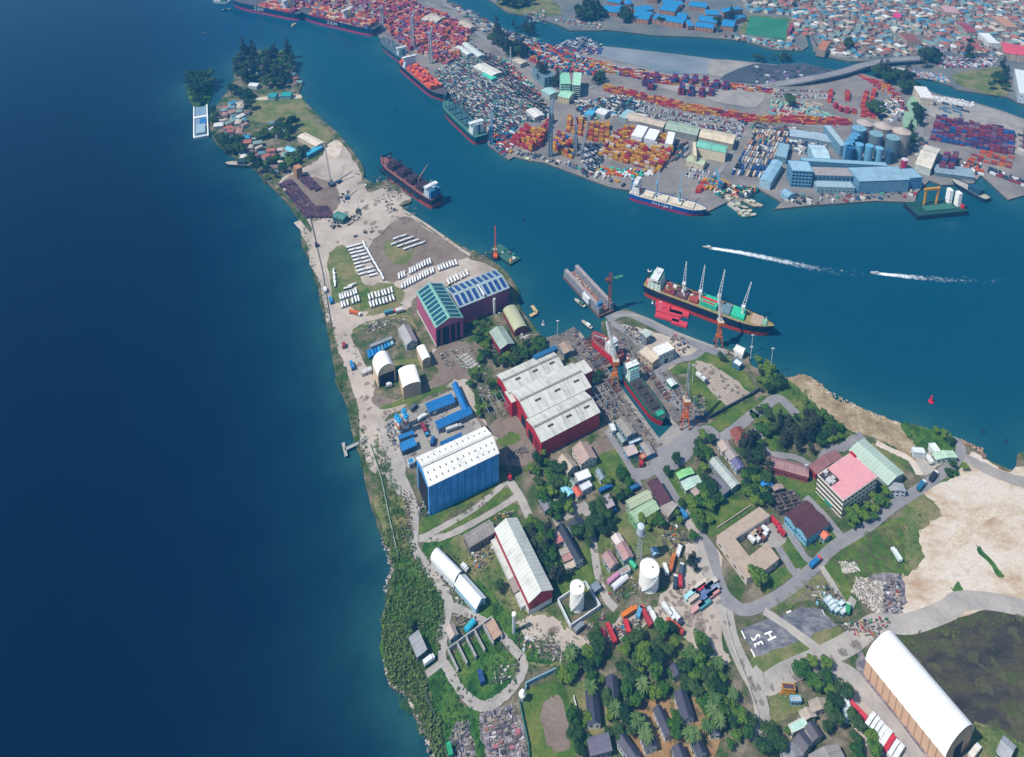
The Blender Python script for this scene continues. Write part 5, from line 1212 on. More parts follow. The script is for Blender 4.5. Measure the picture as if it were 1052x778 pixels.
def crawler(code, label, col, jib, jang, lift, jc='#d8d8d4', s=1.0):
    p = gp(code)[0]; t = thing('crawler_crane', label, 'crane', p, R(jang)); m = M(col, .6, .25)
    mb = MB(); [mb.box(-3.2 * s, y - .5 * s, 0, 3.2 * s, y + .5 * s, 1.1 * s, m_dark) for y in (-2 * s, 2 * s)]; mb.build('track', t)
    mb = MB(); mb.box(-3.6 * s, -1.7 * s, 1.2 * s, 2 * s, 1.7 * s, 3.2 * s, m); mb.build('machinery_house', t)
    mb = MB(); mb.box(2 * s, -1.6 * s, 1.2 * s, 3.4 * s, -.2 * s, 3.4 * s, m_glass); mb.build('cabin', t)
    jl = R(lift); mb = MB(); mb.lattice((1.4 * s, 0, 2 * s), (1.4 * s + math.cos(jl) * jib, 0, 2 * s + math.sin(jl) * jib), 1.3 * s, M(jc), .16 * s, 1.9 * s, .6); mb.build('jib', t)
crawler('e 322,200', 'crawler crane with very long pale jib by the steel stacks', '#50606c', 46, 120, 68, '#b9b4ae', 1.4)
crawler('e 352,190', 'dark blue crawler crane right of the tallest one', '#35506c', 18, 60, 60)
crawler('e 385,255', 'blue crawler crane in the middle of the yard', '#2d5a8c', 22, 110, 60)
crawler('e 430,310', 'dark crawler crane beside the green-roofed machines', '#3c4448', 18, 100, 62)
crawler('f 275,575', 'orange lattice crane on the quay by the work barge', '#e0662c', 30, 92, 78, '#c9562e', 1.2)
tower_crane('b 660,640', 'tall blue-grey quay crane with raised jib beside yellow stacks', '#5c7890', 62, 26, 75, 70, '#8ca2b4', 4)
tower_crane('b 762,640', 'grey quay crane right of the blue-grey one', '#8b94a0', 44, 20, 100, 60, '#9aa2ac', 3.2)
tower_crane('b 790,660', 'slanting grey quay crane nearest the trailer rows', '#8b94a0', 20, 44, 62, 62, '#9aa2ac', 3.2)
tower_crane('b 418,590', 'blue harbour crane at the port corner', '#3f7eaa', 26, 26, 85, 70, '#7fa4c0', 3.6)
tower_crane('g 395,385', 'blue harbour crane left of the jumbled boats', '#3f7eaa', 14, 18, 120, 60, '#7fb0cc', 3)
tower_crane('b 97,200', 'pale quay crane among the orange container stacks', '#b9b9c4', 60, 18, 70, 60, '#b9b9c4', 4)
tower_crane('b 170,260', 'pale quay crane right of the orange ship', '#b9b9c4', 55, 18, 70, 60, '#a9b0c0', 4)
tower_crane('a 850,120', 'pale quay crane beside the laden container ships', '#b9bcc8', 46, 18, 250, 20, '#b9b9c4', 4)
# gantry towers, pylons
def mast(code, h, label, name='flood_mast', cat='mast', col='#c9cfd2', w=.35, head=True):
    p = gp(code)[0]; t = thing(name, label, cat, p); mb = MB(); mb.cyl((0, 0, 0), (0, 0, h), w, M(col), w * .5, n=6); mb.build('pole', t)
    if head: mb = MB(); mb.box(-1.2, -.3, h, 1.2, .3, h + .8, M('#dfe3e5')); mb.build('lamp_head', t)
mast('b 497,262', 30, 'tall pale chimney-like mast in the port tree clump', w=1.4, head=False)
mast('J 565,440 ', 5, 'thin mast beside the southern white shed')
mast('E 783,800', 26, 'tall thin mast on the quay past the big black ship bow'); mast('E 683,680', 17, 'shorter thin mast on the quay below the black ship')
mast('C 480,235', 16, 'white navigation mast at the quay corner'); mast('F 680,330', 18, 'floodlight mast behind the right orange crane'); mast('O 655,60', 12, 'lamp mast by the pink-roofed block')
mast('f 950,790', 8, 'lamp mast on the mole edge'); mast('F 990,200', 12, 'lamp mast near the quay trees')
# buoys and dolphins
def buoy(code, label, col, s=1.0):
    p = gp(code, WATER_Z)[0]; t = thing('buoy', label, 'buoy', p); mb = MB(); mb.cyl((0, 0, -.6), (0, 0, .8 * s), 1.5 * s, M(col), n=12); mb.build('float', t)
    mb = MB(); mb.cyl((0, 0, .8 * s), (0, 0, 5 * s), .9 * s, M(col), .35 * s, n=8); mb.build('tower', t)
buoy('H 541,172', 'bright red navigation buoy', '#e02a4c', 1.3); buoy('H 818,335', 'dark small buoy near the right bank', '#23405c', .8); buoy('H 938,385', 'dark small buoy farthest right', '#23405c', .8)
buoy('C 405,175', 'grey mooring buoy beside the quay', '#c7ccd0', 1); buoy('D 572,372', 'small white mooring buoy by the red barges', '#e9edf0', .7); buoy('a 905,450', 'dark buoy in the middle of the channel', '#23405c', 1); buoy('f 390,425', 'dark buoy off the floating dock', '#23405c', 1)
# steel frame beside the red hall, culvert bunkers
def steel_frame(code, label, h=8, n=5):
    P = gp(code); A, B = P[0], P[1]; d = B - A; a = math.atan2(d.y, d.x); L = d.length; W = 16; t = thing('open_steelwork', label, 'steelwork', A, a); m = M('#8f979c')
    for i in range(n):
        x = L * i / (n - 1); mb = MB(); mb.bar((x, 0, 0), (x, 0, h), .3, m); mb.bar((x, W, 0), (x, W, h), .3, m); mb.bar((x, 0, h), (x, W, h), .25, m); mb.build('portal', t)
    mb = MB(); [mb.bar((0, y, h), (L, y, h), .2, m) for y in (0, W / 2, W)]; mb.build('beam', t)
steel_frame('C 118,690 250,640', 'open grey steel frame at the left end of the largest red hall')
steel_frame('C 690,650 800,600', 'open grey steel frame right of the largest red hall')
def bunkers():
    c = gp('K 560,190')[0]; t = thing('concrete_bunker', 'row of open concrete bays with brown slab inside the track loop', 'bunker', c, R(33)); m = M('#a9a9a8', .9, .3)
    for i in range(6): mb = MB(); mb.box(-15 + i * 6, -6, 0, -14.3 + i * 6, 6, 3.2, m); mb.build('bay_wall', t)
    mb = MB(); mb.box(-15, 6, 0, 16, 6.7, 3.4, m); mb.build('back_wall', t)
    mb = MB(); mb.box(10, -5, 3.2, 16, 5, 3.6, M('#b89a84')); mb.build('slab_roof', t)
bunkers()
# jetty on the lagoon, dolphin jetty by the channel
def jetty(code, w, label, h=1.2, name='jetty', col='#a9a9a4'):
    P = gp(code, 0); c = P[0]; t = thing(name, label, 'jetty', (c.x, c.y, -2))
    for a, b in zip(P, P[1:]):
        a, b = a - c, b - c; d = b - a; L = d.length; o = MB(); o.box(0, -w / 2, h + .9, L, w / 2, h + 1.4, M(col, .8, .3)); q = o.build('deck', t, (a.x, a.y, 0)); q.rotation_euler.z = math.atan2(d.y, d.x)
        o = MB(); [o.cyl((x, y, -.8), (x, y, h + .9), .3, M('#6b655c'), n=6) for x in [L * (i + .5) / max(1, int(L / 6)) for i in range(max(1, int(L / 6)))] for y in (-w / 3, w / 3)]; q = o.build('pile', t, (a.x, a.y, 0)); q.rotation_euler.z = math.atan2(d.y, d.x)
jetty('B 195,620 150,650 75,685', 2.6, 'small grey jetty with crosshead on the lagoon shore')
jetty('B 65,650 82,722', 2.2, 'crosshead of the small lagoon jetty')
jetty('C 335,130 370,110 345,75', 3.2, 'tan dolphin jetty above the olive shed', col='#c9b184')
# ================================================================ ships and boats
def hull_mesh(L, B, D, mat_lo, mat_hi, split, deckm, bow=1.0, stern=.75, bulwark=.9, z0=-1.2, rake=.05):
    """half-breadth stations, bow towards +x; two bands of paint; returns lower hull, upper hull, deck builders"""
    xs = [0, .02, .06, .15, .3, .5, .7, .8, .88, .94, .98, 1.0]
    def half(f, lvl):  # lvl 0 keel-line .. 1 deck
        s = stern + (1 - stern) * min(1, f / .12) ** .6
        b = 1 if f < .72 else max(0, 1 - ((f - .72) / .28) ** (1.7 + .9 * lvl)) ** (.75)
        b = b * (1 - .12 * (1 - lvl)) 
        if f >= 1: b = .02 + .06 * lvl
        return B / 2 * s * b
    def ring(z, lvl): 
        out = []
        for f in xs:
            x = -L / 2 + L * f; x += (rake * L * (lvl - .4) * max(0, (f - .7) / .3)) - (.02 * L * (1 - lvl) if f < .05 else 0) * -1
            out.append((x, half(f, lvl), z + (.9 * lvl * max(0, (f - .85) / .15) * D * .18)))
        return out
    Z = [(z0, 0.0), (split, split / D), (D, 1.0)]
    r = [ring(z, l) for z, l in Z]
    lo, hi, dk = MB(), MB(), MB()
    for mb, a, b, m in ((lo, r[0], r[1], mat_lo), (hi, r[1], r[2], mat_hi)):
        for i in range(len(xs) - 1):
            p, q, u, v_ = a[i], a[i + 1], b[i + 1], b[i]
            mb.face([(p[0], -p[1], p[2]), (q[0], -q[1], q[2]), (u[0], -u[1], u[2]), (v_[0], -v_[1], v_[2])], m)
            mb.face([q, p, v_, u], m)
        p, v_ = a[0], b[0]; mb.face([p, (p[0], -p[1], p[2]), (v_[0], -v_[1], v_[2]), v_], m)
    t = r[2]
    for i in range(len(xs) - 1):
        p, q = t[i], t[i + 1]; e = bulwark
        dk.face([(p[0], -p[1] * .97, p[2] - e), (q[0], -q[1] * .97, q[2] - e), (q[0], q[1] * .97, q[2] - e), (p[0], p[1] * .97, p[2] - e)], deckm)
        for s in (-1, 1): hi.face([(p[0], s * p[1], p[2]), (q[0], s * q[1], q[2]), (q[0], s * q[1] * .97, q[2] - e), (p[0], s * p[1] * .97, p[2] - e)], mat_hi)
    return lo, hi, dk
def ship(stern, bow, B, D, label, lo='#b5352e', hi='#22303c', deck='#8a7a5a', split=2.5, cat='cargo ship', name='cargo_ship', zdeck=None, rev=False, lat=0):
    A, Bp = gp(stern, (zdeck if zdeck is not None else D - 2))[0], gp(bow, (zdeck if zdeck is not None else D - 2))[0]
    d = Bp - A; L = d.length; a = math.atan2(d.y, d.x); c = (A + Bp) / 2
    t = thing(name, label, cat, (c.x, c.y, WATER_Z), a)
    l, h, k = hull_mesh(L, B, D, M(lo, .6, .3), M(hi, .5, .25), split, M(deck, .8, .35))
    l.build('lower_hull', t, merge=True); h.build('hull', t, merge=True); k.build('deck', t, merge=True)
    return t, L, B, D
def superstructure(t, x, w, l, z, levels, col='#e9ecec', funnel='#2a3b4a', bridge=True, mastc='#d8dcd8', roof='#7fb09a', fx=-1):
    m = M(col, .5, .1); 
    mb = MB()
    for k in range(levels):
        s = 1 - .06 * k; mb.box(x - l / 2 * s, -w / 2 * s, z + 2.6 * k, x + l / 2 * s, w / 2 * s, z + 2.6 * (k + 1) - .05, m, top=M(roof))
    if bridge: mb.box(x - l * .25, -w * .56, z + 2.6 * levels, x + l * .3, w * .56, z + 2.6 * levels + 2.4, m, top=M('#dfe4e4'))
    mb.build('superstructure', t)
    for k in range(levels):
        for sy in (-1, 1):
            s = 1 - .06 * k
            for i in range(max(2, int(l / 3.5))):
                xx = x - l / 2 * s + l * s * (i + .5) / max(2, int(l / 3.5)); q = MB(); q.box(xx - .6, sy * w / 2 * s - .06, z + 2.6 * k + 1, xx + .6, sy * w / 2 * s + .06, z + 2.6 * k + 1.9, m_glass); q.build('window', t)
    if bridge: q = MB(); q.box(x + l * .3 - .05, -w * .52, z + 2.6 * levels + 1, x + l * .3 + .08, w * .52, z + 2.6 * levels + 1.9, m_glass); q.build('bridge_window', t)
    zz = z + 2.6 * levels + (2.4 if bridge else 0)
    mb = MB(); mb.cyl((x, 0, zz), (x, 0, zz + 7), .3, M(mastc), .15, n=6); mb.box(x - .2, -2, zz + 4, x + .2, 2, zz + 4.4, M(mastc)); mb.build('mast', t)
    f0 = x + fx * l * .55
    mb = MB(); mb.cyl((f0, 0, z), (f0 + fx * .5, 0, z + 2.6 * levels + 3.5), w * .11, M(funnel), w * .09, n=12); mb.cyl((f0 + fx * .5, 0, z + 2.6 * levels + 2.3), (f0 + fx * .5, 0, z + 2.6 * levels + 3.1), w * .12, mw, n=12); mb.build('funnel', t)
def deck_crane(t, x, z, H, jib, jang, lift, col='#d5dadc', y=0, w=1.1, jc=None):
    c = MB(); m = M(col, .5, .15); c.cyl((x, y, z), (x, y, z + H), w, m, w * .8, n=10); c.box(x - w * 1.2, y - w * 1.2, z + H, x + w * 1.2, y + w * 1.2, z + H + 2.2, m)
    o = c.build('deck_crane', t); j = MB(); jl = R(lift); ja = R(jang)
    b = Vector((x, y, z + H + 1)); d = Vector((math.cos(ja) * math.cos(jl), math.sin(ja) * math.cos(jl), math.sin(jl))); s = Vector((-math.sin(ja), math.cos(ja), 0))
    for k in (-1, 1): j.cyl(b + s * w * k, b + d * jib + s * .25 * k, .28, M(jc or col), .2, n=5)
    for i in range(1, 8): f = i / 8; ww = w * (1 - f) + .25 * f; j.bar(b + d * jib * f - s * ww, b + d * jib * f + s * ww, .12, m)
    j.build('jib', o)
def hatches(t, xs, l, w, z, h, col, name='hatch_cover'):
    for x in xs: mb = MB(); mb.box(x - l / 2, -w / 2, z, x + l / 2, w / 2, z + h, M(col, .8, .3)); mb.build(name, t)
def local(t, code, z): 
    p = gp(code, z + WATER_Z)[0] - t.location; a = -t.rotation_euler.z
    return p.x * math.cos(a) - p.y * math.sin(a), p.x * math.sin(a) + p.y * math.cos(a)

# big black bulk carrier alongside the mole (bow to the right)
t, L, B, D = ship('E 120,303', 'E 785,545', 21, 12, 'big black-hulled cargo ship with red waterline moored off the mole', '#c8402c', '#1c2c40', '#9a8b5c', 4, zdeck=9)
superstructure(t, -L * .405, 16, 13, 11, 4, '#eef0ec', '#23323c', roof='#58a880')
mb = MB(); mb.box(-L * .48, -5, 11, -L * .45, 5, 16, M('#d98a80')); mb.build('aft_house', t)
for i, (cx, jx) in enumerate((('E 312,392', 96), ('E 417,388', 84), ('E 525,400', 78), ('E 632,500', 70))):
    x, y = local(t, cx, 12); deck_crane(t, x, 10, (12, 10, 12, 10)[i], (22, 26, 26, 24)[i], jx, (78, 76, 74, 66)[i], '#dfe4e4', y=0, w=1.3)
for x0, x1, c_, h_ in ((-.33, -.24, '#8a3a40', 2.2), (-.23, -.14, '#6b4a52', 2.2), (-.12, -.05, '#a34a44', 2.5), (-.03, .1, '#38b898', 4.5), (.13, .2, '#6f8f98', 2.6), (.21, .31, '#36c49a', 3), (.36, .44, '#b9a08a', 2)):
    mb = MB(); mb.box(L * x0, -6.5, 11, L * x1, 6.5, 11 + h_, M(c_, .7, .3)); o = mb.build('hatch_cover', t)
mb = MB(); [mb.box(L * x, -1.2, 15.6, L * (x + .035), 1.2, 16.4, M('#e0402c')) for x in (-.025, .015, .055)]; mb.box(L * -.02, -5, 15.5, L * .08, -4, 16.3, M('#d8402c')); mb.build('deck_cargo', t)
for i in range(26):
    mb = MB(); x, y, s = uni(-.34, -.06) * L, uni(-6, 6), uni(.5, 1.6); mb.box(x - s, y - s * .6, 13, x + s, y + s * .6, 13 + uni(.8, 3), M(random.choice(['#e8ece8', '#2c3c50', '#8a6a40', '#c9a040', '#50606c', '#b03c34']))); mb.build('deck_cargo', t)
mb = MB(); mb.box(L * .44, -4, 12.3, L * .475, 4, 13.6, M('#7fae94')); mb.cyl((L * .465, 0, 13), (L * .465, 0, 19), .3, mw, n=6); mb.build('windlass', t)
# red barges between ship and mole
for c_, s_ in (('E 215,440', (15, 6)), ('E 245,475', (24, 7)), ('E 300,475', (18, 8)), ('E 235,505', (22, 6)), ('E 300,535', (14, 6))):
    p = gp(c_, WATER_Z)[0]; mb = MB(); mb.box(-s_[0] / 2, -s_[1] / 2, -.5, s_[0] / 2, s_[1] / 2, 2, M('#d0404e', .8, .2)); o = mb.build('pontoon', None, (p.x, p.y, WATER_Z)); o.rotation_euler.z = R(-22)
    k_ = ['small red pontoon nearest the ship', 'long red pontoon in the middle', 'broad red pontoon to the right', 'long red pontoon nearest the mole', 'small red pontoon at the mole corner'][[(15, 6), (24, 7), (18, 8), (22, 6), (14, 6)].index(s_)]
    tag(o, k_, 'pontoon', 'red pontoons beside the black ship')
# bulk carrier unloading at the yard
t, L, B, D = ship('e 755,255', 'e 530,95', 21, 13, 'dark-hulled bulk carrier with red sides unloading at the truck yard', '#b04a44', '#332634', '#8a5a54', 5, zdeck=10)
superstructure(t, -L * .40, 15, 10, 12, 4, '#cfe0e8', '#2a6fae', roof='#5a8ea8')
mb = MB(); mb.box(-L * .475, -7, 12, -L * .445, 7, 22, M('#2f6f9c')); mb.build('funnel_casing', t)
hatches(t, [L * f for f in (-.27, -.09, .09, .27)], L * .11, 13, 12, 6.5, '#3c2c38')
for i, f in enumerate((-.19, -.0, .18, .36)): deck_crane(t, L * f, 12, 9, 20, (250, 60, 80, 120)[i], (55, 62, 70, 30)[i], '#6b4a50' if i != 0 else '#b58a80', w=1.1)
mb = MB(); [(mb.cyl((L * f, y, 12), (L * f, y, 25), .5, M('#6b4a50'), .3, n=6), mb.box(L * f - .5, -7, 23, L * f + .5, 7, 23.8, M('#6b4a50'))) for f in (-.19, 0, .19, .4) for y in (-6, 6)]; mb.build('king_post', t)
mb = MB(); mb.box(-L * .33, -B / 2 - .1, 11.6, L * .42, -B / 2 + 1.8, 12.2, M('#a0504a')); mb.build('side_deck', t)
for i in range(6): mb = MB(); x = -L * .3 + i * L * .13; mb.box(x, B / 2 + .05, 4, x + L * .1, B / 2 + .12, 10, M('#16394a')); mb.build('side_panel', t)
# blue ship at the container quay
t, L, B, D = ship('g 30,378', 'g 335,458', 19, 9, 'blue-hulled cargo ship with white bridge and white hull lettering at the container quay', '#b0305c', '#1c5fae', '#cfc6b4', 3.4, zdeck=7)
superstructure(t, -L * .41, 14, 9, 8.5, 5, '#f0f0ee', '#2f7fc0', roof='#e6e6e2')
mb = MB(); mb.box(-L * .36, -2, 9, -L * .35, 0, 15, M('#e03030')); mb.build('lifeboat', t)
hatches(t, [L * f for f in (-.24, -.05, .14, .3)], L * .13, 12, 8.5, 1.6, '#d9cfbd')
deck_crane(t, -L * .14, 9, 16, 16, 90, 60, '#7fb0cc', w=1.2); deck_crane(t, L * .17, 9, 13, 24, 100, 72, '#7fb0cc', w=1.2)
def letters(t, L, B, z, word, x0, h, wd, side, mat, stroke=.3):
    """mirrored block letters standing proud of the hull side; side -1 = starboard face"""
    G_ = {'M': [((0, 0), (0, 1)), ((0, 1), (.5, .4)), ((.5, .4), (1, 1)), ((1, 1), (1, 0))], 'S': [((1, .9), (.1, .95)), ((.1, .95), (.1, .55)), ((.1, .55), (.9, .5)), ((.9, .5), (.9, .05)), ((.9, .05), (0, .08))],
          'C': [((1, .9), (.2, .95)), ((.2, .95), (0, .5)), ((0, .5), (.2, .05)), ((.2, .05), (1, .1))], 'I': [((.5, 0), (.5, 1))], 'E': [((0, 0), (0, 1)), ((0, 1), (.9, 1)), ((0, .5), (.7, .5)), ((0, 0), (.9, 0))],
          'L': [((0, 0), (0, 1)), ((0, 0), (.9, 0))], 'N': [((0, 0), (0, 1)), ((0, 1), (1, 0)), ((1, 0), (1, 1))], 'P': [((0, 0), (0, 1)), ((0, 1), (.9, .9)), ((.9, .9), (.9, .5)), ((.9, .5), (0, .5))], 'A': [((0, 0), (.5, 1)), ((.5, 1), (1, 0)), ((.2, .4), (.8, .4))],
          'F': [((0, 0), (0, 1)), ((0, 1), (.9, 1)), ((0, .5), (.7, .5))], 'T': [((.5, 0), (.5, 1)), ((0, 1), (1, 1))], ' ': []}
    mb = MB(); y = side * (B / 2 + .1); x = x0
    for ch in word:
        for (a, b), (c, d) in G_[ch]:
            # +x of the ship runs left on this face, so the word reads mirrored as in the picture
            p = Vector((x + a * wd, y, z + b * h)); q = Vector((x + c * wd, y, z + d * h)); e = (q - p).normalized(); n = Vector((-e.z, 0, e.x)) * stroke
            mb.face([p - n, q - n, q + n, p + n], mat)
            mb.face([p + n, q + n, q - n, p - n], mat)
        x += wd * 1.45 * (1 if wd > 0 else 1)
    mb.build('hull_lettering', t)
wl = M('#eef2f4', .5, .05, k=1.0)
letters(t, L, B, 4.2, 'ICAP', 0 - L * .02, 2.6, -2.4, -1, wl, .4)
letters(t, L, B, 4.2, 'FI', L * .10, 2.6, -2.4, -1, wl, .4)
letters(t, L, B, 4.2, 'NE', L * .05, 2.6, -2.4, -1, wl, .4)
# red ship in the dock basin, bow to the upper left
t, L, B, D = ship('C 815,345', 'C 668,222', 13, 9, 'bright red ship lying in the dock beside the orange crane', '#c81e2c', '#d81f2e', '#8c5a58', 4, zdeck=7)
superstructure(t, -L * .22, 9, 9, 8.4, 3, '#e4e8ea', '#3a4a58', roof='#a0b8c4', fx=-1)
hatches(t, [L * .12, L * .3], L * .13, 6, 8.3, 1.2, '#7a3a44'); deck_crane(t, L * .02, 8.3, 5, 12, 60, 30, '#d8dcd8', w=.6)
# green-decked ship, bow to the lower right
t, L, B, D = ship('F 330,255', 'F 525,515', 13, 9, 'red and green coaster with white bridge lying in the dock', '#b0202e', '#1f7058', '#4c4c48', 5.5, zdeck=7)
superstructure(t, -L * .36, 10, 10, 8.4, 4, '#e6f2f0', '#d8563c', roof='#7fd0c0')
hatches(t, [L * f for f in (-.16, -.02, .12, .26)], L * .11, 7, 8.2, 1.3, '#3c3a3c')
mb = MB(); [mb.bar((L * f, y, 8), (L * f, y, 14), .2, M('#9a8a7a')) for f in (-.1, .06, .2) for y in (-3, 3)]; mb.build('deck_post', t)
mb = MB(); mb.box(L * .38, -3.2, 8.6, L * .46, 3.2, 10, M('#2f9c80')); mb.build('forecastle', t)
# port-side ships
t, L, B, D = ship('b 378,560', 'b 228,420', 24, 12, 'dark green ship with a forest of masts and white bridge at the port', '#c03a44', '#1d4f5c', '#4a7a70', 3.6, zdeck=9)
superstructure(t, -L * .37, 18, 12, 11, 5, '#e4ecec', '#2f5f70', roof='#bcd4d0')
for f in (-.22, -.06, .1, .26, .38):
    for y in (-6, 6): deck_crane(t, L * f, 11, 16, 12, 90, 70, '#5a7f90', y=y, w=.9)
hatches(t, [L * f for f in (-.14, .02, .18, .32)], L * .1, 14, 11, 2, '#35606c')
def cbox_stack(t, xs, ys, z, hmax, cols, l=7.5, w=3, h=2.7):
    for x in xs:
        for y in ys:
            k = max(1, int(uni(.4, 1) * hmax)); mb = MB()
            for i in range(k): mb.box(x - l / 2, y - w / 2, z + i * h, x + l / 2, y + w / 2, z + (i + 1) * h - .1, M(random.choice(cols), .7, .15))
            mb.build('container_stack', t)
t, L, B, D = ship('b 60,252', 'b 225,390', 26, 12, 'dark ship stacked with bright orange containers at the port', '#c8405c', '#1c3446', '#5c5a60', 3.2, zdeck=9)
superstructure(t, -L * .34, 22, 9, 11, 6, '#dfe2ee', '#c95a40', roof='#c9c4d4')
cbox_stack(t, [-L * .24 + i * 8.6 for i in range(int(L * .62 / 8.6))], [-9 + 3.4 * i for i in range(6)], 11, 4, ['#e0643c', '#e86a3a', '#c84a44', '#e07a50', '#a8506c', '#e85c34'])
cbox_stack(t, [-L * .44], [-9 + 3.4 * i for i in range(6)], 11, 4, ['#e0643c', '#c84a44'])
t, L, B, D = ship('a 950,235', 'a 850,160', 24, 11, 'small dark ship with derricks ahead of the orange laden one', '#b0405c', '#24506a', '#4f6470', 2.6, zdeck=9)
superstructure(t, -L * .3, 16, 9, 10, 4, '#d5dde6', '#3f6a80'); [deck_crane(t, L * f, 10, 12, 22, (60, 110, 80)[i], 60, '#c9b9b0', w=1.1) for i, f in enumerate((-.1, .1, .3))]
pal = ['#c9502e', '#b03c48', '#c79a78', '#a84c60', '#d8b48c', '#8c4a6a', '#d06a48', '#5f7f9a', '#d9c2a4']
t, L, B, D = ship('a 830,112', 'a 520,42', 34, 15, 'huge dark container ship with MSC hull letters, nearest of two', '#d0406c', '#1f4560', '#5c5a60', 3.6, 'container ship', 'container_ship', 12)
cbox_stack(t, [-L * .42 + i * 9.5 for i in range(int(L * .8 / 9.5))], [-14 + 4.0 * i for i in range(8)], 14, 5, pal, 8.6, 3.8)
superstructure(t, -L * .12, 26, 9, 14, 8, '#dfe2ee', '#c9b060', roof='#c9c4d4')
def msc(t, L, B, f0): letters(t, L, B, 6.6, 'M', L * f0, 6, 5.2, 1, wl, .75); letters(t, L, B, 6.6, 'S', L * (f0) + 9, 6, 5.2, 1, wl, .75); letters(t, L, B, 6.6, 'C', L * f0 + 18, 6, 5.2, 1, wl, .75)
msc(t, L, B, -.05)
t, L, B, D = ship('a 525,50', 'a 235,-8', 34, 15, 'huge dark container ship with MSC hull letters, farther of two', '#d0406c', '#1f4560', '#5c5a60', 3.6, 'container ship', 'container_ship', 12)
cbox_stack(t, [-L * .4 + i * 9.5 for i in range(int(L * .5 / 9.5))], [-14 + 4.0 * i for i in range(8)], 14, 3, pal, 8.6, 3.8); superstructure(t, -L * .3, 26, 9, 14, 7, '#dfe2ee', '#c9b060')
msc(t, L, B, -.03)
# floating dock
def floating_dock():
    A, Bp, C = gp('D 95,232 290,450 350,400', -1); u = Bp - A; L = u.length; a = math.atan2(u.y, u.x); n = Vector((-math.sin(a), math.cos(a), 0)); W = (C - Bp).dot(n); c = A + u * .5 + n * W * .5
    t = thing('floating_dock', 'long grey floating dock with two wing walls and rusty deck', 'floating dock', (c.x, c.y, WATER_Z), a); W = abs(W)
    mb = MB(); mb.box(-L / 2, -W / 2, -1, L / 2, W / 2, 3, M('#7c5a50', .9, .4), top=M('#9a6f60', .9, .4)); mb.build('pontoon_deck', t)
    for s in (-1, 1):
        mb = MB(); y0, y1 = (-W / 2, -W / 2 + 3.6) if s < 0 else (W / 2 - 3.6, W / 2); mb.box(-L / 2 + 2, y0, 3, L / 2 - 1, y1, 11, M('#8b8f98', .8, .4), top=M('#a59a98', .8, .35)); mb.build('wing_wall', t)
    for i in range(30): mb = MB(); x, y, s = uni(-.45, .45) * L, uni(-.3, .3) * W, uni(.4, 1.4); mb.box(x - s, y - .5, 3, x + s, y + .5, 3 + uni(.5, 1.8), M(random.choice(['#7a4a40', '#b08a78', '#5c6470', '#c9c4be']))); mb.build('keel_block', t)
    mb = MB(); mb.box(L * .1, -W / 2 - 2.4, 5, L * .26, -W / 2, 11.4, M('#dfe3e6')); mb.build('deck_house', t)
    mb = MB(); mb.box(L * .42, -W / 2, 11, L * .47, -W / 2 + 5, 15, M('#3f7eb0')); mb.build('control_house', t)
floating_dock()
# white ferry barge by the islet
p0, p1, p2 = gp('a 75,575 75,445 133,443', -.5); u = p1 - p0; L = u.length; a = math.atan2(u.y, u.x); n = Vector((-math.sin(a), math.cos(a), 0)); W = (p2 - p1).dot(n); c = p0 + u * .5 + n * W * .5; W = abs(W)
t = thing('ferry_barge', 'white and blue open ferry barge moored below the islet', 'ferry', (c.x, c.y, WATER_Z), a)
mb = MB(); mb.box(-L / 2, -W / 2, -.5, L / 2, W / 2, 3, M('#a8b8c4'), top=M('#7f9cb0')); mb.build('hull', t)
mb = MB(); [mb.box(-L / 2, y, 3, L / 2, y + 1.4, 4.6, mw) for y in (-W / 2, W / 2 - 1.4)]; mb.box(-L / 2, -W / 2 + 1.4, 3, -L / 2 + 5, W / 2 - 1.4, 4.6, M('#c0ccd4')); mb.box(L * .1, -W / 2 + 1.4, 3, L * .14, W / 2 - 1.4, 5, mw); mb.build('bulwark', t)
mb = MB(); mb.box(-L * .42, -W * .3, 3, -L * .16, W * .3, 7, M('#b8c8d2'), top=M('#9cb4c4')); mb.build('deck_house', t)
mb = MB(); mb.box(-L * .12, -W * .36, 3, L * .06, W * .06, 4.5, M('#2f78b8')); mb.build('cargo_cover', t)
# floating crane barge
p0, p1, p2 = gp('h 640,575 790,560 785,500', 0); u = p1 - p0; L = u.length; a = math.atan2(u.y, u.x); n = Vector((-math.sin(a), math.cos(a), 0)); W = abs((p2 - p1).dot(n)); c = p0 + u * .5 + n * W * .5
t = thing('crane_barge', 'green-decked dark barge with yellow gantry and white block of cabins', 'barge', (c.x, c.y, WATER_Z), a)
L *= 1.25; mb = MB(); mb.box(-L * .6, -W / 2, -.6, L / 2, W / 2, 6, M('#1a2c44'), top=M('#1f4c48', .8, .3)); mb.build('hull', t)
mb = MB(); mb.box(-L * .35, -W * .3, 6, L * .28, W * .05, 7.5, M('#3c7468')); mb.build('deck_hatch', t)
my = M('#e8a020'); mb = MB(); [mb.box(x - .8, W * .2 - .8, 6, x + .8, W * .2 + .8, 26, my) for x in (-L * .25, L * .02)]; mb.box(-L * .29, W * .2 - 1, 25, L * .05, W * .2 + 1, 27.5, my); mb.build('gantry', t)
for i in range(2):
    for j in range(4): mb = MB(); mb.box(L * (.26 + .1 * i), W * .1 - i * 7, 6 + j * 4.4, L * (.33 + .1 * i), W * .34 - i * 7, 10 + j * 4.4, mw); mb.build('cabin_block', t)
mb = MB(); mb.box(L * .42, -W * .35, 6, L * .46, -W * .2, 10, M('#d83040')); mb.build('deck_locker', t)
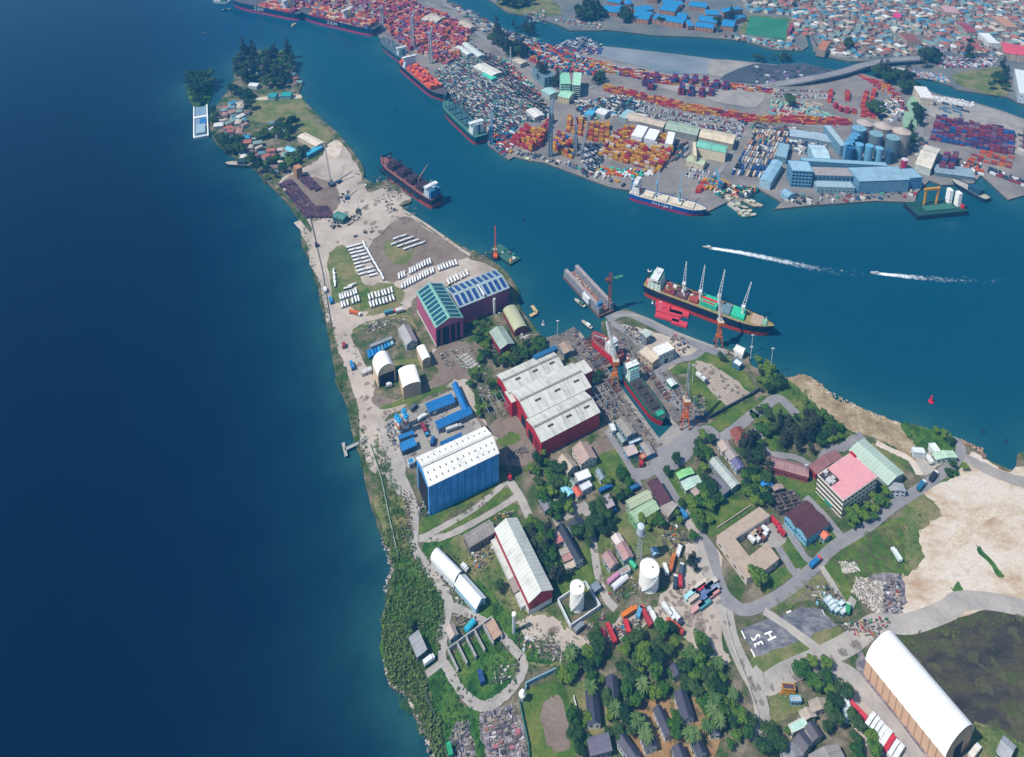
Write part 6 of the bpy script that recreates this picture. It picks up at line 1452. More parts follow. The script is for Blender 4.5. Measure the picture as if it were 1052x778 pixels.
# work barge by the purple hall
p = gp('f 315,570', WATER_Z)[0]; t = thing('work_barge', 'work barge with green deck and orange machines by the quay corner', 'barge', p, R(-48))
mb = MB(); mb.box(-16, -7, -.6, 16, 7, 2.4, M('#23303a'), top=M('#3a6a60', .9, .4)); mb.build('hull', t)
for i in range(16): mb = MB(); x, y, s = uni(-14, 14), uni(-5, 5), uni(.6, 1.6); mb.box(x - s, y - s * .7, 2.4, x + s, y + s * .7, 2.4 + uni(.8, 2.6), M(random.choice(['#e08a3a', '#d8d8d4', '#2c8a70', '#5c6470', '#e0a04a']))); mb.build('deck_cargo', t)
# small craft
def boat(code, L, ang, hull, top, label, cabin=True, name='motor_boat', cat='boat', sc=1):
    p = gp(code, WATER_Z)[0]; t = thing(name, label, cat, p, R(ang))
    l, h, k = hull_mesh(L, L * .3, L * .13, M(hull), M(hull), L * .05, M('#b5b0a4'), bulwark=L * .03, z0=-.4); h.v = h.v; l.build('lower_hull', t, merge=True); h.build('hull', t, merge=True); k.build('deck', t, merge=True)
    if cabin: mb = MB(); mb.box(-L * .3, -L * .09, L * .1, L * .02, L * .09, L * .24, M(top)); mb.build('cabin', t)
    return t
boat('D 222,490', 13, 130, '#26303a', '#e9ecec', 'dark tug with white cabin approaching the dock mouth', name='tug_boat')
boat('D 185,375', 14, 130, '#2c4a44', '#4a6a5c', 'green workboat against the floating dock side', name='work_boat')
boat('a 210,42', 16, 20, '#2c4a50', '#3c5a5c', 'dark small boat beyond the island', name='work_boat')
boat('a 485,105', 15, 80, '#d0a840', '#e8d890', 'yellow pilot boat between island and container ships', name='pilot_boat')
boat('a 118,138', 9, 0, '#23404c', '#35505c', 'tiny dark boat far out in the channel')
boat('f 412,180', 14, -20, '#d8d078', '#dff0c0', 'yellow-green launch at the port quay', name='launch'); boat('f 655,250', 14, -20, '#d0b860', '#e8e8c0', 'yellow launch farther along the port quay', name='launch')
boat('a 262,680', 34, 175, '#20343c', '#2c4a54', 'long dark barge below the settlement', name='moored_barge'); boat('a 190,12', 34, 175, '#cfe0e8', '#4f8a80', 'pale boat at the upper edge near the container ships', name='work_boat')
boat('g 345,617', 10, 172, '#26343c', '#dfe6ea', 'speedboat leading the long white wake', name='speed_boat'); boat('@ 899,281', 9, 172, '#dfe6ea', '#b8c4cc', 'white speedboat with a short wake', name='speed_boat')
boat('C 240,35', 12, 60, '#35607a', '#6a98b0', 'blue boat tucked behind the long purple hall'); boat('f 345,745', 12, 60, '#7fb0c4', '#dfe6ea', 'pale boat at the quay end below the purple hall')
boat('h 815,470', 44, 115, '#1c3448', '#24506a', 'long dark boat right of the crane barge', name='moored_barge')
for i, (c_, cc, n_) in enumerate((('g 440,430', '#2c7f78', 'teal'), ('g 462,405', '#dfe6e0', 'white'), ('g 480,450', '#3a6a50', 'dark green'), ('g 500,475', '#c9b050', 'yellow'), ('g 520,440', '#8a7a5a', 'tan'), ('g 540,440', '#b5a58a', 'pale brown'), ('g 515,488', '#2f8a60', 'green'), ('g 455,455', '#d8d4c8', 'cream'))):
    boat(c_, 18, (-40, 60, -30, 20, -50, -40, 10, -60)[i], cc, '#c9c9b4', f'{n_} boat in the cluster at the port slipway', name='moored_boat')
for i, (c_, cc) in enumerate((('d 240,215', '#dfe0d8'), ('d 292,235', '#d5d8d4'), ('d 545,300', '#cfd8dc'), ('d 590,315', '#b8a898'))): boat(c_, 30, -15, cc, '#c9c9c0', ['long pale barge on the town waterfront, left', 'long pale barge on the town waterfront, right', 'pale boat among crowds by the bridge', 'brown boat among crowds by the bridge'][i], name='moored_barge')
# wakes: foam on the water
def foam_mat():
    m, nt, b = newmat('sea_foam'); b.inputs['Base Color'].default_value = (.78, .85, .9, 1); b.inputs['Roughness'].default_value = .9
    uv = nt.nodes.new('ShaderNodeUVMap'); sp = nt.nodes.new('ShaderNodeSeparateXYZ'); nt.links.new(uv.outputs[0], sp.inputs[0])
    tc = nt.nodes.new('ShaderNodeTexCoord'); n = noise(nt, .35, 6, .75, vec=tc.outputs['Object'])
    def mth(op, a, b_=None, c=None):
        q = nt.nodes.new('ShaderNodeMath'); q.operation = op; q.use_clamp = False
        for i_, x in enumerate((a, b_, c)):
            if x is None: continue
            if isinstance(x, (int, float)): q.inputs[i_].default_value = x
            else: nt.links.new(x, q.inputs[i_])
        return q.outputs[0]
    v2 = mth('POWER', mth('ABSOLUTE', sp.outputs[1]), 2.0); body_ = mth('MULTIPLY', mth('SUBTRACT', 1.0, v2), mth('POWER', mth('SUBTRACT', 1.0, sp.outputs[0]), 1.5))
    a = mth('MULTIPLY', mth('ADD', mth('SUBTRACT', n.outputs[0], .62), mth('MULTIPLY', body_, .75)), 2.4)
    cl = nt.nodes.new('ShaderNodeClamp'); nt.links.new(a, cl.inputs[0]); nt.links.new(cl.outputs[0], b.inputs['Alpha']); return m
m_foam = foam_mat()
def wake(code, w0, w1):
    P = smooth_line(gp(code, WATER_Z + .15), 10); N = len(P); mb = MB(); rows = []
    for i, p in enumerate(P):
        d = (P[min(N - 1, i + 1)] - P[max(0, i - 1)]).normalized(); s = Vector((-d.y, d.x, 0)); f = i / (N - 1); w_ = w0 + (w1 - w0) * f
        rows.append([(p + s * w_ * t, (f, t)) for t in (-1, -.5, 0, .5, 1)])
    for a, b in zip(rows, rows[1:]):
        for k in range(4): mb.face([a[k][0], b[k][0], b[k + 1][0], a[k + 1][0]], m_foam, [a[k][1], b[k][1], b[k + 1][1], a[k + 1][1]])
    o = mb.build('wake_foam', merge=True); o['kind'] = 'stuff'
wake('g 350,617 500,640 700,682 850,710 1037,725', 2.2, 9); wake('@ 901,281 930,284 968,287 1052,291', 2.2, 7)
# ================================================================ far port: sheds, terminal, containers, vehicles
def far(code, h, rise, kind, rc, wc, label, name='warehouse', cat='warehouse', win=None, **k):
    return bld(code, h, rise, kind, rc, wc, label, name, cat, win, doors=(), over=.4, **k)
far('c 185,462 335,500 328,525', 9, 2, 'gable', '#c9bca8', '#8d8a88', 'long tan-roofed shed left of the pale green one')
far('c 338,530 470,558 470,520', 9, 2, 'gable', '#a5b8a4', '#8d8f8c', 'pale green long shed in the middle of the port sheds')
far('c 472,562 612,592 620,556', 10, 2, 'gable', '#ddd0b4', '#a8a090', 'cream-roofed long shed right of the pale green one')
far('c 460,602 580,628 588,600', 14, 1.5, 'gable', '#7fc8b4', '#e3d6b8', 'green-striped roof warehouse with cream walls')
far('c 420,660 490,680 502,655', 7, 1.5, 'gable', '#b8c4a4', '#cfc4a8', 'small cream and green block in front of the green-striped warehouse')
far('c 445,585 450,640 462,640', 16, .5, 'flat', '#e0d4bc', '#dccfb4', 'narrow cream tower block beside the green-striped warehouse')
0 and far('d -75,755 -22,778 45,675', 9, 2, 'gable', '#9fc4d6', '#7fa6bc', 'blue-grey shed standing beside the truck rows')
far('c 720,738 772,657 815,668', 10, 2, 'gable', '#93bcd4', '#a8c8da', 'long light blue shed at the edge of the truck rows')
far('c 785,640 830,650 842,595', 9, 2, 'flat', '#8db0c4', '#7498ac', 'blue-grey stepped block above the long light blue shed', win=(3, 3, 2))
far('d 155,650 222,655 240,600', 13, 2.5, 'gable', '#bcdbe8', '#9cc6da', 'pale blue hall left of the silos', corr=True)
far('d 235,600 262,600 290,515', 15, .5, 'flat', '#a8c0cc', '#6f96ac', 'tall narrow conveyor house left of the silos')
far('d 78,548 78,520 268,570', 6, 1, 'gable', '#a5bcc9', '#7e98a6', 'long low grey-blue shed behind the pale blue hall')
far('d 340,745 545,738 540,685', 17, 1, 'mono', '#94b8cc', '#6d9cba', 'big blank grey-blue shed on the terminal quay', corr=True)
far('d 545,735 610,730 590,690', 15, 1, 'flat', '#8fb4c8', '#5a90b8', 'blue end bay of the blank shed on the terminal quay', win=(4, 2, 2))
far('d 75,700 160,705 165,665', 22, .5, 'flat', '#9cc0d4', '#6ea6cc', 'six-storey pale blue mill block at the left of the terminal', win=(6, 4, 5), ww=3, wh=2.2)
far('d 118,660 470,682 475,668', 17, .5, 'flat', '#8fb8cc', '#5f8ea8', 'long thin gallery behind the terminal quay sheds')
far('d 165,720 330,725 330,690', 15, 1, 'flat', '#a39c9c', '#557c98', 'brown-roofed mill with open deck on the terminal quay', win=(10, 3, 2), ww=2.4, wh=3)
far('d 180,768 335,772 335,745', 8, .5, 'flat', '#9db8c4', '#8aa8b4', 'low loading deck before the brown-roofed mill', win=(9, 1, 1))
far('h 52,475 80,495 88,470', 6, 2, 'gable', '#8fb4cc', '#8fc0dc', 'small blue gatehouse at the quay corner of the terminal', win=(2, 2, 1))
far('d 598,675 662,695 688,610', 10, 5, 'gable', '#dcd6c8', '#c4d0c8', 'white and green steep-roofed hall right of the silos')
far('d 690,710 850,730 800,690', 5, .5, 'mono', '#8fa6b4', '#6f8796', 'broad low grey canopy on the jetty by the crane barge')
far('d 595,400 650,405 655,360', 12, .5, 'flat', '#e6e8e8', '#d9c9b8', 'white and tan block by the creek above the silos', win=(4, 2, 2))
far('d 1000,380 1080,395 1090,300', 14, 3, 'flat', '#dfe6ea', '#c9d4dc', 'white industrial block at the right picture edge across the creek', win=(4, 2, 2))
far('b 138,82 200,95 222,68', 9, 1.5, 'gable', '#cfc6b4', '#a09a96', 'tan-roofed shed above the pink and orange stacks')
far('b 288,98 330,125 345,105', 8, 1.5, 'gable', '#c7b8a4', '#a09a96', 'small tan shed beside the port road')
far('b 275,198 325,230 338,215', 7, 1.5, 'gable', '#d6dcd8', '#a8aeb0', 'upper white shed among the trailers')
far('b 300,185 370,238 385,222', 7, 1.5, 'gable', '#cfd8d4', '#a8aeb0', 'second white shed among the trailers')
far('b 355,280 430,320 450,290', 7, 1.5, 'gable', '#e0e0d4', '#a8aeb0', 'broad white shed among the trailers')
far('b 380,305 420,328 440,318', 6, 1, 'gable', '#4fd0b4', '#8fb0a8', 'bright turquoise roof in front of the broad white shed')
far('b 600,290 650,335 668,300', 17, .5, 'flat', '#5f7f90', '#7fa0b0', 'dark glassy office block in the port', win=(5, 3, 5), ww=2.5, wh=2)
far('b 700,345 740,345 738,300', 22, .5, 'flat', '#8fd0b0', '#b4e0cc', 'pale green office tower, left of a pair', win=(4, 4, 6), ww=3, wh=2)
far('b 752,350 785,352 785,300', 20, .5, 'flat', '#a8e0c4', '#d8ece4', 'white and green office tower, right of a pair', win=(4, 4, 6), ww=3, wh=2)
far('b 635,378 670,398 682,370', 9, 1.5, 'gable', '#a9d0cc', '#b4c4c0', 'pale teal roofed office below the dark office block', win=(4, 2, 2))
far('b 695,395 740,405 755,378', 10, 2, 'gable', '#a8dcc0', '#d0c4a0', 'mint-roofed cream building below the green office pair', win=(4, 2, 2))
far('b 508,250 545,268 560,250', 7, 1.2, 'gable', '#c9c0ac', '#a8a49c', 'small beige roofed shed by the tree clump')
far('b 568,460 605,490 628,465', 7, 1.2, 'gable', '#e2e0dc', '#b8bcc0', 'white-roofed shed above the yellow stacks')
far('b 848,462 888,475 900,452', 7, 1.2, 'gable', '#e6e8e8', '#b8bcc0', 'white ribbed shed left of the parked cars', rib=2)
far('b 805,470 832,478 842,455', 7, 1, 'gable', '#4fb0d8', '#8ab4c8', 'bright blue small roof left of the white ribbed shed')
far('b 985,495 1045,505 1050,470', 8, 1.2, 'gable', '#d8d0c0', '#a8a49c', 'off-white shed end below the parked cars')
far('c 148,480 175,488 200,455', 6, 1, 'gable', '#9fc4c8', '#8fa8ac', 'small teal shed by the tan long shed')
far('c 834,128 848,95 860,98', 10, 1, 'flat', '#a04868', '#8a4060', 'crimson stand at the end of the football pitch')
far('c 205,560 250,570 250,520', 12, .4, 'flat', '#eef0f2', '#dfe3e8', 'white reefer block, left of three'); far('c 255,570 300,580 302,535', 12, .4, 'flat', '#eef0f2', '#d4dae2', 'white reefer block in the middle of three'); far('c 335,590 365,595 370,545', 12, .4, 'flat', '#f0f2f4', '#dfe3e8', 'white reefer block, right of three')
far('e 330,330 372,345 385,322', 6, 1, 'gable', '#4f8a80', '#3c5a5c', 'green roofed machine shed in the yard beside the crawler cranes')
far('e 188,5 265,45 285,22', 7, 1, 'gable', '#e2d6c4', '#c9bca8', 'large cream-roofed hall at the settlement boundary')
far('a 540,640 600,605 590,595', 5, .5, 'mono', '#48b4dc', '#5a8aa0', 'bright blue lean-to along the cream hall')
far('a 490,690 505,705 512,680', 13, .4, 'flat', '#b98a60', '#a87c58', 'narrow brown watch tower at the yard wall')
far('a 385,398 415,400 418,382', 6, 1.5, 'gable', '#2f9aa0', '#8fa8a4', 'left teal roofed pavilion on the island'); far('a 435,395 475,395 478,378', 6, 1.5, 'gable', '#2fa0a0', '#8fa8a4', 'right teal roofed pavilion on the island')
# school blocks with blue roofs
SB = [('c 70,45 135,52 150,28', 9), ('c 135,55 165,35 150,15', 9), ('c 195,72 262,82 285,50', 10), ('c 205,50 275,40 270,20', 9), ('c 285,78 410,98 415,75', 10), ('c 312,40 375,50 392,18', 10), ('c 320,12 400,18 405,5', 9), ('c 415,108 435,108 440,80', 8), ('c 430,25 500,32 505,12', 9),
      ('c 455,108 530,118 535,98', 9), ('c 470,85 545,95 550,72', 9), ('c 495,60 560,62 560,42', 9), ('c 565,105 615,112 620,85', 10), ('c 590,60 610,70 615,20', 16), ('c 620,82 640,90 650,62', 9), ('c 165,20 170,0 195,0', 9), ('c 260,-5 300,0 310,-20', 9), ('c 340,-10 400,-5 405,-20', 9), ('c 100,8 150,15 158,-5', 9), ('c 380,70 420,75 425,55', 9)]
SL = ['school block nearest the creek point', 'wing beside the first creek block', 'large square school block left of centre', 'rear wing of the square school block', 'long school block facing the creek', 'middle school block behind the long one', 'upper school block at the picture top', 'narrow school block right of the long one', 'rear school block in the middle top', 'lower right long school block',
      'school block behind the lower right one', 'short school block left of the tower', 'school block at the foot of the tower', 'tallest school tower block', 'small school block by the football pitch', 'top left school block at the picture edge', 'top centre school block at the picture edge', 'top right school block at the picture edge', 'corner school block near the top left', 'small linking school block in the middle']
for (c_, h_), l_ in zip(SB, SL): far(c_, h_, 1.8, 'gable', '#2f8cc4', '#b88a70', 'blue-roofed pinkish ' + l_, 'school_block', 'school', win=(5, 2, 3), ww=2, wh=1.2, dirt=.12)

# ---- bridge and causeway
def bridge():
    P = smooth_line(gp('d 20,330 150,325 280,300 380,270 480,250 620,240', 7), 6); t = thing('road_bridge', 'long dark flyover curving over the creek', 'bridge', (P[0].x, P[0].y, 0)); o = P[0]
    mb = MB(); n = len(P); up = MB()
    for i in range(n - 1):
        a, b = P[i] - o, P[i + 1] - o; d = (b - a).normalized(); s = Vector((-d.y, d.x, 0)) * 8; za = min(8, i * 1.2); zb = min(8, (i + 1) * 1.2)
        A, B, C_, D_ = (a - s), (b - s), (b + s), (a + s)
        mb.face([(A.x, A.y, za), (B.x, B.y, zb), (C_.x, C_.y, zb), (D_.x, D_.y, za)], g_road)
        for p, q in ((A, B), (D_, C_)): mb.face([(p.x, p.y, za - 1.6), (q.x, q.y, zb - 1.6), (q.x, q.y, zb + 1.1), (p.x, p.y, za + 1.1)], M('#a7acb0', .8, .2))
        if i % 3 == 1: q = MB(); q.box(a.x - 1.2, a.y - 5, -4, a.x + 1.2, a.y + 5, za - .1, M('#7f858a', .9, .3)); q.build('pier', t)
    mb.build('deck', t)
bridge()

# ---- containers: the largest as things, the rest as one mass per yard
CC = {}
def cont_mesh(col, l=6.1):
    k = (col, l)
    if k in CC: return CC[k]
    mb = MB(); m = ROOF(col, 1.0, .15, sheet=.9); mb.box(-l / 2, -1.22, 0, l / 2, 1.22, 2.55, m)
    me = MB(); o = mb.build('shipping_container'); CC[k] = o.data; bpy.data.objects.remove(o); return CC[k]
CN = {'#c8962c': 'yellow', '#b02f38': 'red', '#8c3a4c': 'maroon', '#2c5f9c': 'blue', '#c9c4bc': 'white', '#2f8f94': 'teal', '#c85a2c': 'orange', '#5a3a6c': 'violet', '#c27a34': 'amber', '#3a6a4c': 'green', '#8a6a7a': 'mauve', '#a8384c': 'crimson'}
NCONT = [0]
def container(x, y, z, a, col, lab, grp, l=6.1):
    o = bpy.data.objects.new('shipping_container', cont_mesh(col, l)); COL.objects.link(o); o.location = (x, y, z); o.rotation_euler = (0, 0, a)
    tag(o, CN[col] + ' ' + lab, 'container', grp); NCONT[0] += 1; return o
def stacks(code, nx, ny, hmax, cols, lab, grp, indiv=0, l=6.1, gapx=.5, gapy=.25, miss=.1, hmin=1, aisle=0):
    """rows of stacked containers filling a quadrilateral p0 (near left) p1 (near right) p3 (far left)"""
    A, B, C_ = gp(code); u = (B - A); v_ = (C_ - A); a = math.atan2(u.y, u.x); n = 0; mass = MB(); ua = u.normalized(); va = Vector((-ua.y, ua.x, 0))
    nx = nx or int(u.length / (l + gapx)); ny = ny or int(v_.length / (2.44 + gapy))
    for j in range(ny):
        if aisle and j % aisle == aisle - 1: continue
        for i in range(nx):
            if rnd() < miss: continue
            p = A + u * ((i + .5) / nx) + v_ * ((j + .5) / ny); k = max(hmin, int(uni(.45, 1.25) * hmax)); k = min(k, hmax + 1); top = random.choice(cols)
            for q in range(k):
                c_ = top if rnd() < .5 else random.choice(cols)
                if n < indiv and (j < 3 or q >= k - 1):
                    container(p.x, p.y, .1 + q * 2.6, a + uni(-.01, .01), c_, lab, grp, l); n += 1
                else: mass.box(p.x - l / 2, p.y - 1.22, .1 + q * 2.6, p.x + l / 2, p.y + 1.22, .1 + q * 2.6 + 2.55, ROOF(c_, 1.0, .15, sheet=.9), rot=a, c=(p.x, p.y), skip='b')
    if mass.f: o = mass.build('container_mass'); o['kind'] = 'stuff'
YR = ['#c8962c', '#c8962c', '#c27a34', '#b02f38', '#8c3a4c', '#c8962c']
stacks('c 55,640 310,710 125,560', 0, 0, 4, YR + ['#c9c4bc'], 'container in the big yellow and red stack by the quay', 'containers of the big quay stack', 90, gapy=.8, aisle=5)
stacks('c 130,560 330,600 170,535', 0, 0, 4, YR, 'container in the row behind the big quay stack', 'containers behind the quay stack', 20, gapy=.8)
stacks('b 500,590 585,625 560,535', 0, 0, 5, ['#c27a34', '#c8962c', '#b02f38', '#a8384c'], 'container in the tight block at the quay corner', 'containers of the corner block', 45)
stacks('b 585,620 625,600 640,510', 0, 0, 4, ['#b02f38', '#8c3a4c', '#c85a2c'], 'container on the right side of the corner block', 'containers right of the corner block', 10)
stacks('b 665,615 750,655 690,560', 0, 0, 4, YR + ['#2c5f9c'], 'container in the small stack between the quay cranes', 'containers between the cranes', 30)
stacks('b 790,575 900,590 800,500', 0, 0, 3, YR, 'container in the yellow rows above the trailers', 'containers above the trailers', 25, gapy=.8, aisle=5)
stacks('b 915,590 1037,610 950,545', 0, 0, 3, YR, 'container in the right yellow rows', 'containers in the right rows', 15, gapy=.8)
stacks('b 720,540 790,560 730,480', 0, 0, 3, YR, 'container in the rows behind the cranes', 'containers behind the cranes', 10, gapy=.8)
V = ['#8c3a4c', '#5a3a6c', '#8c3a4c', '#8a6a7a', '#2c5f9c']
stacks('d 650,575 990,640 675,490', 0, 0, 4, V, 'container in the long purple stack on the right', 'containers of the purple stack', 40, gapy=.8, aisle=8)
stacks('d 680,705 748,712 705,650', 0, 0, 5, V, 'container in the violet stack beside the steep-roofed hall', 'containers beside the steep-roofed hall', 12)
stacks('d 1030,610 1100,640 1037,520', 0, 0, 4, V, 'container cut by the right picture edge', 'containers at the edge', 2)
stacks('g 280,400 325,400 310,350', 0, 0, 2, ['#b02f38', '#c85a2c'], 'container in the red stack by the blue ship', 'red containers by the blue ship', 10)
for cx, cy in ((245, 345), (268, 360), (292, 330), (365, 335), (410, 335), (448, 340), (490, 345), (535, 355), (575, 360), (395, 380), (435, 385), (477, 390), (517, 385)):
    stacks(f'c {cx-6},{cy+10} {cx+8},{cy+12} {cx+2},{cy-12}', 2, 8, 4, ['#a8384c', '#8c3a4c', '#2c5f9c', '#5a3a6c'], 'x', 'x', 0)
for q in ('d 225,420 250,425 235,375', 'd 300,415 325,418 300,380', 'd 250,440 290,465 262,430', 'd 295,465 350,475 300,450', 'd 360,440 420,455 380,370', 'd 365,480 430,490 370,450'): stacks(q, 0, 0, 3, ['#a8384c', '#b02f38', '#c85a2c'], 'x', 'x', 0)
stacks('d 810,655 985,695 830,610', 0, 0, 1, ['#c85a2c', '#c27a34', '#c85a2c', '#8c3a4c'], 'x', 'x', 0, miss=.35, gapy=3)
# the pink-orange mass of stacks at the upper left of the port, and the jumble of trailers
def jumble(code, n, cols, hmax, lmin=4, lmax=12, gap=3.4, w=2.5, ang=None, name='container_mass'):
    P = gp(code); mb = MB()
    for x, y in scatter(P, n, gap, 12):
        k = int(uni(1, hmax + .99)); a = ang if ang is not None else random.choice((-.62, -.62, .95)); l = uni(lmin, lmax)
        for q in range(k): mb.box(x - l / 2, y - w / 2, .1 + q * 2.6, x + l / 2, y + w / 2, 2.6 + q * 2.6, M(random.choice(cols), .7, .15), rot=(a + uni(-.03, .03) + (1.57 if rnd() < .06 else 0)) or .01, c=(x, y), skip='b')
    o = mb.build(name); o['kind'] = 'stuff'
PINK = ['#b8485c', '#d0603c', '#a04068', '#c8783c', '#8c3a5c', '#d8906c', '#b05878', '#c9b4a8', '#5f6f98']
jumble('b -90,-40 140,40 230,70 330,130 320,170 280,250 230,270 150,230 70,200 0,130 -60,40', 1500, PINK, 4, 6, 12, 5)
jumble('@ 300,8 345,14 400,25 430,5 380,-40 300,-20', 500, PINK, 4, 6, 12, 6)
MIX = ['#c4c6c6', '#a8aaa8', '#d8d4cc', '#4f9c8c', '#5f6c7c', '#2f3844', '#6c7278', '#b8b0a0', '#3c4450', '#8c4a44', '#34587c', '#50545c', '#7c746c']
jumble('b 230,270 330,180 450,260 560,360 640,430 640,500 540,500 430,560 380,520 300,440 230,390 190,300', 2600, MIX, 1, 3, 8, 2.5, w=2.1, ang=-.82)
jumble('b 370,210 480,250 600,370 660,460 640,520 560,420 420,300', 500, MIX + ['#b03c44', '#c05a34', '#3fb8a0'], 1, 4, 10, 3.4)
jumble('b 500,170 640,190 760,230 860,280 840,310 700,290 600,260 520,220', 520, ['#a8384c', '#c85a2c', '#2c5f9c', '#c9c4bc', '#3f7f9a', '#c27a34'], 2, 5, 11, 4.2)
jumble('b 440,110 560,160 700,200 880,200 860,225 700,225 540,180', 240, ['#8c3a4c', '#2c5f9c', '#c9c4bc', '#5f6f7c'], 1, 4, 10, 4)
jumble('c 0,240 200,290 420,330 640,350 780,370 780,385 560,365 330,345 150,310 0,275', 520, ['#c85a2c', '#a8384c', '#c8962c', '#5a3a6c', '#c27a34', '#c9c4bc'], 1, 8, 12, 4, ang=-.12)
jumble('c 90,355 300,405 480,445 640,470 640,490 460,465 280,425 90,375', 420, ['#c8962c', '#8c3a4c', '#b02f38', '#c27a34'], 2, 7, 12, 4, ang=-.18)
jumble('c 640,475 800,490 d 20,480 200,490 320,495 320,515 200,512 20,505 c 640,500', 340, ['#c85a2c', '#c8962c', '#a8384c', '#b02f38', '#c27a34'], 2, 7, 12, 4, ang=-.05)
jumble('b 760,420 960,400 1037,420 1037,480 940,470 800,500', 330, MIX + ['#2f8fc0'], 1, 4, 14, 4.5)
jumble('b 430,530 520,510 500,600 470,640 420,590', 130, ['#3f7f9a', '#c85a2c', '#39485c', '#8c3a4c', '#dfe3e6'], 1, 3, 8, 3.5)
jumble('c 0,600 80,600 60,690 0,720', 130, ['#2f3a48', '#c9c4bc', '#8a929c', '#39485c'], 1, 10, 13, 4, ang=-1.0)
jumble('c 60,690 200,700 310,710 200,730 50,715', 60, ['#c85a2c', '#2c8fc0', '#3fb8a0', '#c8962c', '#dfe3e6'], 1, 4, 8, 4)
jumble('c 360,600 420,590 420,640 360,660', 50, MIX, 1, 8, 12, 4, ang=.8)
jumble('c 540,720 600,760 600,778 480,778 480,750', 90, ['#c8962c', '#c85a2c', '#8a929c', '#2c6f8c'], 1, 3, 8, 4)
jumble('g 380,360 560,380 520,400 430,420 380,400', 150, ['#2c8f8c', '#dfe3e6', '#39485c', '#c9b48c', '#3a6a50', '#c85a2c'], 1, 3, 9, 3)
jumble('d 820,660 870,680 860,720 800,720 780,680', 60, ['#c85a2c', '#dfe3e6', '#39485c'], 1, 3, 8, 4)
jumble('d 890,690 1037,745 1037,765 890,710', 110, ['#39485c', '#dfe3e6', '#2c3f50', '#8a3a44'], 1, 4, 8, 4)
jumble('d 640,395 830,425 820,440 640,410', 80, ['#e6e8e8', '#dfe3e6'], 1, 4, 9, 4)
jumble('d 700,425 800,450 800,480 700,460', 16, ['#39485c', '#5f7f94'], 1, 8, 11, 8)
jumble('d 420,410 500,420 500,470 440,480', 70, ['#e6e8e8', '#8a929c', '#39485c', '#d8d4c8'], 1, 4, 9, 5)
jumble('d 360,310 480,350 540,420 550,460 500,400 420,350', 50, ['#a8384c', '#b02f38', '#c27a34'], 1, 8, 12, 5)
jumble('d 0,420 200,430 220,470 320,500 100,485 0,470', 120, ['#8fc0a8', '#c8b49c', '#7fb0b8', '#a8384c', '#c9c4bc'], 1, 6, 16, 7)
jumble('d 80,560 280,580 150,640 70,620', 70, ['#dfe3e6', '#6f7f94', '#a8a4a0', '#39485c'], 1, 4, 8, 5)
jumble('d 270,290 540,290 700,330 620,345 500,320 300,300', 10, ['#b8a898'], 1, 4, 8, 7)
jumble('d 490,280 700,310 740,345 640,325 500,300', 420, ['#dfe3e6', '#c9a898', '#b8b4b0', '#2c8fc0', '#8a929c', '#b05868'], 1, 1.5, 5, 2.2, w=1.8, name='market_crowd')
jumble('d 640,230 930,245 900,275 700,280', 420, ['#dfe3e6', '#b8b4b0', '#8a929c', '#b05868', '#39485c'], 1, 3, 6, 3, name='market_crowd')

jumble('b 330,90 480,150 640,200 900,290 1037,330 c 200,300 500,345 640,365 620,375 300,335 0,290 b 860,310 640,240 420,150 320,100', 260, MIX + ['#c85a2c', '#2c5f9c'], 1, 4, 11, 7, ang=-.35)
jumble('c 640,500 840,520 800,600 720,650 690,530', 60, MIX, 1, 4, 9, 6)
jumble('c 830,520 d 60,520 240,560 220,600 80,570 0,560', 60, MIX, 1, 3, 7, 5)
jumble('d 0,300 120,270 260,300 180,335 20,345 c 700,340 700,270', 60, ['#39485c', '#5c5a60', '#c9ccd0', '#8a6a9c'], 1, 3, 8, 9)
jumble('b 420,590 520,635 700,680 960,765 960,750 700,655 520,615', 70, MIX + ['#c8962c'], 1, 3, 7, 5)
jumble('h 60,485 600,465 600,490 60,525', 40, MIX + ['#a83444'], 1, 3, 6, 6)
jumble('d 560,590 640,560 640,720 600,700', 34, MIX, 1, 3, 9, 6)
jumble('d 750,480 1037,560 1037,640 900,560 660,470', 40, MIX, 1, 4, 9, 11)
jumble('b 560,60 640,40 640,100 570,95', 40, MIX, 1, 3, 7, 5)
jumble('b 640,200 800,150 870,190 800,215 700,192', 90, ['#39485c', '#8a929c', '#5c6c7c', '#c9ccd0'], 1, 4, 9, 4)
jumble('b 230,0 350,55 430,105 530,138 620,168 600,172 420,120 320,80', 130, MIX + ['#3a5a44'], 1, 4, 12, 6, ang=-.5)
jumble('d 400,440 520,400 560,440 530,500 420,490', 80, ['#e6e8e8', '#8a929c', '#39485c', '#c9b49c'], 1, 4, 9, 5)
# ---- cars and trucks
def car_mesh(col, l=4.4):
    k = ('car', col)
    if k in CC: return CC[k]
    mb = MB(); m = M(col, .35, .05, spec=.5); mb.box(-l / 2, -.9, .25, l / 2, .9, .85, m)
    y = .78; P = [(-l * .36, .85), (-l * .24, 1.42), (l * .12, 1.42), (l * .3, .85)]
    for i in range(3):
        (x0, z0), (x1, z1) = P[i], P[i + 1]; mb.face([(x0, -y, z0), (x1, -y, z1), (x1, y, z1), (x0, y, z0)][::-1], m if i == 1 else m_glass)
    for s in (-1, 1): mb.face([(x, s * y, z) for x, z in P], m_glass)
    for x in (-l * .3, l * .3):
        for s in (-1, 1): mb.cyl((x, s * .75, .33), (x, s * .95, .33), .33, m_dark, n=8)
    o = mb.build('car'); CC[k] = o.data; bpy.data.objects.remove(o); return CC[k]
CARC = {'#e8eaec': 'white', '#2c3440': 'dark', '#8a929c': 'grey', '#2c4f84': 'blue', '#9c2f38': 'red', '#c9ccd0': 'silver'}
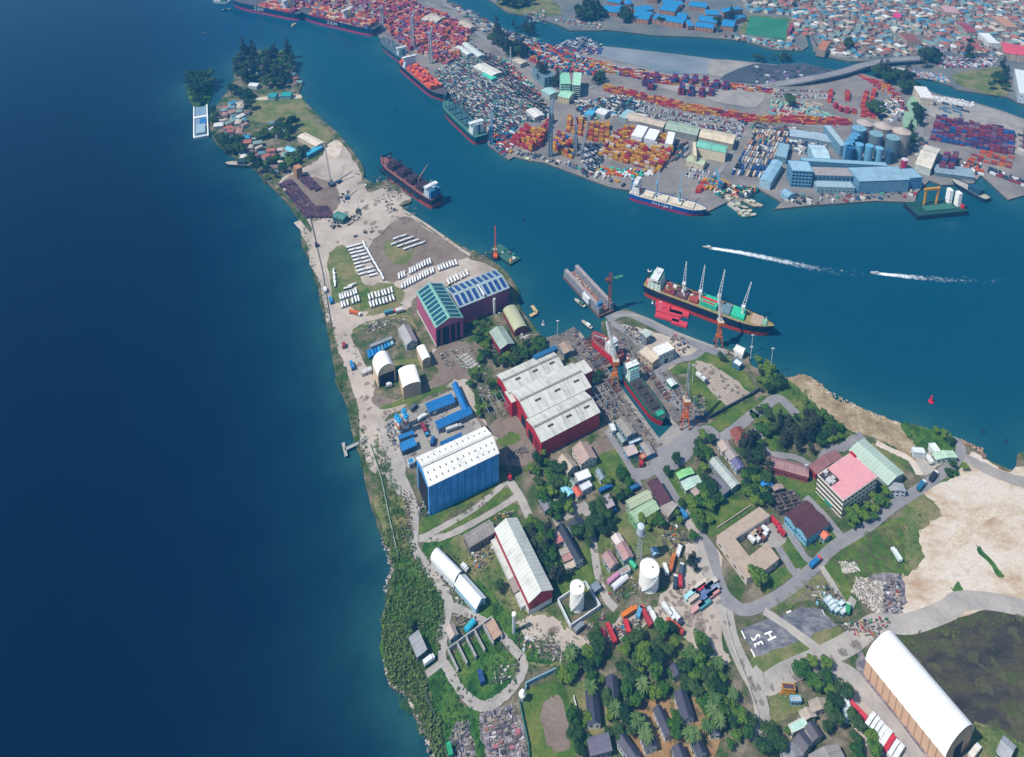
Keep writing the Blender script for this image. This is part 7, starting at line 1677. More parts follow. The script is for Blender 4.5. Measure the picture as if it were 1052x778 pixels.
def cars(code, n, gx, gy, lab, grp, indiv, deg=0):
    """parking grid over a quadrilateral"""
    A, B, C_ = gp(code); u, v_ = B - A, C_ - A; nx, ny = int(u.length / gx), int(v_.length / gy); a = math.atan2(v_.y, v_.x); mass = MB(); k = 0
    cs = list(CARC)
    for j in range(ny):
        if j % 3 == 2: continue
        for i in range(nx):
            if rnd() < .12: continue
            p = A + u * ((i + .5) / nx) + v_ * ((j + .5) / ny); c_ = random.choice(cs + ['#e8eaec', '#c9ccd0'])
            if k < indiv and (j * 7 + i) % 3 == 0:
                o = bpy.data.objects.new('parked_car', car_mesh(c_)); COL.objects.link(o); o.location = (p.x, p.y, .1); o.rotation_euler = (0, 0, a + uni(-.04, .04))
                tag(o, f'{CARC[c_]} car {lab}', 'car', grp); k += 1
            else:
                m = M(c_, .4, .05, spec=.5); mass.box(p.x - 2.2, p.y - .9, .3, p.x + 2.2, p.y + .9, .9, m, rot=a, c=(p.x, p.y), skip='b'); mass.box(p.x - 1.3, p.y - .75, .9, p.x + .8, p.y + .75, 1.4, m_glass, rot=a, c=(p.x, p.y), top=m, skip='b')
    if mass.f: o = mass.build('parked_cars_mass'); o['kind'] = 'stuff'
cars('c 150,460 640,555 210,385', 0, 3.0, 6.2, 'in the long car park between rail line and port sheds', 'cars in the long car park', 120)
cars('c 60,445 150,460 120,385', 0, 3.0, 6.2, 'at the left end of the long car park', 'cars left of the car park', 20)
cars('c 470,555 640,575 500,500', 0, 3.0, 6.2, 'behind the cream-roofed long shed', 'cars behind the cream shed', 20)
cars('d 0,400 260,410 10,365', 0, 3.2, 6.6, 'in the lot under the flyover', 'cars under the flyover', 30)
cars('c 430,700 540,735 450,670', 0, 3.0, 6.0, 'beside the small cream and green block', 'cars by the cream block', 20)
cars('g 250,330 340,345 270,290', 0, 3.0, 6.0, 'behind the blue ship quay', 'cars behind the blue ship', 20)
def truck_rows():
    A, B, C_ = gp('c 600,720 770,740 700,530'); u, v_ = B - A, C_ - A; nx, ny = 14, int(v_.length / 15); a = math.atan2(v_.y, v_.x); k = 0; mass = MB()
    for i in range(nx):
        for j in range(ny):
            p = A + u * ((i + .5) / nx) + v_ * ((j + uni(.4, .6)) / ny); c_ = random.choice(['#c9ccd0', '#2c3440', '#c8b49c', '#8a929c', '#2c4f84', '#b88a70'])
            if rnd() < .08: continue
            if k < 60 and (i + j) % 2 == 0:
                t = thing('parked_truck', {'#c9ccd0': 'silver', '#2c3440': 'dark', '#c8b49c': 'tan', '#8a929c': 'grey', '#2c4f84': 'blue', '#b88a70': 'brown'}[c_] + ' truck in the slanting rows behind the terminal', 'truck', p, a, 'trucks in slanting rows')
                mb = MB(); mb.box(-6, -1.2, .9, 3.2, 1.2, 3.0, M(c_)); mb.build('trailer', t); mb = MB(); mb.box(3.8, -1.15, .5, 6, 1.15, 3.0, M(random.choice(['#e8eaec', '#2c3440', '#2c4f84']))); mb.build('cab', t); k += 1
            else: mass.box(p.x - 6, p.y - 1.2, .6, p.x + 6, p.y + 1.2, 2.6, M(c_), rot=a, c=(p.x, p.y), skip='b')
    o = mass.build('parked_trucks_mass'); o['kind'] = 'stuff'
truck_rows()
# ================================================================ town and island settlement
HM = {}
def house_mesh(rc, wc, l, w, h, r):
    mb = MB(); rm = M(rc, .7, .2); wm = M(wc, .85, .25); x, y = l / 2, w / 2
    mb.box(-x, -y, 0, x, y, h, wm, skip='b'); x += .5; y += .5
    for s in (-1, 1):
        mb.face([(-x, s * y, h), (x, s * y, h), (x * .7, 0, h + r), (-x * .7, 0, h + r)], rm); mb.face([(s * x, -y, h), (s * x, y, h), (s * x * .7, 0, h + r)], rm)
    for i in range(3):
        for s in (-1, 1): mb.box(-l / 2 + l * (i + .3) / 3, s * w / 2 - .05, h * .4, -l / 2 + l * (i + .6) / 3, s * w / 2 + .05, h * .4 + 1.2, m_glass)
    o = mb.build('house'); me = o.data; bpy.data.objects.remove(o); return me
RC = [('#3f8cb0', 'blue'), ('#b06a58', 'reddish'), ('#5f8c9c', 'blue-grey'), ('#8a6e60', 'brown'), ('#c4b8a8', 'pale beige'), ('#d8d8d4', 'whitish'), ('#7a9ca0', 'aqua-grey'), ('#8c5c4c', 'rusty red'), ('#7c6a60', 'dull brown'), ('#7f9c94', 'grey-green'), ('#a88478', 'pinkish')]
HMS = [(house_mesh(rc, random.choice(['#c9b4a0', '#b8b0a8', '#d0c8bc', '#a8a0a0']), uni(11, 15), uni(9, 12), uni(4, 8), uni(1.5, 2.5)), n) for rc, n in RC for _ in range(2)]
def settlement(code, n, gap, area, grp, indiv, sc=1.0, ang=(0.2, 1.8, .9), name='house'):
    P = gp(code); pts = scatter(P, n, gap, 14); pts.sort(key=lambda p: p[1]); mass_src = []
    for i, (x, y) in enumerate(pts):
        me, cn = random.choice(HMS); a = random.choice(ang) + uni(-.15, .15); s = sc * uni(.75, 1.2)
        if i < indiv:
            o = bpy.data.objects.new(name, me); COL.objects.link(o); o.location = (x, y, 0); o.rotation_euler = (0, 0, a); o.scale = (s, s * uni(.8, 1.1), s * uni(.7, 1.2)); tag(o, f'small {cn} roofed house {area}', 'house', grp)
        else: mass_src.append((me, x, y, a, s))
    if mass_src:
        bm = bmesh.new(); mats = []
        for me, x, y, a, s in mass_src:
            off = len(bm.verts); T = Matrix.Translation((x, y, 0)) @ Matrix.Rotation(a, 4, 'Z') @ Matrix.Diagonal((s, s * uni(.8, 1.1), s * uni(.7, 1.3), 1))
            idx = []
            for m in me.materials:
                if m not in mats: mats.append(m)
                idx.append(mats.index(m))
            vs_ = [bm.verts.new(T @ v_.co) for v_ in me.vertices]
            for p in me.polygons:
                f = bm.faces.new([vs_[k] for k in p.vertices]); f.material_index = idx[p.material_index]
        me = bpy.data.meshes.new('distant_town'); bm.to_mesh(me); bm.free(); [me.materials.append(m) for m in mats]
        o = bpy.data.objects.new('distant_town', me); COL.objects.link(o); o['kind'] = 'stuff'
settlement('d 210,215 340,240 600,230 640,190 500,150 330,130 200,150', 90, 10.5, 'close behind the creek waterfront', 'houses behind the waterfront', 50, .85)
settlement('d 640,195 780,230 950,235 1037,250 1200,260 1200,150 900,130 640,150', 140, 11, 'right of the bridge end', 'houses right of the bridge', 70, .95)
settlement('d 140,150 330,125 640,145 1200,120 1200,-200 100,-200 150,-20', 2600, 10.0, 'in the dense quarter across the creek', 'houses of the dense quarter', 60, .84)
settlement('c 860,60 940,80 900,110 870,160 850,200 810,180 850,160', 40, 12, 'along the side creek by the football pitch', 'houses by the side creek', 30)
settlement('c 640,-40 860,-60 960,-60 960,80 860,60 680,55', 300, 11, 'above the football pitch', 'houses above the pitch', 20)
settlement('c 600,145 820,175 890,205 800,200 640,165 560,150', 110, 8, 'on the shore below the football pitch', 'shore houses by the pitch', 30, .6)
settlement('b 680,90 860,120 870,105 780,90 690,75', 60, 8, 'on the muddy shore near the creek point', 'shore houses by the creek point', 20, .55)
settlement('d 280,-150 1200,-220 1200,-240 280,-240', 10, 12, 'far away', 'far houses', 0)
for c_, rc, l_ in (('d 500,70 530,75 535,55', '#e04880', 'bright pink roofed house standing out in the town'), ('d 945,215 1080,235 1085,195', '#e05868', 'long coral-red roofed market hall at the right edge'), ('d 805,200 850,205 858,165', '#a05a50', 'large red-brown block near the right edge of town'), ('d 870,175 912,178 915,140', '#e6ecec', 'white five-storey block near the right edge of town'),
                   ('d 780,130 820,132 822,95', '#a04a58', 'dark red tall house in the town'), ('d 930,110 980,112 985,70', '#c09078', 'tan four-storey block in the town'), ('d 700,50 760,55 765,30', '#c9a0a0', 'pink-grey long block in the town'), ('d 540,170 600,172 600,140', '#8a5a50', 'brown row block near the waterfront'),
                   ('d 200,205 235,212 230,170', '#b87858', 'tall tan waterfront block at the creek mouth'), ('d 640,210 700,215 700,190', '#8a7c94', 'mauve roofed block by the bridge end'), ('d 790,175 830,178 832,155', '#d0707c', 'rose roofed block right of centre')):
    far(c_, 12, 1.5, 'flat' if 'block' in l_ else 'gable', rc, rc if 'white' in l_ else '#b8a494', l_, 'town_building', 'building', win=(4, 3, 3), ww=2, wh=1.3)
# island settlement
HMS_ALL = HMS
settlement('a 170,470 230,430 290,430 300,470 280,540 230,580 190,560 170,520', 55, 9, 'in the upper half of the island settlement', 'upper settlement houses', 55, .8)
settlement('a 230,580 290,550 340,590 360,640 330,670 270,640 240,610', 32, 9, 'in the middle of the island settlement', 'middle settlement houses', 32, .75)
settlement('a 370,640 440,620 470,640 450,690 410,720 380,700', 26, 8, 'in the lower island settlement by the yard', 'lower settlement houses', 26, .75)
settlement('a 370,515 440,520 480,540 420,560', 14, 9, 'among trees in the centre of the island', 'central settlement houses', 14, .8)
settlement('a 450,300 500,320 520,350 460,350', 10, 8, 'at the right tip of the island', 'tip houses', 10, .6)
for i, (c_, l_) in enumerate((('a 335,298 400,285 398,272', 'long white hut among the island tip trees'), ('a 305,352 340,356 342,342', 'white hut below the island tip trees'), ('a 288,285 300,262 325,275', 'white tented A-frame on the island tip'), ('a 375,235 415,232 415,222', 'pale hut on the island tip skyline'), ('a 455,615 490,632 495,612', 'pale blue roofed house near the cream hall'), ('a 390,540 425,525 420,512', 'bright white roofed house in the island centre'))):
    far(c_, 5, 1.5, 'gable', '#e0e6ea' if i != 4 else '#7fc8e0', '#c9ccc8', l_, 'hut', 'hut')
# ================================================================ yard vehicles, cabins, stores, debris
def tanker_proto():
    t = thing('tanker_truck', 'white tank truck', 'tanker truck'); mb = MB(); mb.cyl((-5.2, 0, 2.2), (2.2, 0, 2.2), 1.15, M('#e9ebec', .4, .1, k=1.0), n=12); mb.build('tank', t)
    mb = MB(); mb.box(-5.4, -.9, .7, 4.5, .9, 1.1, m_dark); [mb.cyl((x, -1.2, .5), (x, 1.2, .5), .5, m_dark, n=8) for x in (-4.6, -3.4, 1.4, 4)]; mb.build('chassis', t)
    mb = MB(); mb.box(2.8, -1.2, .8, 5, 1.2, 3.1, M('#dfe2e4', .5, .1, vary=.3)); mb.build('cab', t); return proto(t)
TK = tanker_proto()
def rows(src, code, n, m, ang, lab, grp, miss=.06, sc=.78):
    A, B, C_ = gp(code); u, v_ = B - A, C_ - A
    for j in range(m):
        for i in range(n):
            if rnd() < miss: continue
            p = A + u * (i / max(1, n - 1)) + v_ * (j / max(1, m - 1)); place(src, (p.x + uni(-.3, .3), p.y + uni(-.3, .3), .15), R(ang) + uni(-.04, .04), sc, lab, grp)
# directions: heading in world degrees
rows(TK, 'A 262,76 304,66 336,240', 2, 10, 22, 'white tank truck in the nine-row block of the yard', 'tank trucks, nine-row block')
rows(TK, 'A 330,62 432,240 330,62', 10, 1, 118, 'white tank truck in the single file along the nine-row block', 'tank trucks, single file')
rows(TK, 'A 535,285 700,200 520,235', 13, 2, 105, 'white tank truck in the slanting row beside the hall', 'tank trucks, slanting row')
rows(TK, 'A 715,195 820,160 712,190', 8, 1, 110, 'white tank truck at the upper end of the slanting row', 'tank trucks, row end')
rows(TK, 'A 205,345 290,315 215,385', 7, 2, 112, 'white tank truck in the left lower block', 'tank trucks, left block')
rows(TK, 'A 360,345 480,310 365,385', 8, 2, 112, 'white tank truck in the right lower block', 'tank trucks, right block')
rows(TK, 'A 465,45 545,18 560,85', 3, 4, 30, 'white tank truck in the small upper block', 'tank trucks, upper block')
rows(TK, 'A 780,265 880,215 780,265', 7, 1, 115, 'white tank truck right behind the long purple hall', 'tank trucks behind the hall')
rows(TK, 'A 245,295 270,280 245,295', 2, 1, 25, 'tank truck lying across above the left lower block', 'cross tank trucks')
rows(TK, 'A 170,210 180,275 170,210', 4, 1, 100, 'tank truck alone on the left grass', 'lone tank trucks', .0, .8)
def truck_proto(col, cabc, l, label, name='cargo_truck', wheels=True, flat=False):
    t = thing(name, label, 'truck'); mb = MB(); mb.box(-l * .5, -1.25, 1.2, l * .28, 1.25, 1.5 if flat else 3.7, M(col, .6, .2)); mb.build('bed' if flat else 'cargo_box', t)
    mb = MB(); mb.box(l * .32, -1.2, .7, l * .5, 1.2, 3.0, M(cabc, .5, .1)); c_ = mb.build('cab', t); mb = MB(); mb.box(l * .49, -1.05, 1.8, l * .505, 1.05, 2.8, m_glass); mb.build('windscreen', c_)
    mb = MB(); mb.box(-l * .5, -.8, .7, l * .4, .8, 1.15, m_dark); mb.build('chassis', t)
    for x in (-l * .42, -l * .33, l * .2, l * .4):
        mb = MB(); mb.cyl((x, -1.25, .5), (x, 1.25, .5), .52, m_dark, n=10); mb.build('wheel', t)
    return t
def veh(code, col, cabc, l, ang, label, name='cargo_truck', flat=False):
    p = gp(code)[0]; l *= .84; t = truck_proto(col, cabc, l, label, name, flat=flat); t.location = (p.x, p.y, .35); t.rotation_euler = (0, 0, R(ang)); return t
for a_ in (('O 712,518', '#2a78b0', '#d84a34', 12, 33, 'blue box truck with red cab driving past the lawn'), ('H 488,628', '#2f6f98', '#dfe6ea', 12, 38, 'blue truck on the road below the fuel stop'), ('H 553,578', '#2c3440', '#e8ecee', 12, 38, 'white-fronted dark truck following the blue one'),
           ('H 530,490', '#e8ecee', '#e8ecee', 8, 100, 'white van in the fuel stop yard', 'delivery_van'), ('M 552,528', '#e07a28', '#e07a28', 13, 28, 'bright orange trailer beside the dirt road', 'trailer'), ('M 795,605', '#d8583c', '#b8483c', 13, -35, 'long orange-red trailer by the grove edge', 'trailer'),
           ('M 780,262', '#b86a3c', '#c87a3c', 13, 65, 'rust-orange trailer near the big white tank', 'trailer'), ('M 745,298', '#e8ecee', '#dfe3e6', 8, 95, 'small white truck beside the rust-orange trailer'), ('M 818,196', '#dfe3e6', '#2c3440', 10, 60, 'white and black truck near the dirt road top'),
           ('M 828,300', '#50606c', '#dfe3e6', 9, 70, 'dark grey truck on the dirt road'), ('M 796,365', '#39485c', '#e8ecee', 9, 75, 'dark truck with white cab by the cabins'), ('M 822,362', '#c23a44', '#b8323c', 8, 80, 'small red truck by the cabins'),
           ('M 760,525', '#dfe3e6', '#e8ecee', 12, -55, 'white flatbed lorry, left of a pair at the grove edge'), ('M 800,550', '#e8ecee', '#39485c', 11, -55, 'white lorry, right of a pair at the grove edge'), ('M 683,560', '#e6e8e8', '#c9ccd0', 15, 112, 'long white trailer behind the orange one', 'trailer'),
           ('M 640,550', '#b03840', '#c23a44', 14, 112, 'long red trailer behind the orange one', 'trailer'), ('M 605,530', '#5fa0c4', '#c9ccd0', 8, 60, 'pale blue cabin truck behind the orange trailer'),
           ('M 540,605', '#d0343c', '#c23a44', 9, 100, 'red truck in the scrap row, right'), ('M 412,655', '#d8404c', '#c23a44', 9, 100, 'red truck in the scrap row, left'), ('M 455,640', '#b8343c', '#c23a44', 13, 110, 'long red trailer in the scrap row', 'trailer'), ('M 285,610', '#8a929c', '#8a929c', 8, 35, 'grey van at the corner of the white walled compound', 'delivery_van'),
           ('A 285,432', '#d8703c', '#e8ecee', 14, -20, 'orange tank lorry on the yard lane'), ('A 155,365', '#2a88c0', '#3aa0d8', 10, 115, 'bright blue lorry on the shore road, upper'), ('A 268,712', '#3a80b8', '#4aa0d0', 11, 115, 'blue lorry on the shore road, lower'), ('A 225,605', '#a03848', '#9c2f44', 6, 100, 'crimson van on the shore road', 'delivery_van'),
           ('A 78,68', '#3c2c44', '#4a3450', 7, 110, 'dark violet van at the shore road top', 'delivery_van'), ('A 125,310', '#e8ecee', '#e8ecee', 8, 110, 'white van on the shore fence', 'delivery_van'), ('A 470,428', '#4a90a4', '#c05a50', 12, 20, 'teal trailer with red end by the yard lane', 'trailer'), ('A 525,420', '#e0e2e2', '#c9ccd0', 9, 20, 'pale trailer beside the teal one', 'trailer'),
           ('B 500,590', '#8a3444', '#3aa0c8', 13, -62, 'mixer lorry with maroon drum in the blue-roofed works', 'mixer_truck'), ('B 485,525', '#dfe3e6', '#e8ecee', 9, 40, 'white mixer lorry in the blue-roofed works', 'mixer_truck'), ('B 552,495', '#e6e8ea', '#39485c', 7, 20, 'white van under the upper blue roof', 'delivery_van'),
           ('B 655,580', '#c4cacc', '#aab4b8', 15, 22, 'silver pipe trailer under the lower blue roof', 'trailer'), ('B 440,470', '#5f6f7c', '#39485c', 7, 50, 'grey lorry beside the silo yard gate'), ('B 310,352', '#e8ecee', '#e8ecee', 5, 20, 'white pickup in front of the arched shelter', 'pickup_truck'), ('B 542,650', '#1f5f98', '#2c6fa8', 8, 85, 'narrow blue stack in the works yard', 'trailer'),
           ('O 500,310', '#c8303c', '#d8404c', 9, -60, 'red fire truck parked behind the courtyard building', 'fire_truck'), ('O 532,358', '#c0303c', '#d0343c', 6, -50, 'red pickup behind the fire truck', 'pickup_truck'), ('I 744,322', '#c8243c', '#c8243c', 5, 95, 'crimson van at the corner by the huge blue shed', 'delivery_van'),
           ('P 885,0', '#3fa06c', '#dfe3e6', 7, 60, 'green truck by the rubble yard'), ('F 732,315', '#dfe3e6', '#39485c', 14, -52, 'white low loader parked on the bare tan ground'), ('L 618,255', '#c82838', '#39485c', 4, 0, 'small red tractor by the cabin row', 'tractor'), ('L 578,385', '#2f6a9c', '#2f5a84', 11, 25, 'dark blue trailer beside the lane junction', 'trailer'),
           ('L 838,520', '#3a88c0', '#3a88c0', 9, 120, 'pale blue truck on the lane', 'cargo_truck'), ('J 505,290', '#dfe3e6', '#e8ecee', 6, -40, 'white van beside the northern white shed', 'delivery_van'), ('K 315,275', '#e8ecee', '#dfe3e6', 8, 35, 'white lorry by the lone grey store'), ('K 592,365', '#2c4f84', '#2c4f84', 8, 110, 'dark blue trailer in the overgrown loop', 'trailer'),
           ('K 425,755', '#2f9a70', '#3aa880', 7, 110, 'green skip lorry at the lower shore'), ('L 425,388', '#1f5f9c', '#1f5f9c', 12, 25, 'dark blue container beside the crimson-walled shed', 'trailer'), ('L 458,505', '#2a78b8', '#2a78b8', 8, 25, 'bright blue container below the crimson-walled shed', 'trailer'),
           ('C 130,110', '#e0503c', '#e0503c', 13, 22, 'red trailer along the foot of the long purple hall', 'trailer'), ('C 20,160', '#d85c3c', '#d85c3c', 13, 22, 'orange-red trailer at the foot of the purple halls', 'trailer'), ('Q 355,480', '#dff0f4', '#e8ecee', 10, 100, 'pale blue-white cabin truck standing on the lawn'), ('T 770,765', '#e6e0d8', '#dfe3e6', 11, 32, 'cream lorry below the big white hangar')):
    veh(*a_[:6], name=a_[6] if len(a_) > 6 else 'cargo_truck')
for i, (a_, b_) in enumerate(((215, 602), (235, 622), (255, 645), (275, 668), (298, 692), (340, 748), (362, 770))): veh(f'T {a_},{b_}', '#e8ecee', '#dfe3e6', 12, 38, ('first', 'second', 'third', 'fourth', 'fifth', 'sixth', 'seventh')[i] + ' white trailer down the row beside the white hangar road', 'trailer')
veh('T 320,722', '#c83444', '#c83444', 12, 38, 'red trailer in the row of white ones', 'trailer'); veh('T 160,558', '#d0404c', '#dfe3e6', 16, -52, 'red and white trailer at the head of the row', 'trailer')
# container cabins near the crossroads
for i, (a_, b_, l, c_) in enumerate(((885, 440, 9, '#9ad0d8'), (930, 395, 12, '#c9bcae'), (905, 455, 9, '#b8a8a0'), (940, 410, 9, '#a83444'), (960, 425, 9, '#5f6f98'), (1000, 375, 8, '#b8b0ac'), (985, 395, 7, '#6f7f9c'), (970, 455, 9, '#5a6c98'), (1005, 435, 9, '#c08888'), (925, 505, 10, '#c49494'), (960, 490, 9, '#4a9098'), (1015, 410, 7, '#8a94a8'))):
    p = gp(f'M {a_ - 8},{b_ - 8}')[0]; t = thing('container_cabin', ['aqua-ended', 'long beige', 'grey-beige', 'crimson', 'violet-blue', 'small pale', 'blue-grey', 'blue', 'dusty pink', 'rose', 'teal', 'steel-grey'][i] + ' container cabin in the cluster by the crossroads', 'cabin', p, R(30), 'container cabins by the crossroads')
    mb = MB(); mb.box(-l / 2, -1.35, 0, l / 2, 1.35, 2.7, ROOF(c_, 1, .2, sheet=1)); mb.build('wall', t); mb = MB(); mb.box(-l / 2 - .1, -1.42, 2.72, l / 2 + .1, 1.42, 2.9, M(c_, k=1.0)); mb.build('roof', t); mb = MB(); mb.box(-l / 2 - .05, -.5, .1, -l / 2 + .05, .5, 2.1, m_trim); mb.build('door', t)
# vehicles in the courtyard, the white ring of cabins, blue tarpaulins
for i in range(9): veh(f'O {372 + i * 9},{398 - (i % 3) * 18 - i * 2}', random.choice(['#e8ecee', '#c8b09c', '#39485c', '#8a5a4c', '#dfe3e6']), '#dfe3e6', 6, 125, ['white lorry first in the courtyard', 'second courtyard lorry, tan coloured', 'lorry third in the courtyard', 'fourth lorry in the courtyard', 'fifth courtyard lorry in the middle', 'sixth lorry in the courtyard', 'seventh lorry in the courtyard', 'eighth lorry in the courtyard', 'last courtyard lorry at the right'][i])
for i in range(8):
    p = gp(f'B {205 + i * 17},{185 - i * 10}')[0]; t = thing('covered_load', ['first', 'second', 'third', 'fourth', 'fifth', 'sixth', 'seventh', 'eighth'][i] + ' blue tarpaulin-covered load from the left', 'covered load', p, R(112), 'blue covered loads'); c_ = ['#1f7cc0', '#2a88c8', '#1c6cb0', '#3a98d0', '#5f8fa8', '#2a80c0', '#3f9ac8', '#a8c4cc'][i]
    mb = MB(); mb.cyl((-4.5, 0, 1.3), (4.5, 0, 1.3), 1.5, M(c_, .5, .2), n=10); mb.box(-4.5, -1.2, 0, 4.5, 1.2, 1.2, m_dark); mb.build('tarpaulin', t)
for i, (a_, b_) in enumerate(((770, 655), (785, 672), (800, 695), (822, 705), (835, 680), (855, 715))):
    q = f'O {a_},{b_ + 40}'; t, L, W = bld(f'O {a_-14},{b_+50} {a_+2},{b_+70} {a_+36},{b_+48}', 3, .3, 'flat', '#dfe6ea', '#a8d0dc', ['first', 'second', 'third', 'fourth', 'fifth', 'sixth'][i] + ' pale site cabin beside the rubble yard', 'cabin', 'cabin', (2, 1, 1))
# steel coils, yard stacks
def steelrows():
    for (c0, c1, c2, nx, ny, l_) in (('e 120,205 235,345 170,185', 0, 0, 9, 4, 'left'), ('e 230,300 250,340 320,300', 0, 0, 3, 5, 'right'), ('e 200,180 260,235 230,165', 0, 0, 5, 3, 'upper')):
        A, B, C_ = gp(c0); u, v_ = B - A, C_ - A; a = math.atan2(u.y, u.x)
        for i in range(nx):
            for j in range(ny):
                if rnd() < .08: continue
                p = A + u * (i / nx) + v_ * (j / ny); t = thing('steel_stack', f'dark purple-brown steel stack in the {l_} rows of the yard', 'steel stack', p, a + uni(-.03, .03), f'steel stacks, {l_} rows'); mb = MB()
                for k in range(4): mb.box(-4.6, -2.6 + k * 1.3, 0, 4.6, -2.6 + k * 1.3 + 1.1, uni(1.6, 2.6), M(random.choice(['#4a3444', '#5a4050', '#3c2c3c', '#684a54']), .9, .4))
                mb.build('steel_bundle', t)
steelrows()
def clutter(code, n, cols, smin, smax, hmax=1.8, name='scrap_heap', gap=1.4, rods=.2):
    """unsorted yard material, mostly laid square to the yard, weathered"""
    P = gp(code); mb = MB(); stones = name != 'scrap_heap'
    u = P[1] - P[0]; base = math.atan2(u.y, u.x); n = int(n * (1 if stones else .5))
    grey = ['#77726c', '#5c5a5a', '#8c857c', '#6c6660', '#a39a8e', '#484a50']
    for x, y in scatter(P, n, gap, 10):
        s = uni(smin, smax) * (.9 if stones else .62); w_ = s * uni(.35, .8); h_ = uni(.4, hmax * .75)
        if not stones and rnd() < rods: s *= 2.8; w_ = .22; h_ = .5
        c_ = random.choice(cols) if stones or rnd() < .42 else random.choice(grey)
        a = uni(.05, 3) if stones else base + random.choice((0, 0, 1.5708)) + random.gauss(0, .12)
        mb.box(x - s, y - w_, 0.1, x + s, y + w_, .15 + h_, M(c_, .9, .35, k=.75), rot=a or .01, c=(x, y), skip='b')
    if mb.f: o = mb.build(name); o['kind'] = 'stuff'
DOCK = ['#5c6470', '#8a6a58', '#3c4450', '#9a8c80', '#b8b4ac', '#6c4a44', '#2f5f84', '#a8a49c', '#4c4a4c', '#c9c4bc']
clutter('F 40,30 80,50 240,300 380,470 500,650 440,680 300,560 200,420 190,300 120,220 60,120', 300, DOCK, .4, 1.8, 2.2)
clutter('F 190,380 300,480 420,640 380,660 250,560 190,470', 150, DOCK + ['#a8343c', '#2f7f9c'], .4, 2.4, 2.6)
clutter('D 10,540 150,520 250,640 340,778 270,778 180,700 90,600', 90, DOCK, .5, 2.0, 2.2)
clutter('F 290,60 420,190 560,380 690,530 640,550 520,390 380,220 270,110', 150, DOCK + ['#b89878'], .4, 2.2, 2.4)
clutter('F 300,0 420,50 470,90 400,150 320,60', 120, DOCK + ['#3a6a9c', '#c9b89c'], .4, 2, 2.4)
clutter('F 580,60 640,90 680,150 600,190 560,130', 70, DOCK + ['#2f8fa8', '#b8402c'], .5, 2, 2.4)
clutter('F 500,270 560,290 700,500 660,530 560,400', 130, DOCK + ['#2f6fa8'], .4, 1.8, 2)
clutter('F 690,400 740,400 760,520 700,530', 80, ['#39485c', '#50606c', '#2f5f94'], .5, 2.4, 3)
clutter('F 860,150 980,150 960,240 880,240', 50, ['#dfe3e6', '#5f8fb0', '#8a5a50', '#c9c4bc'], .5, 2.2, 2.4)
clutter('L 480,60 580,110 690,170 690,230 600,260 520,190', 80, DOCK, .4, 1.8, 2)
clutter('M 330,690 430,640 520,560 600,560 620,600 540,660 400,690', 130, ['#c8343c', '#dfe3e6', '#39485c', '#8a6a58', '#c9b4a8', '#2f7fa8', '#8a5a50'], .5, 2.4, 2.2)
clutter('M 315,600 410,530 410,560 330,610', 50, ['#b8b0ac', '#8a6a64', '#5c5a60'], .4, 1.8, 1.6)
clutter('M 740,60 800,40 870,130 850,200 780,200 720,150', 90, ['#dfe3e6', '#b8643c', '#8a8280', '#39485c', '#c87a3c'], .4, 1.8, 2)
clutter('M 440,370 600,320 620,400 500,460 440,430', 70, ['#c88a6c', '#dfe3e6', '#a83c4c', '#39485c', '#4a9c8c'], .4, 1.8, 1.8)
clutter('M 60,660 180,690 200,760 120,778 60,740', 120, ['#c9c4c4', '#a8a4a4', '#8a7a74', '#dcd8d4'], .4, 1.8, 1.6)
clutter('J 790,620 900,680 860,740 790,700', 60, ['#5c4a50', '#c9a898', '#39485c', '#dfe3e6'], .4, 1.8, 1.6)
clutter('J 940,650 1010,720 1037,778 980,778 940,700', 70, ['#dcd8d8', '#b8b4b4', '#8a7a74'], .4, 1.8, 1.6)
clutter('I 170,380 230,400 225,640 195,630 190,480', 150, ['#b8b0ac', '#8a6a64', '#c9c4c4', '#5c5460', '#dcd4d0'], .3, 1.3, 1.4, gap=1)
clutter('I 245,440 310,430 320,520 260,520', 60, ['#a8a8a4', '#5c5a60', '#d0ccc4', '#8a7a70'], .4, 1.8, 1.8)
clutter('I 660,520 750,490 760,520 670,550', 40, ['#c89a5c', '#b8843c', '#8a8074', '#c9b49c'], .4, 1.8, 1.8)
clutter('J 550,180 650,160 660,220 600,310 540,270', 70, ['#5fd0c0', '#c87a4c', '#dfe3e6', '#8a5a48', '#2f7fc0'], .4, 1.8, 1.8)
clutter('J 290,230 340,240 560,500 520,510 400,400 310,290', 150, ['#a8a8a4', '#8a8884', '#c9c4bc'], .4, 1.6, 1.2)
clutter('J 440,530 540,520 600,570 500,600', 50, ['#39485c', '#a8a8a4', '#5c5a60'], .4, 1.6, 1.4)
clutter('K 440,250 480,320 450,360', 30, ['#dfe3e6', '#8a929c'], .4, 1.5, 1.4)
clutter('K 700,300 800,280 790,340 700,390 640,380', 60, ['#c9c4c0', '#39485c', '#a89c94'], .4, 1.6, 1.4)
clutter('K 600,560 770,510 830,740 840,790 640,790', 420, ['#a8a0a8', '#8a7a80', '#c9c0c0', '#9c6c5c', '#dcd4d4', '#5c5a68', '#b8747c'], .4, 2.2, 1.2)
clutter('K 440,620 520,590 560,790 440,790', 110, ['#8a8a94', '#4a4a58', '#b0a8a8', '#6c6470'], .4, 2, 1.4)
clutter('B 500,470 560,350 700,340 740,450 640,540 560,420', 30, ['#8a9098'], .4, 1.2, 1)
clutter('B 700,150 780,120 840,250 760,270 690,200', 50, ['#8a9098', '#c9c4c0', '#5c5a60'], .4, 1.8, 1.4)
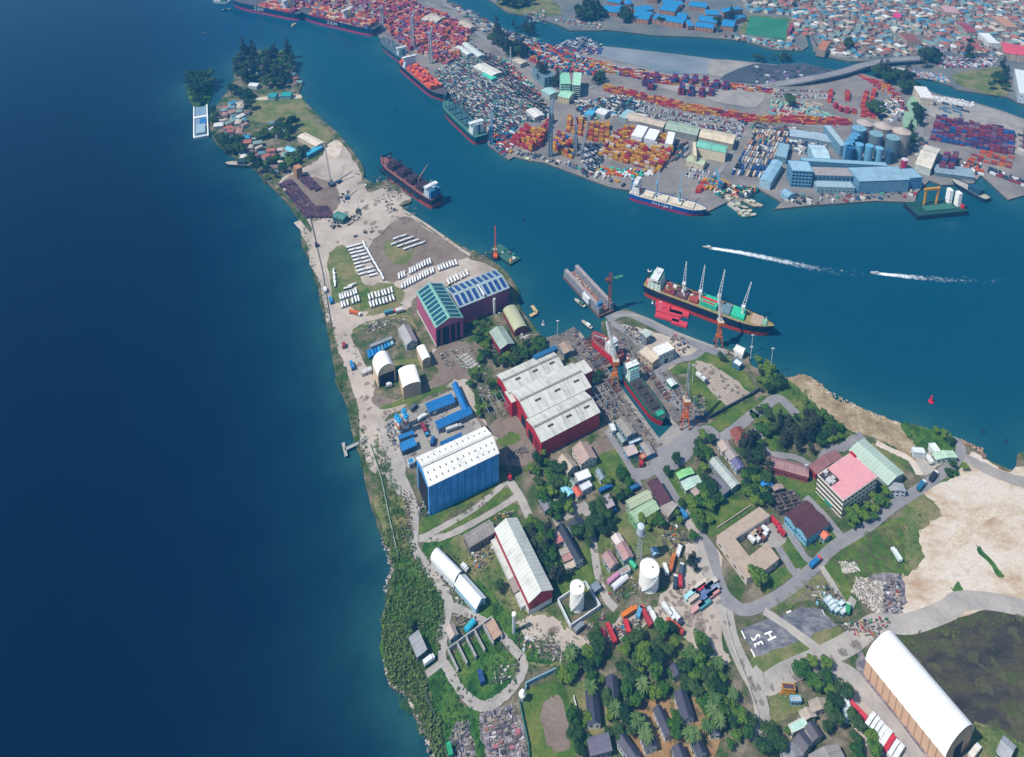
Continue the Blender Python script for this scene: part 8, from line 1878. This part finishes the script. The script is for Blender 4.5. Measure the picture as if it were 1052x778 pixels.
clutter('B 575,165 615,165 660,230 640,270 590,200', 60, ['#d0d0c8', '#a8a8a0', '#8a9c8c'], .4, 1.8, 1.2); clutter('B 640,150 680,150 730,250 700,265', 70, ['#dcdcd4', '#a8b4a0', '#8a9c8c'], .4, 1.8, 1.2)
clutter('B 290,560 330,530 350,620 340,690 300,620', 50, ['#39485c', '#8a929c', '#2c6f9c'], .4, 1.6, 2)
clutter('B 450,500 520,480 540,560 470,560', 40, ['#dfe3e6', '#a8a8a8', '#8a8a8c'], .4, 1.6, 1.6)
clutter('B 560,50 700,60 720,120 620,150 560,110', 10, ['#8a9098'], .4, 1.2, 1)
clutter('C 90,240 190,260 200,330 140,330 80,290', 130, ['#5c6a6c', '#39485c', '#8a929c', '#4a5a58'], .4, 1.8, 2)
clutter('C 30,420 110,440 130,560 60,560', 90, ['#c9c4c4', '#8a8a88', '#a8a0a0', '#5c5a60'], .4, 1.8, 1.6)
clutter('C 1,100 190,60 200,110 150,130', 40, ['#2f5f84', '#dfe3e6', '#8a5a50'], .5, 2, 2)
clutter('C 270,210 350,220 350,265 290,270', 26, ['#e8ecee', '#dfe3e6', '#a8b4bc'], .8, 2.4, 2.6)
clutter('I 730,190 830,150 840,180 740,225', 70, ['#5c5a60', '#39485c', '#8a8480'], .4, 1.8, 1.4)
clutter('A 300,490 430,450 560,440 560,480 420,520 300,520', 110, ['#a8aca4', '#8a9094', '#c9ccc4', '#6c7468'], .4, 2.2, 1.2)
clutter('A 370,470 440,450 450,500 380,510', 30, ['#d0d8c8', '#c4ccb8'], 1, 2.6, 1.6)
clutter('A 900,120 1010,90 1030,130 960,150', 40, ['#39485c', '#a8aca4', '#50606c'], .6, 2, 2.4)
clutter('e 440,190 480,180 500,230 470,235', 40, ['#dcdcd4', '#c9c4bc'], .6, 2.6, 1.8); clutter('e 480,170 560,160 640,240 600,270 540,220', 120, ['#dcd4cc', '#a85a50', '#c9c4bc', '#5c4a48'], .5, 2.4, 1.4)
clutter('e 530,235 560,220 590,300 540,330 530,290', 36, ['#39485c', '#dfe3e6', '#50505c'], .8, 2.6, 2.4)
clutter('e 310,350 345,330 400,330 440,310 450,340 360,380 320,380', 90, ['#39485c', '#2c3c4c', '#4f7a74', '#5c5a60'], .5, 2.6, 3); clutter('e 400,400 430,390 490,370 500,390 430,420', 16, ['#39485c', '#5a4458', '#dfe3e6'], 1, 3, 2)
clutter('e 340,240 390,230 390,275 345,270', 30, ['#2f5f94', '#39485c', '#3a7ab0'], .6, 2.2, 3)
clutter('O 560,150 640,170 620,240 540,240', 60, ['#4a4448', '#6c6464', '#8a8484'], .4, 1.4, 1.4); clutter('O 690,380 740,360 750,410 700,420', 30, ['#e8ecee', '#a8b4b8', '#39485c'], .4, 1.6, 2)
clutter('O 840,510 930,510 950,560 860,570', 110, ['#d8d0c4', '#c4bcb0', '#e0dcd4'], .3, .9, 1.2, 'boulder_heap', .8, 0)
clutter('Q 140,590 200,600 290,620 285,778 240,778 120,670', 420, ['#d8d0c4', '#c4bcb0', '#e0dcd4', '#b0a898'], .3, 1.0, 1.4, 'boulder_heap', .9, 0)
clutter('Q 290,600 385,570 385,778 290,778', 240, ['#5c6a84', '#dfe3e6', '#a8343c', '#39485c', '#8aa0a8', '#c9a898'], .4, 1.8, 1.6)
clutter('T 20,60 160,60 280,30 330,60 260,130 130,130', 130, ['#c8703c', '#dfe3e6', '#39485c', '#c9a878', '#3a8a5c', '#c23a44'], .4, 1.8, 2)
clutter('Q -120,640 40,640 120,778 -60,778', 90, ['#dfe8ec', '#8fc0d0', '#c9ccd0', '#39485c'], .5, 2, 2.4)
clutter('T 60,470 130,520 90,600 50,560', 40, ['#e8ecee', '#a8b4b8', '#c9c4bc'], .5, 2, 2)
clutter('P 560,360 600,400 560,470 500,500', 14, ['#d0803c', '#2f5f84', '#8a8480'], .5, 1.6, 1.6)
clutter('G 590,610 650,590 660,660 610,690', 10, ['#a8a8a8'], .4, 1, 1)
clutter('J 60,120 120,200 130,290 100,350 90,420 70,400 110,290', 140, ['#a89c8c', '#8a8278', '#c4bcb0'], .3, 1, .9, 'shore_rocks', 1, 0); clutter('K 60,190 80,290 110,390 190,430 300,660 340,778 320,778 200,470 100,400', 260, ['#a89c8c', '#8a8278', '#c4bcb0'], .3, 1.1, .9, 'shore_rocks', 1, 0)
clutter('H 700,372 760,402 812,424 832,465 820,470 790,430 720,400', 60, ['#a88c74', '#c4a488', '#8a7464'], .4, 1.4, 1.4, 'shore_rocks', 1, 0); clutter('G 372,92 470,85 570,165 780,272 960,338 960,350 780,290 560,180 460,100', 200, ['#c4b49c', '#a8987c', '#dcd0bc'], .3, 1.2, .8, 'shore_rocks', 1, 0)

# rows of building berths material laid parallel to the dock: pipes, plates and trolleys
def laid_rows(code, n, label, cols, l=9):
    A, B = gp(code)[:2]; d = B - A; a = math.atan2(d.y, d.x)
    for i in range(n):
        p = A + d * ((i + .5) / n); c_ = random.choice(cols); t = thing('pipe_stack', label, 'pipe stack', (p.x, p.y, .2), a + R(90) + uni(-.05, .05), label.replace('stack', 'stacks', 1)); mb = MB()
        for k in range(5): mb.cyl((-l / 2, -1.2 + k * .55, .35), (l / 2, -1.2 + k * .55, .35), .26, M(c_, .7, .3), n=7)
        mb.build('pipe', t); mb = MB(); mb.box(-l * .4, -1.6, 0, l * .4, 1.4, .12, M('#6b5a48')); mb.build('bearer', t)
RST = ['#7a5648', '#5c6470', '#8c857c', '#6b4a44', '#484a50']
laid_rows('F 110,90 230,250', 10, 'rusty pipe stack along the left dock edge', RST); laid_rows('F 150,200 300,400', 12, 'pipe stack in the row between red hall and dock', RST); laid_rows('F 350,330 470,500', 9, 'pipe stack near the dock head sheds', RST, 7)
laid_rows('F 400,210 560,420', 12, 'pipe stack along the right dock edge', RST, 6); laid_rows('B 700,180 780,260', 6, 'pale pipe stack before the great purple hall', ['#c9c4bc', '#a8b4a0', '#b8b8b4'], 8)
# ================================================================ look-alikes told apart by their order from the left, as one sees them
def ordinal(i):
    w_ = ['first', 'second', 'third', 'fourth', 'fifth', 'sixth', 'seventh', 'eighth', 'ninth', 'tenth', 'eleventh', 'twelfth']
    if i < 12: return w_[i]
    i += 1; return '%d%s' % (i, 'th' if 10 < i % 100 < 20 else {1: 'st', 2: 'nd', 3: 'rd'}.get(i % 10, 'th'))
by = {}
for o in S.objects:
    if o.parent is None and o.get('label') and o.get('category'): by.setdefault(o['label'], []).append(o)
for lab, os_ in by.items():
    if 1 < len(os_) <= 45:
        def sx(o): d = o.location - Vector((0, 0, CAM_H)); return d.x / (d.y * CP - d.z * SP)
        os_.sort(key=sx); few = len(lab.split()) <= 12
        for i, o in enumerate(os_):
            o['label'] = lab + ', ' + ordinal(i) + (' from the left' if few else ' from left')
